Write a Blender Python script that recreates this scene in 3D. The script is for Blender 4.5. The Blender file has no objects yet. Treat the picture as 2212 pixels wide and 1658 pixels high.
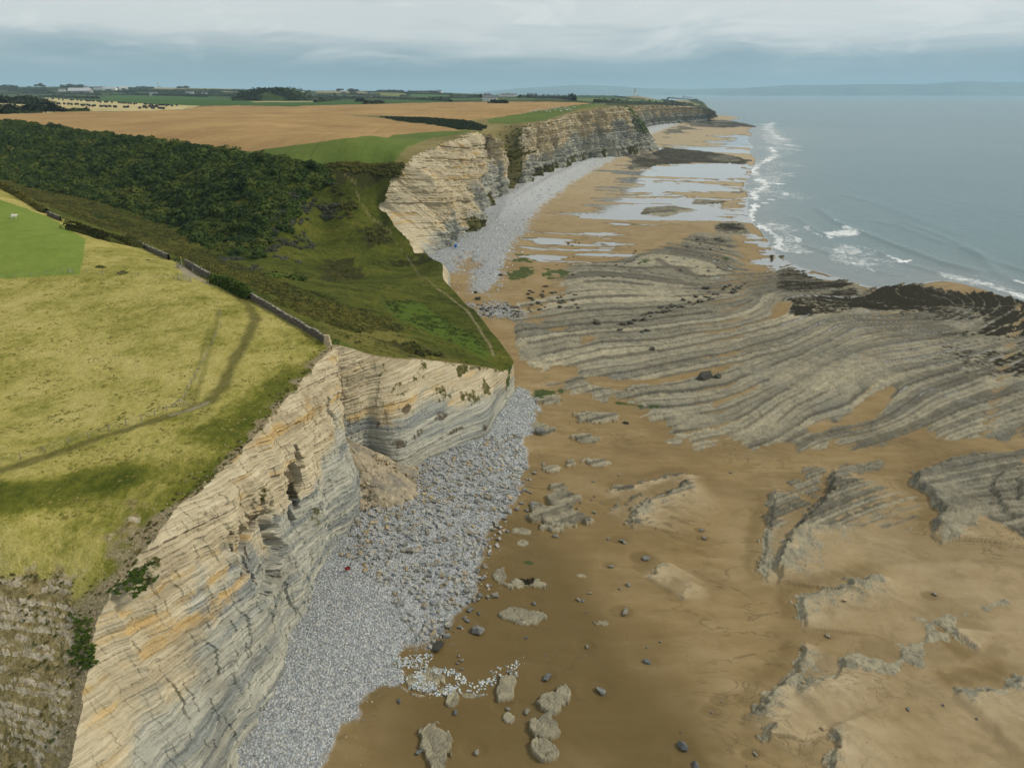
import bpy, bmesh, math, random
import numpy as np
from mathutils import Vector, Matrix
from mathutils.geometry import delaunay_2d_cdt

# ------------------------------------------------------------------ camera, sky, sun, exposure
random.seed(7); RNG = np.random.default_rng(7)
S = bpy.context.scene
COL = S.collection
R = math.radians
HC = 60.0; PITCH = R(23.07); FPX = 1474.0; CX, CY = 1106.0, 829.0
cam = bpy.data.objects.new('camera', bpy.data.cameras.new('camera')); COL.objects.link(cam)
cam.location = (0, 0, HC); cam.rotation_euler = (R(90)-PITCH, 0, 0)
cam.data.sensor_width = 36; cam.data.lens = 36*FPX/2212; cam.data.clip_start = 1; cam.data.clip_end = 120000
S.camera = cam
SUN_ELEV, SUN_AZ = R(40), R(84)          # azimuth measured from +Y (view direction) towards +X
sun = bpy.data.objects.new('sun', bpy.data.lights.new('sun', 'SUN')); COL.objects.link(sun)
sun.data.energy = 2.45; sun.data.angle = R(10); sun.data.color = (1, .91, .76)
sd = Vector((math.sin(SUN_AZ)*math.cos(SUN_ELEV), math.cos(SUN_AZ)*math.cos(SUN_ELEV), math.sin(SUN_ELEV)))
sun.rotation_euler = (-sd).to_track_quat('-Z', 'Y').to_euler(); sun.location = sd*300
S.view_settings.view_transform = 'Standard'; S.view_settings.look = 'None'
S.view_settings.exposure = 0.0; S.view_settings.gamma = 1
S.render.engine = 'CYCLES'
S.cycles.use_denoising = True
S.cycles.max_bounces = 6; S.cycles.volume_bounces = 1; S.cycles.diffuse_bounces = 3
S.cycles.transparent_max_bounces = 6


class NT:
    """small helper for building node trees"""
    def __init__(s, tree): s.t = tree; s.n = tree.nodes; s.l = tree.links
    def node(s, typ, **kw):
        n = s.n.new(typ)
        for k, v in kw.items(): setattr(n, k, v)
        return n
    def put(s, sock, v):
        if isinstance(v, bpy.types.NodeSocket): s.l.new(v, sock)
        elif v is not None:
            if isinstance(v, (tuple, list)) and len(v) == 3 and sock.type == 'RGBA': v = (*v, 1)
            sock.default_value = v
    def math(s, op, a, b=None, c=None, clamp=False):
        n = s.node('ShaderNodeMath', operation=op, use_clamp=clamp)
        for i, v in enumerate((a, b, c)):
            if v is not None: s.put(n.inputs[i], v)
        return n.outputs[0]
    def mix(s, f, a, b, mode='MIX'):
        n = s.node('ShaderNodeMix', data_type='RGBA', blend_type=mode)
        s.put(n.inputs[0], f); s.put(n.inputs[6], a); s.put(n.inputs[7], b)
        return n.outputs[2]
    def noise(s, vec, scale, detail=3, rough=.55, dist=0, out=0):
        n = s.node('ShaderNodeTexNoise'); s.put(n.inputs['Vector'], vec)
        n.inputs['Scale'].default_value = scale; n.inputs['Detail'].default_value = detail
        n.inputs['Roughness'].default_value = rough; n.inputs['Distortion'].default_value = dist
        return n.outputs[out]
    def voro(s, vec, scale, feature='F1', out=0, rand=1):
        n = s.node('ShaderNodeTexVoronoi', feature=feature); s.put(n.inputs['Vector'], vec)
        n.inputs['Scale'].default_value = scale; n.inputs['Randomness'].default_value = rand
        return n.outputs[out]
    def ramp(s, f, lo, hi):          # smooth 0..1 between lo and hi
        n = s.node('ShaderNodeMapRange', interpolation_type='SMOOTHSTEP')
        s.put(n.inputs[0], f); s.put(n.inputs[1], lo); s.put(n.inputs[2], hi)
        return n.outputs[0]
    def colramp(s, f, stops):
        n = s.node('ShaderNodeValToRGB'); e = n.color_ramp.elements
        while len(e) < len(stops): e.new(.5)
        for el, (p, c) in zip(e, stops): el.position = p; el.color = (*c, 1)
        s.put(n.inputs[0], f); return n.outputs[0]
    def attr(s, name): return s.node('ShaderNodeAttribute', attribute_name=name).outputs['Fac']
    def attrc(s, name): return s.node('ShaderNodeAttribute', attribute_name=name).outputs['Color']
    def pos(s): return s.node('ShaderNodeNewGeometry').outputs['Position']
    def map(s, vec, scale=(1, 1, 1), rot=(0, 0, 0)):
        n = s.node('ShaderNodeMapping'); s.put(n.inputs[0], vec)
        n.inputs['Scale'].default_value = scale; n.inputs['Rotation'].default_value = rot
        return n.outputs[0]
    def bump(s, h, strength=.5, dist=.1, normal=None):
        n = s.node('ShaderNodeBump'); n.inputs['Strength'].default_value = strength
        n.inputs['Distance'].default_value = dist; s.put(n.inputs['Height'], h)
        if normal is not None: s.put(n.inputs['Normal'], normal)
        return n.outputs[0]


def material(name, build=None, color=(.5, .5, .5), rough=.85, spec=.3):
    m = bpy.data.materials.new(name); m.use_nodes = True
    t = NT(m.node_tree); b = t.n['Principled BSDF']
    b.inputs['Base Color'].default_value = (*color, 1); b.inputs['Roughness'].default_value = rough
    b.inputs['Specular IOR Level'].default_value = spec
    if build: build(t, b)
    return m


# ---- world: Nishita daylight seen through layered stratus
W = bpy.data.worlds.new('World'); S.world = W; W.use_nodes = True
t = NT(W.node_tree); bg = t.n['Background']
sky = t.node('ShaderNodeTexSky', sky_type='NISHITA', sun_disc=False, sun_elevation=SUN_ELEV, sun_rotation=SUN_AZ,
             altitude=60, air_density=1.2, dust_density=2.0, ozone_density=1.0)
gen = t.node('ShaderNodeTexCoord').outputs['Generated']
sep = t.node('ShaderNodeSeparateXYZ'); t.put(sep.inputs[0], gen); ez = sep.outputs[2]
warp = t.map(gen, (2.2, 2.2, 20))
n1 = t.noise(warp, 1.5, 6, .58, .3)
n2 = t.noise(t.map(gen, (4.5, 4.5, 20)), 1.5, 6, .60, .8)
# grey-blue band near the horizon, paler cloud higher up
lift = t.math('ADD', ez, t.math('MULTIPLY', t.math('SUBTRACT', n1, .5), .11))
base = t.colramp(lift, [(0, (1.85, 3.05, 3.7)), (.016, (2.15, 3.35, 4.0)), (.034, (2.9, 4.1, 4.75)), (.052, (4.6, 5.5, 5.9)), (.08, (7.4, 7.8, 7.8)), (.30, (5.4, 5.8, 5.9)), (1, (5.4, 5.7, 6.0))])
br = t.ramp(n2, .47, .66)
br = t.math('MULTIPLY', br, t.ramp(ez, .022, .06))
cl = t.mix(t.math('MULTIPLY', br, .75), base, (8.4, 8.6, 8.5))
dk = t.math('MULTIPLY', t.ramp(t.noise(t.map(gen, (3, 3, 26)), 1.3, 4, .5, .2), .52, .75), .35)
cl = t.mix(t.math('MULTIPLY', dk, t.ramp(ez, .02, .07)), cl, (2.9, 3.9, 4.5))
out = t.mix(.10, cl, sky.outputs[0])
t.put(bg.inputs[0], out); bg.inputs[1].default_value = .1


# ------------------------------------------------------------------ numeric helpers
cp, sp = math.cos(PITCH), math.sin(PITCH)
def rays(px, py):
    u = (np.asarray(px, float)-CX)/FPX; v = (CY-np.asarray(py, float))/FPX
    return u, cp+v*sp, -sp+v*cp
def at(px, py, z):
    """the place on the level z that the surveyed picture point shows"""
    dx, dy, dz = rays(px, py); k = (z-HC)/dz
    return np.stack([dx*k, dy*k, np.zeros_like(k)+z], -1)
def atl(pts, z): a = np.array(pts, float); return at(a[:, 0], a[:, 1], z)
def at3(pts): a = np.array(pts, float); return at(a[:, 0], a[:, 1], a[:, 2])

def hsh(ix, iy, seed):
    h = (ix.astype(np.int64)*374761393 + iy.astype(np.int64)*668265263 + seed*1274126177) & 0xFFFFFFFF
    h = ((h ^ (h >> 13))*1274126177) & 0xFFFFFFFF
    h = ((h ^ (h >> 16))*2246822519) & 0xFFFFFFFF
    return ((h ^ (h >> 15)) & 0xFFFFFF)/float(0xFFFFFF)
def vn(x, y, seed=0):
    x = np.asarray(x, float); y = np.asarray(y, float)
    ix, iy = np.floor(x), np.floor(y); fx, fy = x-ix, y-iy
    fx = fx*fx*fx*(fx*(fx*6-15)+10); fy = fy*fy*fy*(fy*(fy*6-15)+10)
    a, b = hsh(ix, iy, seed), hsh(ix+1, iy, seed); c, d = hsh(ix, iy+1, seed), hsh(ix+1, iy+1, seed)
    return (a*(1-fx)+b*fx)*(1-fy)+(c*(1-fx)+d*fx)*fy
def fbm(x, y, o=4, seed=0, g=.5):
    r = 0; a = 1; s = 0
    for k in range(o):
        r = r+a*vn(x*2**k+17.3*k, y*2**k-9.1*k, seed+k*13); s += a; a *= g
    return r/s
def worley(x, y, seed=0):
    ix, iy = np.floor(x), np.floor(y); f1 = np.full(x.shape, 9.); f2 = f1.copy(); cid = np.zeros(x.shape)
    for dx in (-1, 0, 1):
        for dy in (-1, 0, 1):
            jx, jy = ix+dx, iy+dy
            d = np.hypot(jx+hsh(jx, jy, seed)-x, jy+hsh(jx, jy, seed+5)-y); k = d < f1
            f2 = np.where(k, f1, np.minimum(f2, d)); cid = np.where(k, hsh(jx, jy, seed+9), cid); f1 = np.where(k, d, f1)
    return f1, f2, cid
def sst(x, a, b):
    t_ = np.clip((x-a)/(b-a), 0, 1); return t_*t_*(3-2*t_)
def pol(x, y): return np.arctan2(x, y), np.log(np.hypot(x, y))

def seg_dist(px, py, poly, closed=True):
    """distance to a polyline, side sign of the nearest segment, and even-odd inside test"""
    n = len(poly); d2 = np.full(px.shape, 1e18); side = np.ones(px.shape); ins = np.zeros(px.shape, bool)
    for i in range(n if closed else n-1):
        ax, ay = poly[i][:2]; bx, by = poly[(i+1) % n][:2]; ex, ey = bx-ax, by-ay
        L = ex*ex+ey*ey+1e-12; tt = np.clip(((px-ax)*ex+(py-ay)*ey)/L, 0, 1)
        dd = (px-ax-tt*ex)**2+(py-ay-tt*ey)**2; k = dd < d2
        side = np.where(k, np.sign(ex*(py-ay)-ey*(px-ax)), side); d2 = np.where(k, dd, d2)
        if closed:
            c = (ay > py) != (by > py)
            ins ^= c & (px < (bx-ax)*(py-ay)/(by-ay+1e-30)+ax)
    return np.sqrt(d2), side, ins
def sdp(X, Y, poly, pad):
    """signed distance (positive inside), computed only near the polygon"""
    poly = np.asarray(poly)[:, :2]; r = np.full(X.shape, -1e3)
    lo, hi = poly.min(0)-pad, poly.max(0)+pad
    k = (X > lo[0]) & (X < hi[0]) & (Y > lo[1]) & (Y < hi[1])
    if k.any():
        d, s_, i = seg_dist(X[k], Y[k], poly); r[k] = np.where(i, d, -d)
    return r
def arcfade(X, Y, line, frac=.16):
    """1 along a polyline, fading to 0 towards and beyond its two ends"""
    line = np.asarray(line)[:, :2]; L = np.r_[0, np.cumsum(np.linalg.norm(np.diff(line, axis=0), axis=1))]; L /= L[-1]
    d2 = np.full(X.shape, 1e18); ar = np.zeros(X.shape)
    for i in range(len(line)-1):
        a, e = line[i], line[i+1]-line[i]; t_ = np.clip(((X-a[0])*e[0]+(Y-a[1])*e[1])/(e@e), 0, 1)
        dd = (X-a[0]-t_*e[0])**2+(Y-a[1]-t_*e[1])**2; k = dd < d2
        d2 = np.where(k, dd, d2); ar = np.where(k, L[i]+t_*(L[i+1]-L[i]), ar)
    return sst(ar, 0, frac)*sst(1-ar, 0, frac)
def sdl(X, Y, line, pad):
    line = np.asarray(line)[:, :2]; r = np.full(X.shape, 1e3); sg = np.ones(X.shape)
    lo, hi = line.min(0)-pad, line.max(0)+pad
    k = (X > lo[0]) & (X < hi[0]) & (Y > lo[1]) & (Y < hi[1])
    if k.any(): r[k], sg[k], _ = seg_dist(X[k], Y[k], line, False)
    return r, sg
def crom(P, tq):
    """Catmull-Rom through the rows of P at parameters tq (0..n-1)"""
    P = np.asarray(P, float); n = len(P); i = np.clip(np.floor(tq).astype(int), 0, n-2); f = (tq-i)[:, None]
    p0, p1, p2, p3 = P[np.maximum(i-1, 0)], P[i], P[i+1], P[np.minimum(i+2, n-1)]
    m1, m2 = (p2-p0)*.35, (p3-p1)*.35
    return (2*f**3-3*f**2+1)*p1+(f**3-2*f**2+f)*m1+(-2*f**3+3*f**2)*p2+(f**3-f**2)*m2

class Field:
    """smooth surface through scattered values, in (bearing, log distance) about the survey point"""
    def __init__(s, xy, val, a0, a1, r0, r1, n=420, lam=1e-4, ka=2.2):
        a, l = pol(xy[:, 0], xy[:, 1]); q = np.stack([a*ka, l], 1); m = len(q)
        K = s.k(q, q)+np.eye(m)*lam; P = np.c_[np.ones(m), q]
        A = np.block([[K, P], [P.T, np.zeros((3, 3))]])
        w = np.linalg.solve(A, np.r_[val, 0, 0, 0])
        s.a = (a0, a1); s.l = (math.log(r0), math.log(r1)); s.n = n
        ga, gl = np.meshgrid(np.linspace(a0, a1, n), np.linspace(*s.l, n), indexing='ij')
        g = np.stack([ga.ravel()*ka, gl.ravel()], 1); o = np.zeros(len(g))
        for c in range(0, len(g), 20000):
            o[c:c+20000] = s.k(g[c:c+20000], q)@w[:m]+np.c_[np.ones(len(g[c:c+20000])), g[c:c+20000]]@w[m:]
        s.g = o.reshape(n, n)
    @staticmethod
    def k(p, q):
        d = ((p[:, None]-q[None])**2).sum(2); return .5*d*np.log(d+1e-12)
    def __call__(s, X, Y):
        a, l = pol(X, Y); n = s.n
        i = np.clip((a-s.a[0])/(s.a[1]-s.a[0])*(n-1), 0, n-1.001); j = np.clip((l-s.l[0])/(s.l[1]-s.l[0])*(n-1), 0, n-1.001)
        i0, j0 = i.astype(int), j.astype(int); f, g = i-i0, j-j0; G = s.g
        return (G[i0, j0]*(1-f)+G[i0+1, j0]*f)*(1-g)+(G[i0, j0+1]*(1-f)+G[i0+1, j0+1]*f)*g

def mesh_obj(name, V, Fc, mat=None, attrs=None, smooth=True, parent=None, kind=None, link=True):
    """one mesh object from numpy vertices and a face array (n x 3 or n x 4)"""
    me = bpy.data.meshes.new(name); V = np.asarray(V, np.float32); Fc = np.asarray(Fc, np.int32); k = Fc.shape[1]
    me.vertices.add(len(V)); me.vertices.foreach_set('co', V.ravel())
    me.loops.add(Fc.size); me.loops.foreach_set('vertex_index', Fc.ravel())
    me.polygons.add(len(Fc)); me.polygons.foreach_set('loop_start', np.arange(0, Fc.size, k, dtype=np.int32))
    me.polygons.foreach_set('loop_total', np.full(len(Fc), k, np.int32))
    me.polygons.foreach_set('use_smooth', np.full(len(Fc), smooth))
    for nm, v in (attrs or {}).items():
        v = np.asarray(v, np.float32)
        if v.ndim == 1: me.attributes.new(nm, 'FLOAT', 'POINT').data.foreach_set('value', v)
        else:
            c = np.ones((len(v), 4), np.float32); c[:, :3] = v
            me.attributes.new(nm, 'FLOAT_COLOR', 'POINT').data.foreach_set('color', c.ravel())
    me.update(calc_edges=True); me.validate()
    if mat: me.materials.append(mat)
    o = bpy.data.objects.new(name, me)
    if link: COL.objects.link(o)
    if parent: o.parent = parent
    if kind: o['kind'] = kind
    return o
def grid_faces(nr, nc):
    i = np.arange(nr*nc).reshape(nr, nc)
    return np.stack([i[:-1, :-1], i[:-1, 1:], i[1:, 1:], i[1:, :-1]], -1).reshape(-1, 4)
def tag(o, label, cat, group=None, kind=None):
    o['label'] = label; o['category'] = cat
    if group: o['group'] = group
    if kind: o['kind'] = kind
    return o
def empty(name, loc, rz=0):
    o = bpy.data.objects.new(name, None); COL.objects.link(o); o.location = loc; o.rotation_euler = (0, 0, rz)
    o.empty_display_size = .3
    return o
# ------------------------------------------------------------------ the lie of the land
W3 = lambda *a: np.array(a, float)
CL1 = dict(  # near cliff: world stations (top xyz ; base xyz), from behind the camera to the re-entrant corner
    top=W3((-38, 8, 8), (-33, 20, 10), (-31, 29, 15), (-30.6, 34, 18), (-31.3, 39.6, 22), (-30, 45, 25.7), (-29.4, 50.8, 27), (-28.5, 54.5, 27), (-27.3, 66, 27), (-26.2, 80, 27), (-25.2, 92, 27)),
    base=W3((-30, 6, 3), (-27.5, 18, 3.2), (-26.5, 27, 3.6), (-25.8, 33, 4), (-25.6, 38, 4), (-25.4, 43.6, 4), (-24.8, 50, 4), (-24.4, 55, 4), (-23.4, 65, 4.3), (-22.0, 80, 4.8), (-25.2, 92.5, 5)))
CL2 = dict(top=np.r_[at3([(722, 745, 27), (800, 765, 23.5), (890, 775, 20), (960, 781, 17.5), (1020, 790, 15), (1060, 796, 12.8), (1088, 800, 11.2), (1110, 782, 10.5)])],
           base=np.r_[[(-25.2, 92.5, 5)], [(-22.4, 94.5, 5)], at3([(868, 1028, 4.6), (935, 990, 4), (1000, 962, 3.6), (1055, 941, 3.4), (1074, 900, 3), (1112, 848, 2.6)])])
lip = at3([(1110, 782, 10.5), (1085, 745, 10.5), (1060, 715, 10), (1028, 672, 9.3), (1008, 659, 9), (985, 632, 8.3), (957, 602, 7.6), (955, 570, 7), (921, 550, 6.6), (896, 547, 6.5)])
tg = np.gradient(lip[:, :2], axis=0); tg /= np.linalg.norm(tg, axis=1)[:, None]
lb = lip.copy(); lb[:, 0] += tg[:, 1]*2.2; lb[:, 1] -= tg[:, 0]*2.2; lb[:, 2] = 3
lb[0] = CL2['base'][-1]; lb[-1] = at(921, 552, 4)
CL3 = dict(top=lip, base=lb)
CL23 = dict(top=np.r_[[(-30, 89.5, 27)], CL2['top'], lip[1:]], base=np.r_[[(-30, 90, 5)], CL2['base'], lb[1:]])
CL4 = dict(top=np.r_[at3([(896, 547, 6.5), (882, 513, 11), (857, 488, 14.5), (846, 468, 17.5), (822, 447, 20), (830, 427, 23.5), (846, 392, 29), (870, 355, 34.5), (885, 333, 36.5), (915, 322, 37.4), (943, 317, 38), (960, 307, 38.5), (998, 297, 39), (1040, 287, 39.5), (1062, 290, 39.5), (1098, 343, 22), (1122, 272, 40.5), (1150, 267, 41.1), (1175, 262, 41.8), (1215, 250, 43.4), (1250, 243, 45), (1320, 230, 48.8)]), [(118, 765, 48), (112, 830, 46), (132, 950, 44.5), (165, 1110, 44)]],
           base=np.r_[at3([(921, 552, 4), (926, 551, 4.5), (930, 550, 4.5), (936, 548, 4.5), (945, 545, 4.5), (955, 540, 4.5), (968, 533, 4.5), (985, 524, 4.8), (1000, 516, 5), (1012, 494, 5), (1018, 480, 5), (1024, 470, 5), (1036, 456, 5), (1058, 440, 5), (1078, 428, 5), (1094, 419, 5), (1130, 397, 5), (1150, 388, 5), (1180, 375, 5), (1225, 359, 5), (1270, 346, 5), (1332, 337, 5), (1404, 325, 4)]), [(160, 835, 4), (165, 950, 4), (190, 1110, 5)]])
CL5 = dict(top=np.r_[[(165, 1110, 44)], at3([(1333, 228, 43.6), (1375, 227, 42), (1420, 226, 40.4), (1470, 228, 37), (1519, 233, 32), (1541, 240, 23)]), [(520, 2000, 30), (668, 2640, 36), (640, 3300, 34)]],
           base=np.r_[[(190, 1110, 5)], at3([(1373, 283, 5), (1392, 275, 5), (1420, 267, 5), (1470, 264, 5), (1508, 262, 5), (1546, 252, 3)]), [(535, 2000, 2), (684, 2640, 1), (655, 3300, 1)]])
ctrl = [(0, 1170, 27), (100, 1140, 27), (200, 1108, 27), (300, 1085, 27), (0, 900, 27.6), (300, 850, 27.4), (0, 700, 28.6), (300, 650, 28.4), (390, 570, 28.4), (460, 605, 28), (545, 645, 27.6), (640, 700, 27.2),
        (0, 600, 29.2), (150, 500, 30.8), (60, 440, 31.7), (0, 400, 33), (500, 850, 27.2), (600, 780, 27.2), (0, 1500, 19.1), (100, 1500, 19.4), (0, 1650, 15.5), (120, 1600, 17.6), (100, 1350, 22.6), (0, 1350, 22.6), (190, 1300, 24), (0, 1250, 25), (200, 1200, 26),
        (800, 700, 19), (900, 700, 14), (1000, 740, 12.5), (850, 650, 12.5), (700, 650, 19.5), (600, 600, 19.5), (800, 610, 9.2), (650, 570, 11.2), (900, 600, 7.8), (500, 520, 14), (350, 455, 17), (150, 400, 21), (0, 372, 24),
        (700, 500, 13.5), (740, 420, 25), (800, 520, 11), (840, 510, 11.5), (0, 265, 41), (120, 275, 39.5), (240, 290, 38), (360, 306, 37), (470, 320, 36), (560, 336, 35.5), (650, 350, 35), (780, 352, 35), (620, 450, 22.5), (420, 390, 27), (250, 345, 30), (80, 310, 34),
        (800, 300, 37.5), (900, 270, 39.5), (1000, 262, 40.5), (700, 250, 42), (440, 230, 44), (0, 245, 44), (200, 242, 44), (0, 225, 48), (800, 222, 46), (1230, 222, 47.5), (1100, 245, 43.5), (1120, 262, 41.3),
        (1060, 300, 33), (1020, 268, 39.5), (1300, 221, 46.5), (1440, 222, 39)]
def atk(px, py, k): dx, dy, dz = rays(px, py); return np.array([dx*k, dy*k, HC+dz*k])      # at a surveyed range
farp = [(620, 215, 1700), (0, 210, 2000), (300, 215, 1500), (1000, 215, 1700), (620, 196, 3800), (0, 189, 3800), (200, 188, 3800), (340, 189.5, 3800), (480, 192, 3800), (800, 198, 3800), (1000, 203.5, 3800), (1120, 208, 3400), (1230, 208, 3300), (1400, 209, 3200), (1500, 219.5, 2400), (0, 200, 2800), (620, 205, 2700), (900, 208, 2600)]
cw = np.r_[at3(ctrl), [atk(*q) for q in farp]]
extra = W3((-60, 12, 12), (-90, 20, 19), (-60, 30, 18), (-60, 45, 26.6), (-110, 50, 27), (-150, 100, 29), (-200, 160, 33), (-260, 240, 35), (-420, 330, 41), (-700, 500, 46), (-1500, 1000, 50), (-2600, 1500, 60),
           (-3600, 2400, 70), (-4000, 5500, 35), (-2000, 6000, 30), (300, 4500, 15), (-600, 5200, 15), (1000, 4300, 15), (60, 1000, 46), (100, 1600, 47), (300, 2200, 44))
ZL = np.concatenate([cw, extra] + [c['top'] for c in (CL1, CL2, CL3, CL4, CL5)])
LAND = Field(ZL[:, :2], ZL[:, 2], R(-108), R(62), 6, 8000, n=520, lam=3e-4)
def landz(X, Y):
    X = np.asarray(X, float); Y = np.asarray(Y, float); r = np.hypot(X, Y)
    z = LAND(X, Y)
    a = np.clip(r/500, .04, 1)
    return z+a*1.2*(fbm(X/(14*a+3), Y/(14*a+3), 3, 71)-.5)
def onland(px, py, lo=25, hi=6500):
    """where the sight line to a surveyed picture point first meets the land"""
    dx, dy, dz = rays(px, py); k = np.geomspace(lo, hi, 1500)
    g = HC+dz*k-LAND(dx*k, dy*k); i = np.argmax(g < 0)
    if not (g < 0).any(): i = len(k)-1
    a, b = k[max(i-1, 0)], k[i]
    for _ in range(20):
        m = (a+b)/2
        if HC+dz*m-float(LAND(np.array([dx*m]), np.array([dy*m]))[0]) < 0: b = m
        else: a = m
    return np.array([dx*b, dy*b, HC+dz*b])
def lpoly(pts, sub=4):
    """a field outline: picture points taken down to the ground, edges subdivided"""
    o = []
    for i in range(len(pts)):
        a, b = pts[i], pts[(i+1) % len(pts)]
        for k in range(sub): o.append(onland(a[0]+(b[0]-a[0])*k/sub, a[1]+(b[1]-a[1])*k/sub))
    return np.array(o)
def lline(pts, sub=4):
    o = []
    for a, b in zip(pts[:-1], pts[1:]):
        for k in range(sub): o.append(onland(a[0]+(b[0]-a[0])*k/sub, a[1]+(b[1]-a[1])*k/sub))
    o.append(onland(*pts[-1])); return np.array(o)

# ------------------------------------------------------------------ beach levels
bc = np.r_[CL1['base'], CL2['base'], CL3['base'], CL4['base'], CL5['base'][:7],
           at3([(700, 1640, 2.6), (830, 1490, 2.5), (960, 1370, 2.4), (1045, 1250, 2.3), (1066, 1137, 2.3), (1130, 1070, 2.2), (1138, 990, 2.2), (1160, 890, 2.2), (1117, 840, 2.3)]),
           at3([(1340, 360, 3), (1230, 402, 2.8), (1140, 492, 2.6), (1090, 575, 2.4), (1060, 640, 2.3)]),
           at3([(1700, 1640, 1.2), (2212, 1640, 1.0), (2212, 1300, .9), (1600, 1250, 1.2), (1400, 1000, 1.5), (1800, 1000, 1.0), (2212, 1000, .8), (1300, 850, 1.6), (1700, 800, 1.0), (2212, 800, .6), (1250, 700, 1.6), (1500, 650, 1.1), (1150, 620, 2), (1300, 500, 1.3), (1400, 430, 1.0), (1500, 380, .8), (1400, 345, 1.6), (1500, 300, 1.4), (1550, 280, 1.0), (1560, 262, .6)]),
           at3([(2212, 655, .05), (2130, 625, 0), (2045, 603, 0), (1985, 615, -.05), (1880, 615, -.1), (1800, 590, -.05), (1720, 572, -.05), (1680, 545, -.05), (1660, 510, -.05), (1640, 490, -.05), (1620, 450, -.05), (1622, 420, -.05), (1632, 380, -.05), (1640, 345, -.05), (1634, 318, -.05), (1637, 290, -.05), (1632, 275, -.05), (1580, 258, -.1), (1565, 250, -.2)]),
           at3([(2212, 600, -3), (2050, 560, -3), (1800, 500, -3), (1720, 400, -3), (1700, 330, -3), (1700, 280, -3), (1640, 250, -3), (1800, 350, -5), (2212, 400, -6), (2000, 300, -6)]),
           W3((-20, 15, 2.6), (0, 20, 2), (40, 20, 1.2), (80, 40, 1), (110, 80, .8), (200, 120, .3), (300, 200, -1), (500, 300, -6), (700, 2000, -1.5), (800, 2600, -2), (-10, 140, 3.5), (-25, 200, 4.5))]
BEACH = Field(bc[:, :2], bc[:, 2], R(-70), R(68), 6, 4000, n=420, lam=3e-3)

# ------------------------------------------------------------------ cliffs
def build_cliff(name, C, rows, dens, amp, strata, dipf, seed, p=1.6, scr=0.0, inset=None, rgh=.5):
    T, B = C['top'], C['base']; mid = (T+B)/2; d = np.hypot(mid[:, 0], mid[:, 1])
    tt = np.linspace(0, len(T)-1, 4000); M = crom(mid, tt); dd = np.hypot(M[:, 0], M[:, 1])
    st = np.linalg.norm(np.diff(M, axis=0), axis=1)/(np.maximum(dd[:-1], 25)*dens)
    cum = np.r_[0, np.cumsum(st)]; n = int(cum[-1])+2; tq = np.interp(np.linspace(0, cum[-1], n), cum, tt)
    Tp, Bp = crom(T, tq), crom(B, tq)
    Tp[:, 2] = landz(Tp[:, 0], Tp[:, 1])
    Bp[:, 2] = np.minimum(Bp[:, 2], Tp[:, 2]-1)
    arc = np.r_[0, np.cumsum(np.linalg.norm(np.diff((Tp+Bp)[:, :2]/2, axis=0), axis=1))]
    tan = np.gradient((Tp+Bp)[:, :2]/2, axis=0)
    kk = max(3, n//60)
    ker = np.ones(2*kk+1)/(2*kk+1)
    for c in range(2): tan[:, c] = np.convolve(np.pad(tan[:, c], kk, 'edge'), ker, 'valid')
    tan /= np.linalg.norm(tan, axis=1)[:, None]+1e-9
    nrm = np.stack([tan[:, 1], -tan[:, 0]], 1)               # seaward
    v = np.linspace(-.12, 1, rows)[:, None]; vc = np.clip(v, 0, 1)
    g = vc**p
    g = g*(1-scr*0)+0
    X = Bp[None, :, 0]*(1-g)+Tp[None, :, 0]*g; Y = Bp[None, :, 1]*(1-g)+Tp[None, :, 1]*g
    H = Tp[:, 2]-Bp[:, 2]; Z = Bp[None, :, 2]+v*H[None]
    A = np.broadcast_to(arc[None], Z.shape); sc = np.clip(H/20, .25, 1.6)[None]
    zl = Z+dipf(X, Y)+.35*(fbm(A/16, Z/16, 2, seed+3)-.5)
    env = sst(v, -.12, .02)*(1-sst(v, .92, 1.0)*.40)
    ca = A/2.4+.8*fbm(A/5, Z/3.5, 2, seed+20); cb = A/.85+.6*fbm(A/2, Z/1.5, 2, seed+21)
    blk = .20*amp*(hsh(np.floor(ca), np.floor(Z/4.2+hsh(np.floor(ca), np.floor(ca)*0, seed+22)*3), seed+23)-.5)+.13*amp*(hsh(np.floor(cb), np.floor(Z/1.3+hsh(np.floor(cb), np.floor(cb)*0, seed+24)*3), seed+25)-.5)
    bt = amp*(fbm(A/11, Z/30, 3, seed+1)-.5)*2.2+amp*.22*(np.abs(fbm(A/3.6, Z/15, 3, seed+2)-.5)*-4+.5)+blk
    lay = zl/strata; li = np.floor(lay); lf = lay-li
    prot = hsh(li, np.zeros_like(li), seed+4)*.75+.5*vn(A/2.2, li*7.3, seed+5)+.25*hsh(li, np.floor(A/.9+3*hsh(li, li, 3)), seed+6)
    lay2 = zl/(strata*3.7); prot2 = hsh(np.floor(lay2), np.zeros_like(lay2), seed+8)
    D = env*sc*(bt+(prot-.7)*strata*.95*(.45+.9*vn(A/7, Z/5, seed+11))+(prot2-.5)*strata*1.6-.10*strata*sst(lf, .8, .95)+rgh*strata*(fbm(A/.7, Z/.45, 3, seed+7)-.5))
    if inset is not None: D = D-inset(X, Y, Z, A)
    X = X+D*nrm[None, :, 0]; Y = Y+D*nrm[None, :, 1]
    Z = Z+(landz(X[-1], Y[-1])-Z[-1])[None]*sst(v, .80, 1.0)
    V = np.stack([X, Y, Z], -1)
    att = dict(lay=np.broadcast_to(zl, Z.shape).ravel(), arc=A.ravel(), hv=np.broadcast_to(vc, Z.shape).ravel(), hz=(Z-Bp[None, :, 2]).ravel(), top=np.broadcast_to(Tp[None, :, 2]-Z, Z.shape).ravel())
    return V, att
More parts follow.
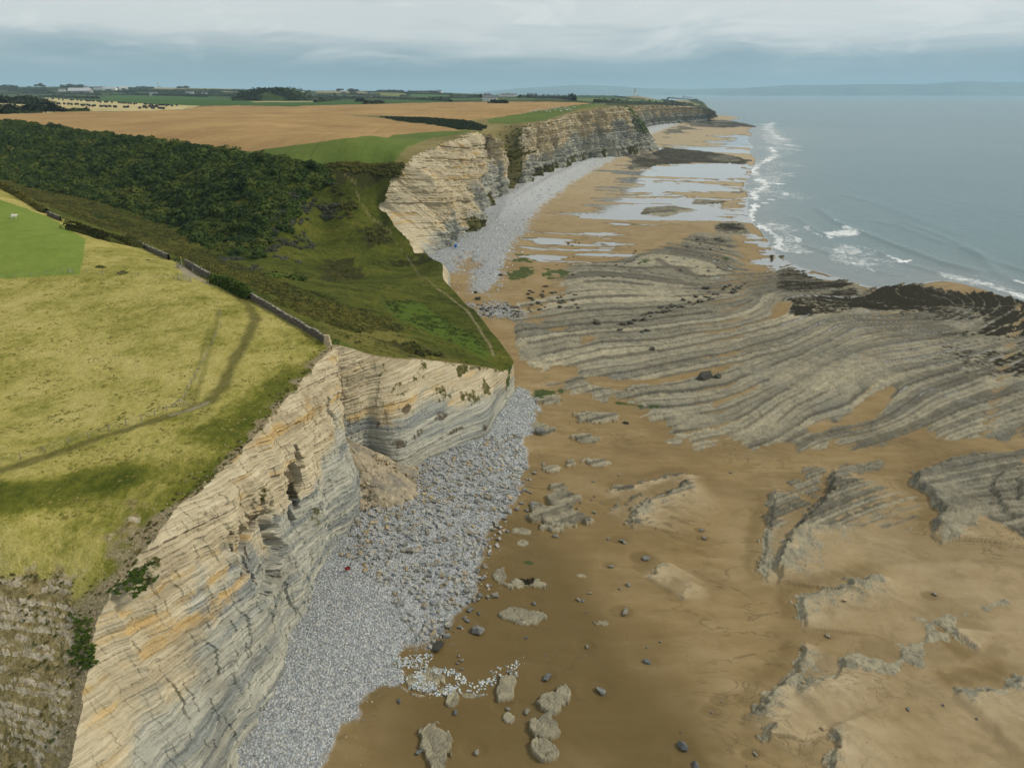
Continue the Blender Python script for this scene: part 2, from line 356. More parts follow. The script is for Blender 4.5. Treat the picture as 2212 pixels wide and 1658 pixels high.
def mat_cliff(t, b, veg=.5, dark=(.050, .046, .040)):
    P = t.pos(); lay = t.attr('lay'); hv = t.attr('hv'); top = t.attr('top'); arc = t.attr('arc')
    yel = t.attr('yel'); vegm = t.attr('veg'); st = t.attr('stain')
    cv = t.node('ShaderNodeCombineXYZ'); t.put(cv.inputs[0], arc); t.put(cv.inputs[2], lay)
    c = cv.outputs[0]
    fine = t.noise(t.map(c, (.16, 1, 3.6)), 1.0, 6, .66, .25)
    mid_ = t.noise(t.map(c, (.035, 1, .8)), 1.0, 3, .55, .1)
    blot = t.noise(t.map(c, (.16, 1, .2)), 1.0, 4, .6)
    grit = t.noise(P, 3.2, 4, .65)
    cream = t.colramp(fine, [(.22, (.22, .18, .115)), (.42, (.41, .35, .225)), (.56, (.55, .475, .32)), (.75, (.70, .62, .45))])
    grey = t.colramp(fine, [(.25, (.15, .155, .135)), (.42, (.31, .31, .255)), (.56, (.44, .43, .35)), (.75, (.58, .56, .46))])
    blue = t.colramp(fine, [(.25, (.105, .118, .112)), (.5, (.225, .24, .222)), (.75, (.38, .39, .355))])
    ochre = t.colramp(fine, [(.25, (.27, .18, .07)), (.55, (.54, .385, .17)), (.8, (.66, .53, .30))])
    lo = t.mix(t.ramp(mid_, .47, .60), grey, blue)
    k = t.math('ADD', yel, t.math('MULTIPLY', t.math('SUBTRACT', blot, .5), 1.1))
    col = t.mix(t.ramp(t.math('ADD', k, t.math('MULTIPLY', t.math('SUBTRACT', fine, .5), .5)), .30, .72), lo, cream)
    col = t.mix(t.math('MULTIPLY', t.ramp(t.math('ADD', t.math('MULTIPLY', mid_, .5), t.math('MULTIPLY', blot, .5)), .53, .62), t.ramp(yel, .12, .5)), col, ochre)
    col = t.mix(t.math('MULTIPLY', t.ramp(grit, .5, .75), .30), col, (.62, .58, .47))
    # iron stain and lichen streaks run down from seepages
    vs = t.node('ShaderNodeCombineXYZ'); t.put(vs.inputs[0], arc); t.put(vs.inputs[2], t.node('ShaderNodeSeparateXYZ').outputs[2])
    st = t.ramp(t.math('ADD', st, t.math('MULTIPLY', t.math('SUBTRACT', t.noise(t.map(P, (1.5, 1.5, .30)), 1.0, 5, .68, .2), .5), 1.7)), .40, .78)
    col = t.mix(t.math('MULTIPLY', st, .85), col, (.075, .054, .032))
    # tight dark joints between the beds
    jt = t.ramp(t.noise(t.map(c, (.30, 1, 6.5)), 1.0, 4, .65, .3), .61, .73)
    col = t.mix(t.math('MULTIPLY', jt, .52), col, dark)
    vv = t.math('ADD', vegm, t.math('MULTIPLY', t.math('SUBTRACT', t.noise(P, .9, 5, .65), .5), 1.5))
    vcol = t.colramp(t.noise(P, 1.7, 4, .7), [(.3, (.035, .040, .010)), (.5, (.10, .095, .030)), (.7, (.20, .165, .070))])
    gr = t.attr('lush'); vcol = t.mix(gr, vcol, t.colramp(t.noise(P, 2.5, 3), [(.3, (.022, .045, .008)), (.7, (.065, .115, .02))]))
    col = t.mix(t.ramp(vv, .42, .62), col, vcol)
    tone = t.noise(t.map(c, (.09, 1, .13)), 1.0, 4, .6, .3)
    col = t.mix(t.math('MULTIPLY', t.ramp(tone, .50, .66), .45), col, t.mix(1.0, col, (.50, .47, .43), 'MULTIPLY'))
    t.put(b.inputs['Base Color'], col)
    h = t.math('ADD', fine, t.math('MULTIPLY', grit, .5))
    t.put(b.inputs['Normal'], t.bump(h, .55, .35)); b.inputs['Roughness'].default_value = .93; b.inputs['Specular IOR Level'].default_value = .15
MAT_CLIFF = material('bedded_limestone', mat_cliff)

def px_of(V):
    d = V[..., 1]*cp-(V[..., 2]-HC)*sp
    return CX+FPX*V[..., 0]/d, CY-FPX*(V[..., 1]*sp+(V[..., 2]-HC)*cp)/d
def blobs(V, items, seed):
    """soft patches (x, y, z, radius along, radius up): each a real place on the face"""
    r = np.zeros(V.shape[:-1])
    wob = fbm(V[..., 0]*.6+V[..., 1]*.6, V[..., 2]*.6, 3, seed)
    for (c, rh, rv) in items:
        q = np.hypot(V[..., 0]-c[0], V[..., 1]-c[1])/rh; w = (V[..., 2]-c[2])/rv
        r = np.maximum(r, 1-sst(np.sqrt(q*q+w*w)+(wob-.5)*1.2, .5, 1.1))
    return r
def on_wall1(px, py):
    """the place on the near cliff (a wall close to x = const) seen at a picture point"""
    dx, dy, dz = rays(px, py); x = -25.5
    for _ in range(6):
        k = x/dx; z = HC+dz*k; y = dy*k
        f = np.clip((z-4.3)/23, 0, 1)**1.6
        x = np.interp(y, CL1['base'][:, 1], CL1['base'][:, 0])*(1-f)+np.interp(y, CL1['top'][:, 1], CL1['top'][:, 0])*f
    return (x, y, z)
def on_wall2(px, py):
    dx, dy, dz = rays(px, py); x = 0
    T, B = CL2['top'], CL2['base']; y = 100.
    for _ in range(12):
        k = y/dy; x = dx*k; z = HC+dz*k
        zt = np.interp(x, T[:, 0], T[:, 2]); zb = np.interp(x, B[1:, 0], B[1:, 2]); f = np.clip((z-zb)/(zt-zb), 0, 1)**1.5
        y = .5*y+.5*(np.interp(x, B[1:, 0], B[1:, 1])*(1-f)+np.interp(x, T[:, 0], T[:, 1])*f)
    return (x, y, z)

dip1 = lambda X, Y: .20*(np.minimum(Y, 92)-60)
caves1 = [(on_wall1(628, 985), .55, 1.6, 2.6), (on_wall1(632, 1030), .7, 1.8, 3.2), (on_wall1(632, 1075), .6, 1.7, 3.2), (on_wall1(633, 1115), .5, 1.2, 2.6), (on_wall1(560, 1190), 4.6, 4.6, 1.5), (on_wall1(492, 1185), .9, 2.4, 2.4), (on_wall1(507, 1145), 1.1, 1.1, 2.2), (on_wall1(550, 1150), 2.2, 1.0, 1.6), (on_wall1(715, 900), .5, 3.2, 1.2)]
def inset1(X, Y, Z, A):
    r = 0
    for c, rh, rv, dep in caves1:
        q = np.hypot((X-c[0])*.6, Y-c[1])/rh; w = (Z-c[2])/rv
        r = r+dep*(1-sst((np.abs(q)**3+np.abs(w)**3)**(1/3)+.8*(fbm(Y/.9, Z/.9, 4, 5)-.5), .78, 1.0))
    return r
V, at_ = build_cliff('cliff', CL1, 430, .0011, 1.5, .27, dip1, 11, p=1.75, rgh=.9, inset=inset1)
TOP1 = V[-1].copy()
blot = fbm(at_['arc'].reshape(V.shape[:2])/6, V[..., 2]/5, 4, 31)
hv = at_['hv'].reshape(V.shape[:2])
# yellow weathered rock above, grey below; the boundary climbs along the wall and a yellow band returns low at the near end
lim = np.interp(V[..., 1], [30, 40, 50, 60, 70, 80, 92], [.62, .62, .60, .55, .47, .50, .45])
at_['yel'] = np.clip((hv-lim)*2.6+.45+(blot-.5)*1.4, 0, 1).ravel()
vg = blobs(V, [(on_wall1(300, 1240), 2.2, 1.1), (on_wall1(180, 1380), 1.7, 2.2), (on_wall1(560, 1060), 1.6, 1.0), (on_wall1(570, 1230), 1.3, 1.1), (on_wall1(680, 1120), 1.4, 1.6), (on_wall1(640, 1300), 1.2, .9)], 3)
at_['veg'] = np.clip(vg*.62+.55*sst(hv, .95, 1.0)*sst(V[..., 1], 48, 58)-.12+.38*sst(V[..., 1], 46, 30)*sst(hv, .75, .98), 0, 1).ravel()
at_['lush'] = blobs(V, [(on_wall1(300, 1240), 2, 1), (on_wall1(180, 1380), 2, 2.4)], 4).ravel()
at_['stain'] = np.clip(blobs(V, [(on_wall1(540, 1185), 1.0, 3.4), (on_wall1(565, 1140), .9, 2.2), (on_wall1(632, 1060), .9, 4.6), (on_wall1(498, 1200), .9, 3.2), (on_wall1(518, 1275), .6, 1.8), (on_wall1(545, 1120), 2.4, .8)], 6)*1.05, 0, 1).ravel()
cliff1 = mesh_obj('cliff', V.reshape(-1, 3), grid_faces(*V.shape[:2]), MAT_CLIFF, at_, smooth=False, kind='structure')

dip2 = lambda X, Y: .06*X
V, at_ = build_cliff('cliff', CL23, 330, .0011, 1.2, .27, dip2, 23, p=1.55, rgh=.95)
TOP2 = V[-1].copy(); TOP2 = TOP2[int(np.argmax(TOP2[:, 0] > TOP1[-1, 0]+.08)):]; hv = at_['hv'].reshape(V.shape[:2])
blot = fbm(at_['arc'].reshape(V.shape[:2])/5, V[..., 2]/5, 4, 37)
at_['yel'] = np.clip((hv-.62)*3+.5+(blot-.5)*1.2+.5*sst(V[..., 0], -15, -24)*sst(hv, .3, .5), 0, 1).ravel()
vg = blobs(V, [(on_wall2(900, 810), 3.2, 1.6), (on_wall2(820, 800), 2.2, .9), (on_wall2(770, 820), 1.6, .7), (on_wall2(960, 850), 2.5, 1.8), (on_wall2(1050, 840), 2.2, 1.8), (on_wall2(1095, 830), 2, 5), (on_wall2(1000, 800), 2, 1), (on_wall2(860, 840), 2.4, 1.2), (on_wall2(1020, 860), 3, 1.6)], 13)
at_['veg'] = np.clip(vg*.50+.35*sst(hv, .9, 1)+.20*sst(hv, .45, .7)*sst(V[..., 0], -14, -8)-.03, 0, 1).ravel()
at_['lush'] = np.clip(blobs(V, [(on_wall2(1100, 815), 2.6, 7), (on_wall2(800, 825), 2, .6)], 14), 0, 1).ravel()
at_['stain'] = (np.clip(blobs(V, [(on_wall2(815, 905), .5, 2.0), (on_wall2(880, 880), 1.2, .5), (on_wall2(905, 935), 2.4, .8), (on_wall2(950, 900), 2.5, .8), (on_wall2(1050, 925), 1.2, 1.5), (on_wall2(985, 930), 2.6, .5), (on_wall2(860, 960), 1.8, .7)], 15)*.7+.42*sst(hv, .42, .55)*sst(hv, .80, .6)*sst(fbm(V[..., 0]/2.5, V[..., 2]/1.4, 4, 16), .42, .58), 0, 1)).ravel()
cliff2 = mesh_obj('cliff', V.reshape(-1, 3), grid_faces(*V.shape[:2]), MAT_CLIFF, at_, smooth=False, kind='structure')

V, at_ = build_cliff('cliff', CL4, 190, .0010, 5.2, .8, lambda X, Y: .11*(np.minimum(Y, 360)-300), 53, p=1.5)
TOP4 = V[-1].copy(); hv = at_['hv'].reshape(V.shape[:2]); ar = at_['arc'].reshape(V.shape[:2])
blot = fbm(ar/26, V[..., 2]/16, 4, 57)
lim = np.interp(V[..., 1], [255, 290, 330, 380, 450, 500, 560, 640, 720, 900], [.15, .22, .35, .52, .50, .34, .42, .60, .66, .6])
at_['yel'] = np.clip((hv-lim)*2.4+.5+(blot-.5)*1.5, 0, 1).ravel()
def p4(px, py, z): return tuple(at(px, py, z))
notch = np.exp(-((V[..., 0]-0)**2/9**2+(V[..., 1]-446)**2/24**2))
scree = sst(hv, .42, .05)*sst(fbm(ar/38, ar*0, 2, 91), .42, .60)
vg = np.maximum(notch*1.2, .85*scree*sst(fbm(ar/7, V[..., 2]/9, 3, 92), .5, .62))
spur = sst(V[..., 1], 690, 755)*sst(hv, .18, .5)
at_['veg'] = np.clip(vg+.55*sst(hv, .95, 1)+.75*spur-.02, 0, 1).ravel(); at_['lush'] = np.clip(spur, 0, 1).ravel()
gul = sst(fbm(ar/9, V[..., 2]/60, 3, 95), .60, .72)
at_['yel'] = np.clip(at_['yel']*1.08-.03, 0, 1); at_['stain'] = np.clip(gul*.5*sst(hv, .95, .7), 0, 1).ravel()
cliff4 = mesh_obj('cliff', V.reshape(-1, 3), grid_faces(*V.shape[:2]), MAT_CLIFF, at_, smooth=False, kind='structure')

V, at_ = build_cliff('cliff', CL5, 90, .0011, 4.0, 2.2, lambda X, Y: 0*X, 67, p=1.3)
TOP5 = V[-1].copy(); hv = at_['hv'].reshape(V.shape[:2]); ar = at_['arc'].reshape(V.shape[:2])
at_['yel'] = np.clip((hv-.5)*1.8+.42+(fbm(ar/40, V[..., 2]/20, 4, 58)-.5)*1.6, 0, 1).ravel()
at_['veg'] = np.clip(.6*sst(hv, .9, 1)+.6*sst(V[..., 1], 1640, 1720), 0, 1).ravel(); at_['lush'] = (hv*0).ravel()
at_['stain'] = np.clip(sst(fbm(ar/16, V[..., 2]/90, 3, 96), .56, .7)*.6, 0, 1).ravel()
mesh_obj('cliff', V.reshape(-1, 3), grid_faces(*V.shape[:2]), MAT_CLIFF, at_, smooth=False, kind='structure')
EDGE = np.concatenate([TOP1, TOP2, TOP4[1:], TOP5[1:]])
# ------------------------------------------------------------------ the land above the cliffs
ea, el = pol(EDGE[:, 0], EDGE[:, 1])
keep = [0]
for i in range(1, len(ea)):
    j = keep[-1]
    if math.hypot(ea[i]-ea[j], el[i]-el[j]) > 2e-4: keep.append(i)
EDG = EDGE[keep]
outer = W3((300, 4600), (-600, 5300), (-2000, 5900), (-4000, 5400), (-4000, 2600), (-1500, 900), (-300, 150), (-110, 40), (-90, 15), (-60, 8))
oa, ol = pol(outer[:, 0], outer[:, 1])
bnd = np.r_[np.stack(pol(EDG[:, 0], EDG[:, 1]), 1), np.stack([oa, ol], 1)]
def gridpts(a0, a1, da, r0, r1, dr):
    a = np.arange(R(a0), R(a1), R(da)); l = np.arange(math.log(r0), math.log(r1), dr)
    ga, gl = np.meshgrid(a, l); ga = ga+(np.arange(len(l)) % 2)[:, None]*R(da)/2
    return np.stack([ga.ravel(), gl.ravel()], 1)
gp = np.r_[gridpts(-76, 8, .15, 18, 330, .0042), gridpts(-61, 20, .11, 330, 5500, .0085)]
gp += RNG.uniform(-.25, .25, gp.shape)*[R(.12), .004]
allp = np.r_[bnd, gp]
res = delaunay_2d_cdt([Vector(q) for q in allp], [], [list(range(len(bnd)))], 1, 1e-9)
lv = np.array([tuple(q) for q in res[0]]); lf = np.array([f for f in res[2] if len(f) == 3])
orig = np.array([o[0] if o else -1 for o in res[3]])
bad = ~np.isfinite(lv).all(1); lf = lf[~bad[lf].any(1)]; lv[bad] = lv[0]
LX, LY = np.sin(lv[:, 0])*np.exp(lv[:, 1]), np.cos(lv[:, 0])*np.exp(lv[:, 1])
LZ = landz(LX, LY)
e = (orig >= 0) & (orig < len(EDG)); LX[e], LY[e], LZ[e] = EDG[orig[e]].T
# flip to face up
a_, b_, c_ = lf.T
up = (LX[b_]-LX[a_])*(LY[c_]-LY[a_])-(LY[b_]-LY[a_])*(LX[c_]-LX[a_]); lf[up < 0] = lf[up < 0][:, ::-1]
LR = np.hypot(LX, LY)

wall_line = lline([(0, 397), (60, 440), (180, 490), (300, 531), (390, 571), (470, 608), (545, 646), (640, 700), (712, 744)])
valley_poly = np.r_[wall_line[:, :2], [(-24, 93)], CL2['top'][1:, :2]+[.5, -.5], CL3['top'][:, :2]+[1.5, 0], CL4['top'][1:7, :2]+[2, 0],
                    lpoly([(872, 353), (780, 353), (650, 352), (540, 328), (470, 319), (360, 306), (240, 289), (120, 274), (0, 258), (-200, 250), (-500, 330)], 1)[:, :2]]
in_valley = sdp(LX, LY, valley_poly, 5)
F = {}
F['wheat'] = [lpoly(p) for p in ([(-60, 250), (0, 247), (152, 241.5), (304, 240), (395, 236.5), (440, 229.5), (504, 228), (631, 230), (682, 228), (796, 225.5), (859, 223.3), (973, 221), (1050, 220), (1180, 219.5), (1280, 223.5), (1230, 228.5), (1140, 243), (1065, 255), (1011, 260), (923, 253), (803, 249.5), (730, 248.5), (803, 253), (859, 262), (935, 271), (996, 281), (885, 288), (732, 301), (641, 312), (538, 327), (440, 322), (250, 300), (0, 270), (-100, 262)],)]
F['pasture'] = [lpoly(p) for p in ([(996, 281.5), (885, 288.5), (732, 301.5), (641, 312.5), (538, 328), (650, 352), (780, 354), (850, 350), (862, 338), (880, 318), (930, 300), (1000, 289), (1040, 284)],
                                   [(1050, 260), (1070, 255), (1145, 243), (1235, 228.5), (1290, 224), (1308, 226.5), (1245, 237), (1217, 246), (1205, 253), (1150, 263), (1100, 267), (1060, 266)])]
F['stubble'] = [lpoly(p) for p in ([(-60, 213), (0, 215), (48, 212), (106, 211.5), (157, 215), (253, 220), (324, 225), (436, 229), (395, 236), (304, 240), (152, 241), (0, 247), (-60, 249)],)]
near_pasture = lpoly([(-60, 420), (0, 432), (60, 452), (110, 472), (150, 495), (184, 518), (181, 555), (170, 592), (0, 602), (-80, 606)], 2)
farf = [([(0, 206), (84, 209.5), (215, 211.5), (243, 206), (431, 208.5), (560, 217), (700, 217.5), (730, 217), (948, 217), (973, 220), (859, 222), (796, 225), (682, 227.5), (631, 229.5), (504, 227.5), (436, 228.5), (324, 224.5), (253, 219.5), (157, 214.5), (106, 211), (48, 211.5), (0, 214)], (.060, .125, .030)),
        ([(540, 218.6), (690, 218.6), (682, 221), (548, 221)], (.36, .30, .15)),
        ([(796, 200), (880, 201), (886, 207), (864, 208.5), (821, 206)], (.20, .21, .06)), ([(888, 203.5), (973, 206), (976, 210), (935, 212), (880, 207.5)], (.075, .15, .04)),
        ([(978, 201.5), (1065, 203.7), (1065, 207), (978, 206)], (.12, .15, .07)), ([(981, 207.5), (1065, 208.5), (1040, 212), (978, 211)], (.16, .17, .08)), ([(940, 213.5), (1050, 212.5), (1030, 216), (950, 216)], (.08, .14, .045)),
        ([(682, 197), (783, 198), (806, 205), (758, 201.5), (682, 200)], (.34, .29, .14)), ([(687, 206), (808, 208.5), (844, 212), (732, 210.5)], (.33, .29, .15)), ([(504, 196), (542, 197), (542, 202), (504, 198.5)], (.33, .28, .14)),
        ([(279, 188), (405, 188), (545, 193), (405, 193.5), (291, 191)], (.36, .31, .17)), ([(480, 195.5), (552, 197.5), (550, 199.5), (482, 198)], (.36, .30, .15)), ([(236, 193.5), (290, 194.5), (290, 196.5), (240, 196)], (.09, .16, .05)), ([(243, 201), (330, 202.5), (420, 205), (330, 206), (243, 204.5)], (.075, .15, .04)),
        ([(1235, 212), (1318, 213), (1425, 215), (1460, 227), (1344, 224), (1237, 217)], (.15, .19, .075)), ([(1207, 208), (1329, 208), (1364, 214), (1237, 211.8)], (.045, .095, .035)), ([(1339, 209), (1405, 208), (1432, 215.5), (1364, 214)], (.30, .24, .12)), ([(1435, 216.7), (1480, 216.7), (1513, 227), (1460, 227)], (.31, .25, .11)),
        ([(1407, 226.5), (1516, 230), (1500, 234), (1400, 230)], (.16, .18, .06)), ([(1065, 212), (1160, 213), (1150, 216.5), (1065, 217)], (.09, .14, .05)), ([(1180, 210), (1232, 212), (1232, 216), (1180, 214)], (.17, .18, .08))]

vc_ = np.zeros((len(LX), 3)); vc_[:] = (.055, .075, .030)
for ply, c in farf:
    d = sdp(LX, LY, lpoly(ply, 3), 60); k = d > 0; vc_[k] = c
cx_, cy_ = LX[lf].mean(1), LY[lf].mean(1); cr_ = np.hypot(cx_, cy_)
cls = np.full(len(lf), 6)
v_in = sdp(cx_, cy_, valley_poly, 5) > 0
near = (cr_ < 330) & ~v_in & (cy_ < 240)
cls[near] = 0; cls[v_in] = 1
for nm, cid in (('wheat', 3), ('pasture', 4), ('stubble', 5)):
    for p in F[nm]:
        k = (sdp(cx_, cy_, p, 60) > 0) & ~v_in & ~near; cls[k] = cid
cls[near & (sdp(cx_, cy_, near_pasture, 20) > 0)] = 2
# what is left between the fields and the cliff edge close by is rough grass, like the valley sides
cls[(cls == 6) & (cr_ < 760) & (cy_ > 240)] = 7

edge_d = np.full(len(LX), 50.)
k = LR < 1400
ee = EDG[::max(1, len(EDG)//700)]
edge_d[k] = sdl(LX[k], LY[k], ee, 60)[0]
fr = lambda k_: fbm(LX/k_, LY/k_, 4, 5)
wob = (fbm(LX/2.3, LY/2.3, 3, 8)-.5)
def linemask(pts, w, soft=.6):
    d = sdl(LX, LY, lline(pts, 4), w*3+4)[0]+wob*w*.9; return 1-sst(d, w*(1-soft), w*(1+soft))
path = np.maximum.reduce([linemask([(400, 580), (440, 598), (500, 628), (540, 660), (552, 690), (540, 722), (515, 762), (495, 800), (478, 840), (455, 868)], .8),
                          linemask([(478, 838), (455, 868), (400, 886), (320, 912), (220, 944), (100, 985), (0, 1016), (-60, 1036)], .7)])
track = np.maximum.reduce([linemask([(408, 900), (440, 800), (462, 720), (474, 670)], .35)*.6, linemask([(392, 890), (430, 790), (455, 700)], .3)*.5])
bare = np.maximum.reduce([linemask([(388, 573), (402, 585), (418, 597)], .9)*1.0, linemask([(418, 597), (450, 612)], .45)*.7, linemask([(372, 894), (405, 886), (448, 870)], .28)*.8,
                          linemask([(1066, 768), (1059, 747), (1041, 720), (1032, 702), (1008, 670), (985, 654), (962, 634), (946, 624)], .27)*.7, linemask([(946, 624), (923, 604), (905, 593), (889, 570), (871, 543), (855, 522), (841, 497), (798, 465), (775, 429), (764, 392), (740, 372)], .22)*.4])
gul_ = linemask([(1072, 300), (1085, 320), (1095, 338)], 14)
lush = np.maximum.reduce([.8*np.exp(-np.maximum(edge_d, 0)/2.6)*(LY < 96), linemask([(640, 810), (600, 850), (560, 900), (470, 940)], 3.2)*.7, linemask([(0, 1075), (120, 1060), (230, 1035)], 2.6)*.8,
                          1.2*sst(sdp(LX, LY, lpoly([(820, 655), (900, 650), (960, 690), (1030, 730), (1062, 765), (1050, 780), (1000, 750), (930, 720), (860, 690)], 2), 12), -4, 5)*in_valley.clip(0, 1)])
dry = np.clip(.75*sst(sdp(LX, LY, lpoly([(700, 690), (800, 690), (900, 745), (1020, 790), (900, 772), (780, 752), (730, 740)], 2), 8), -4, 3), 0, 1)
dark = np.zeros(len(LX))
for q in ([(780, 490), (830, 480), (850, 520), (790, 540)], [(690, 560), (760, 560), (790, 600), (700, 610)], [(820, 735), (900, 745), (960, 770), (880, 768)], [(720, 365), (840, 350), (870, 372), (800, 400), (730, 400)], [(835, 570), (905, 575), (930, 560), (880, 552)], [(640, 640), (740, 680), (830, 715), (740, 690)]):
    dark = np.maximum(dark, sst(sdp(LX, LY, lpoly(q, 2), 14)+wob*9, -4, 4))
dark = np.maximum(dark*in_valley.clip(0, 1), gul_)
rocky = sst(26.2-LZ+(fr(3)-.5)*4.5+(fbm(LX/1.3, LY/1.3, 3, 73)-.5)*2, -.8, 2.4)*(LY < 58)*(LX < -20)
scar = np.clip(np.exp(-np.maximum(edge_d, 0)/np.clip(.9+wob*4.0+1.3*sst(LY, 56, 46), .12, 4))*1.15, 0, 1)*((LY < 120) & (LX < 0)|(LY > 300))
# stepped bedding on the rocky slope: real ledges
lay = LZ+.20*(LY-60)+.10*(LX+30)+.5*(fbm(LX/5, LY/5, 3, 76)-.5)
st_ = lay/.5+.35*(fbm(LX/1.7, LY/1.7, 3, 75)-.5); fr_ = st_-np.floor(st_); led = (np.floor(st_)+sst(fr_, .50, .85)-st_)*.5
riser = sst(fr_, .46, .62)*(1-sst(fr_, .84, .97))*sst(fbm(LX/3.2, LY/3.2+np.floor(st_)*3.1, 4, 74), .38, .52)
inner = 1-np.exp(-edge_d/1.2)
LZ = LZ+led*rocky*.55*inner*(.4+1.1*fbm(LX/4, LY/4, 3, 72))+rocky*(fbm(LX/.9, LY/.9, 3, 77)-.5)*.30*inner
LZ = LZ+(in_valley > 0)*(fbm(LX/2.2, LY/2.2, 3, 78)-.5)*.5*inner*(1-bare)+((in_valley <= 0) & (LR < 260))*(1-rocky)*(fbm(LX/1.1, LY/1.1, 3, 79)-.5)*.22*inner
att = dict(path=path, track=track, bare=bare, lush=np.clip(lush, 0, 1), dark=dark, rocky=rocky, scar=scar, dry=dry, lay=lay, riser=riser, edge=edge_d)

def grass_bump(t, b, P, sc, dist, st=.6):
    h = t.math('ADD', t.noise(P, sc, 4, .7), t.math('MULTIPLY', t.noise(P, sc*.28, 3, .6), .8))
    t.put(b.inputs['Normal'], t.bump(h, st, dist)); b.inputs['Roughness'].default_value = .95; b.inputs['Specular IOR Level'].default_value = .08
def mat_meadow(t, b):
    P = t.pos()
    a = t.noise(P, .085, 6, .66, .3); f = t.noise(t.map(P, (1, .6, 1), (0, 0, .5)), 1.5, 6, .78); g = t.noise(P, .35, 5, .68, .3); ff = t.noise(P, 4.5, 4, .75)
    k = t.math('ADD', t.math('MULTIPLY', a, .85), t.math('ADD', t.math('MULTIPLY', f, .66), t.math('MULTIPLY', g, .42)))
    k = t.math('SUBTRACT', k, t.math('MULTIPLY', t.attr('lush'), .42))
    col = t.colramp(t.math('MULTIPLY', k, .53), [(.28, (.062, .080, .010)), (.40, (.150, .155, .022)), (.47, (.285, .262, .058)), (.54, (.42, .365, .108)), (.66, (.54, .46, .18))])
    col = t.mix(t.math('MULTIPLY', t.ramp(ff, .5, .70), .42), col, (.10, .11, .020))
    col = t.mix(t.math('MULTIPLY', t.attr('path'), .78), col, t.colramp(f, [(.3, (.06, .062, .014)), (.7, (.13, .115, .035))]))
    col = t.mix(t.math('MULTIPLY', t.attr('track'), .7), col, (.075, .085, .015))
    col = t.mix(t.attr('bare'), col, t.colramp(ff, [(.3, (.26, .22, .14)), (.7, (.38, .34, .26))]))
    # weathered bedding on the rocky slope, with tufts between the ledges
    lay = t.attr('lay'); cv = t.node('ShaderNodeCombineXYZ'); t.put(cv.inputs[2], lay)
    mp = t.node('ShaderNodeVectorMath', operation='MULTIPLY'); t.put(mp.inputs[0], P); mp.inputs[1].default_value = (.5, .25, 0)
    ad = t.node('ShaderNodeVectorMath', operation='ADD'); t.put(ad.inputs[0], mp.outputs[0]); t.put(ad.inputs[1], cv.outputs[0])
    bed = t.noise(ad.outputs[0], 1.5, 6, .7, .35)
    rk = t.colramp(t.noise(ad.outputs[0], 2.6, 5, .7, .3), [(.32, (.26, .215, .14)), (.5, (.46, .39, .265)), (.68, (.64, .56, .42))])
    veg = t.colramp(f, [(.3, (.062, .054, .016)), (.5, (.25, .20, .085)), (.7, (.42, .34, .18))])
    rc = t.mix(t.ramp(t.math('ADD', t.math('MULTIPLY', t.attr('riser'), .30), t.math('MULTIPLY', bed, .85)), .45, .55), veg, rk)
    rc = t.mix(t.ramp(t.noise(P, .28, 5, .7, .4), .52, .62), rc, veg)
    col = t.mix(t.ramp(t.math('ADD', t.attr('rocky'), t.math('MULTIPLY', t.math('SUBTRACT', g, .5), 1.5)), .30, .75), col, rc)
    col = t.mix(t.ramp(t.math('ADD', t.attr('scar'), t.math('SUBTRACT', g, .5)), .5, .8), col, t.colramp(ff, [(.3, (.13, .105, .05)), (.7, (.40, .33, .20))]))
    t.put(b.inputs['Base Color'], col); grass_bump(t, b, P, 3.2, .35, .8)
def mat_valley(t, b):
    P = t.pos(); a = t.noise(P, .05, 5, .6, .4); f = t.noise(P, .9, 5, .7); g = t.noise(t.map(P, (1, 2.4, 1), (0, 0, R(28))), .16, 5, .65, .3); ff = t.noise(P, 3.2, 4, .72)
    k = t.math('ADD', t.math('MULTIPLY', a, .6), t.math('ADD', t.math('MULTIPLY', f, .4), t.math('MULTIPLY', g, .5)))
    col = t.colramp(t.math('MULTIPLY', k, .66), [(.33, (.024, .036, .005)), (.44, (.054, .069, .009)), (.52, (.096, .108, .015)), (.64, (.185, .165, .034))])  # turf darkened so its colour carries some of the valley's shade
    col = t.mix(t.math('MULTIPLY', t.attr('dry'), .9), col, t.colramp(f, [(.3, (.12, .115, .022)), (.7, (.30, .25, .075))]))
    col = t.mix(t.math('MULTIPLY', t.ramp(t.math('ADD', t.attr('lush'), t.math('SUBTRACT', f, .5)), .3, .8), .9), col, t.colramp(ff, [(.3, (.040, .075, .008)), (.7, (.14, .21, .027))]))
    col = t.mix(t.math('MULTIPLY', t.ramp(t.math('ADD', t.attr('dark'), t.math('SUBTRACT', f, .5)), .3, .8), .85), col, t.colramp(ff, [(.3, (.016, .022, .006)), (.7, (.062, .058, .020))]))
    col = t.mix(t.math('MULTIPLY', t.ramp(ff, .5, .72), .4), col, (.022, .030, .007))
    col = t.mix(t.attr('bare'), col, t.colramp(ff, [(.3, (.25, .20, .10)), (.7, (.40, .33, .20))]))
    col = t.mix(t.ramp(t.math('ADD', t.attr('scar'), t.math('SUBTRACT', f, .5)), .62, .95), col, (.23, .18, .085))
    t.put(b.inputs['Base Color'], col); grass_bump(t, b, P, 2.2, .6, .9)
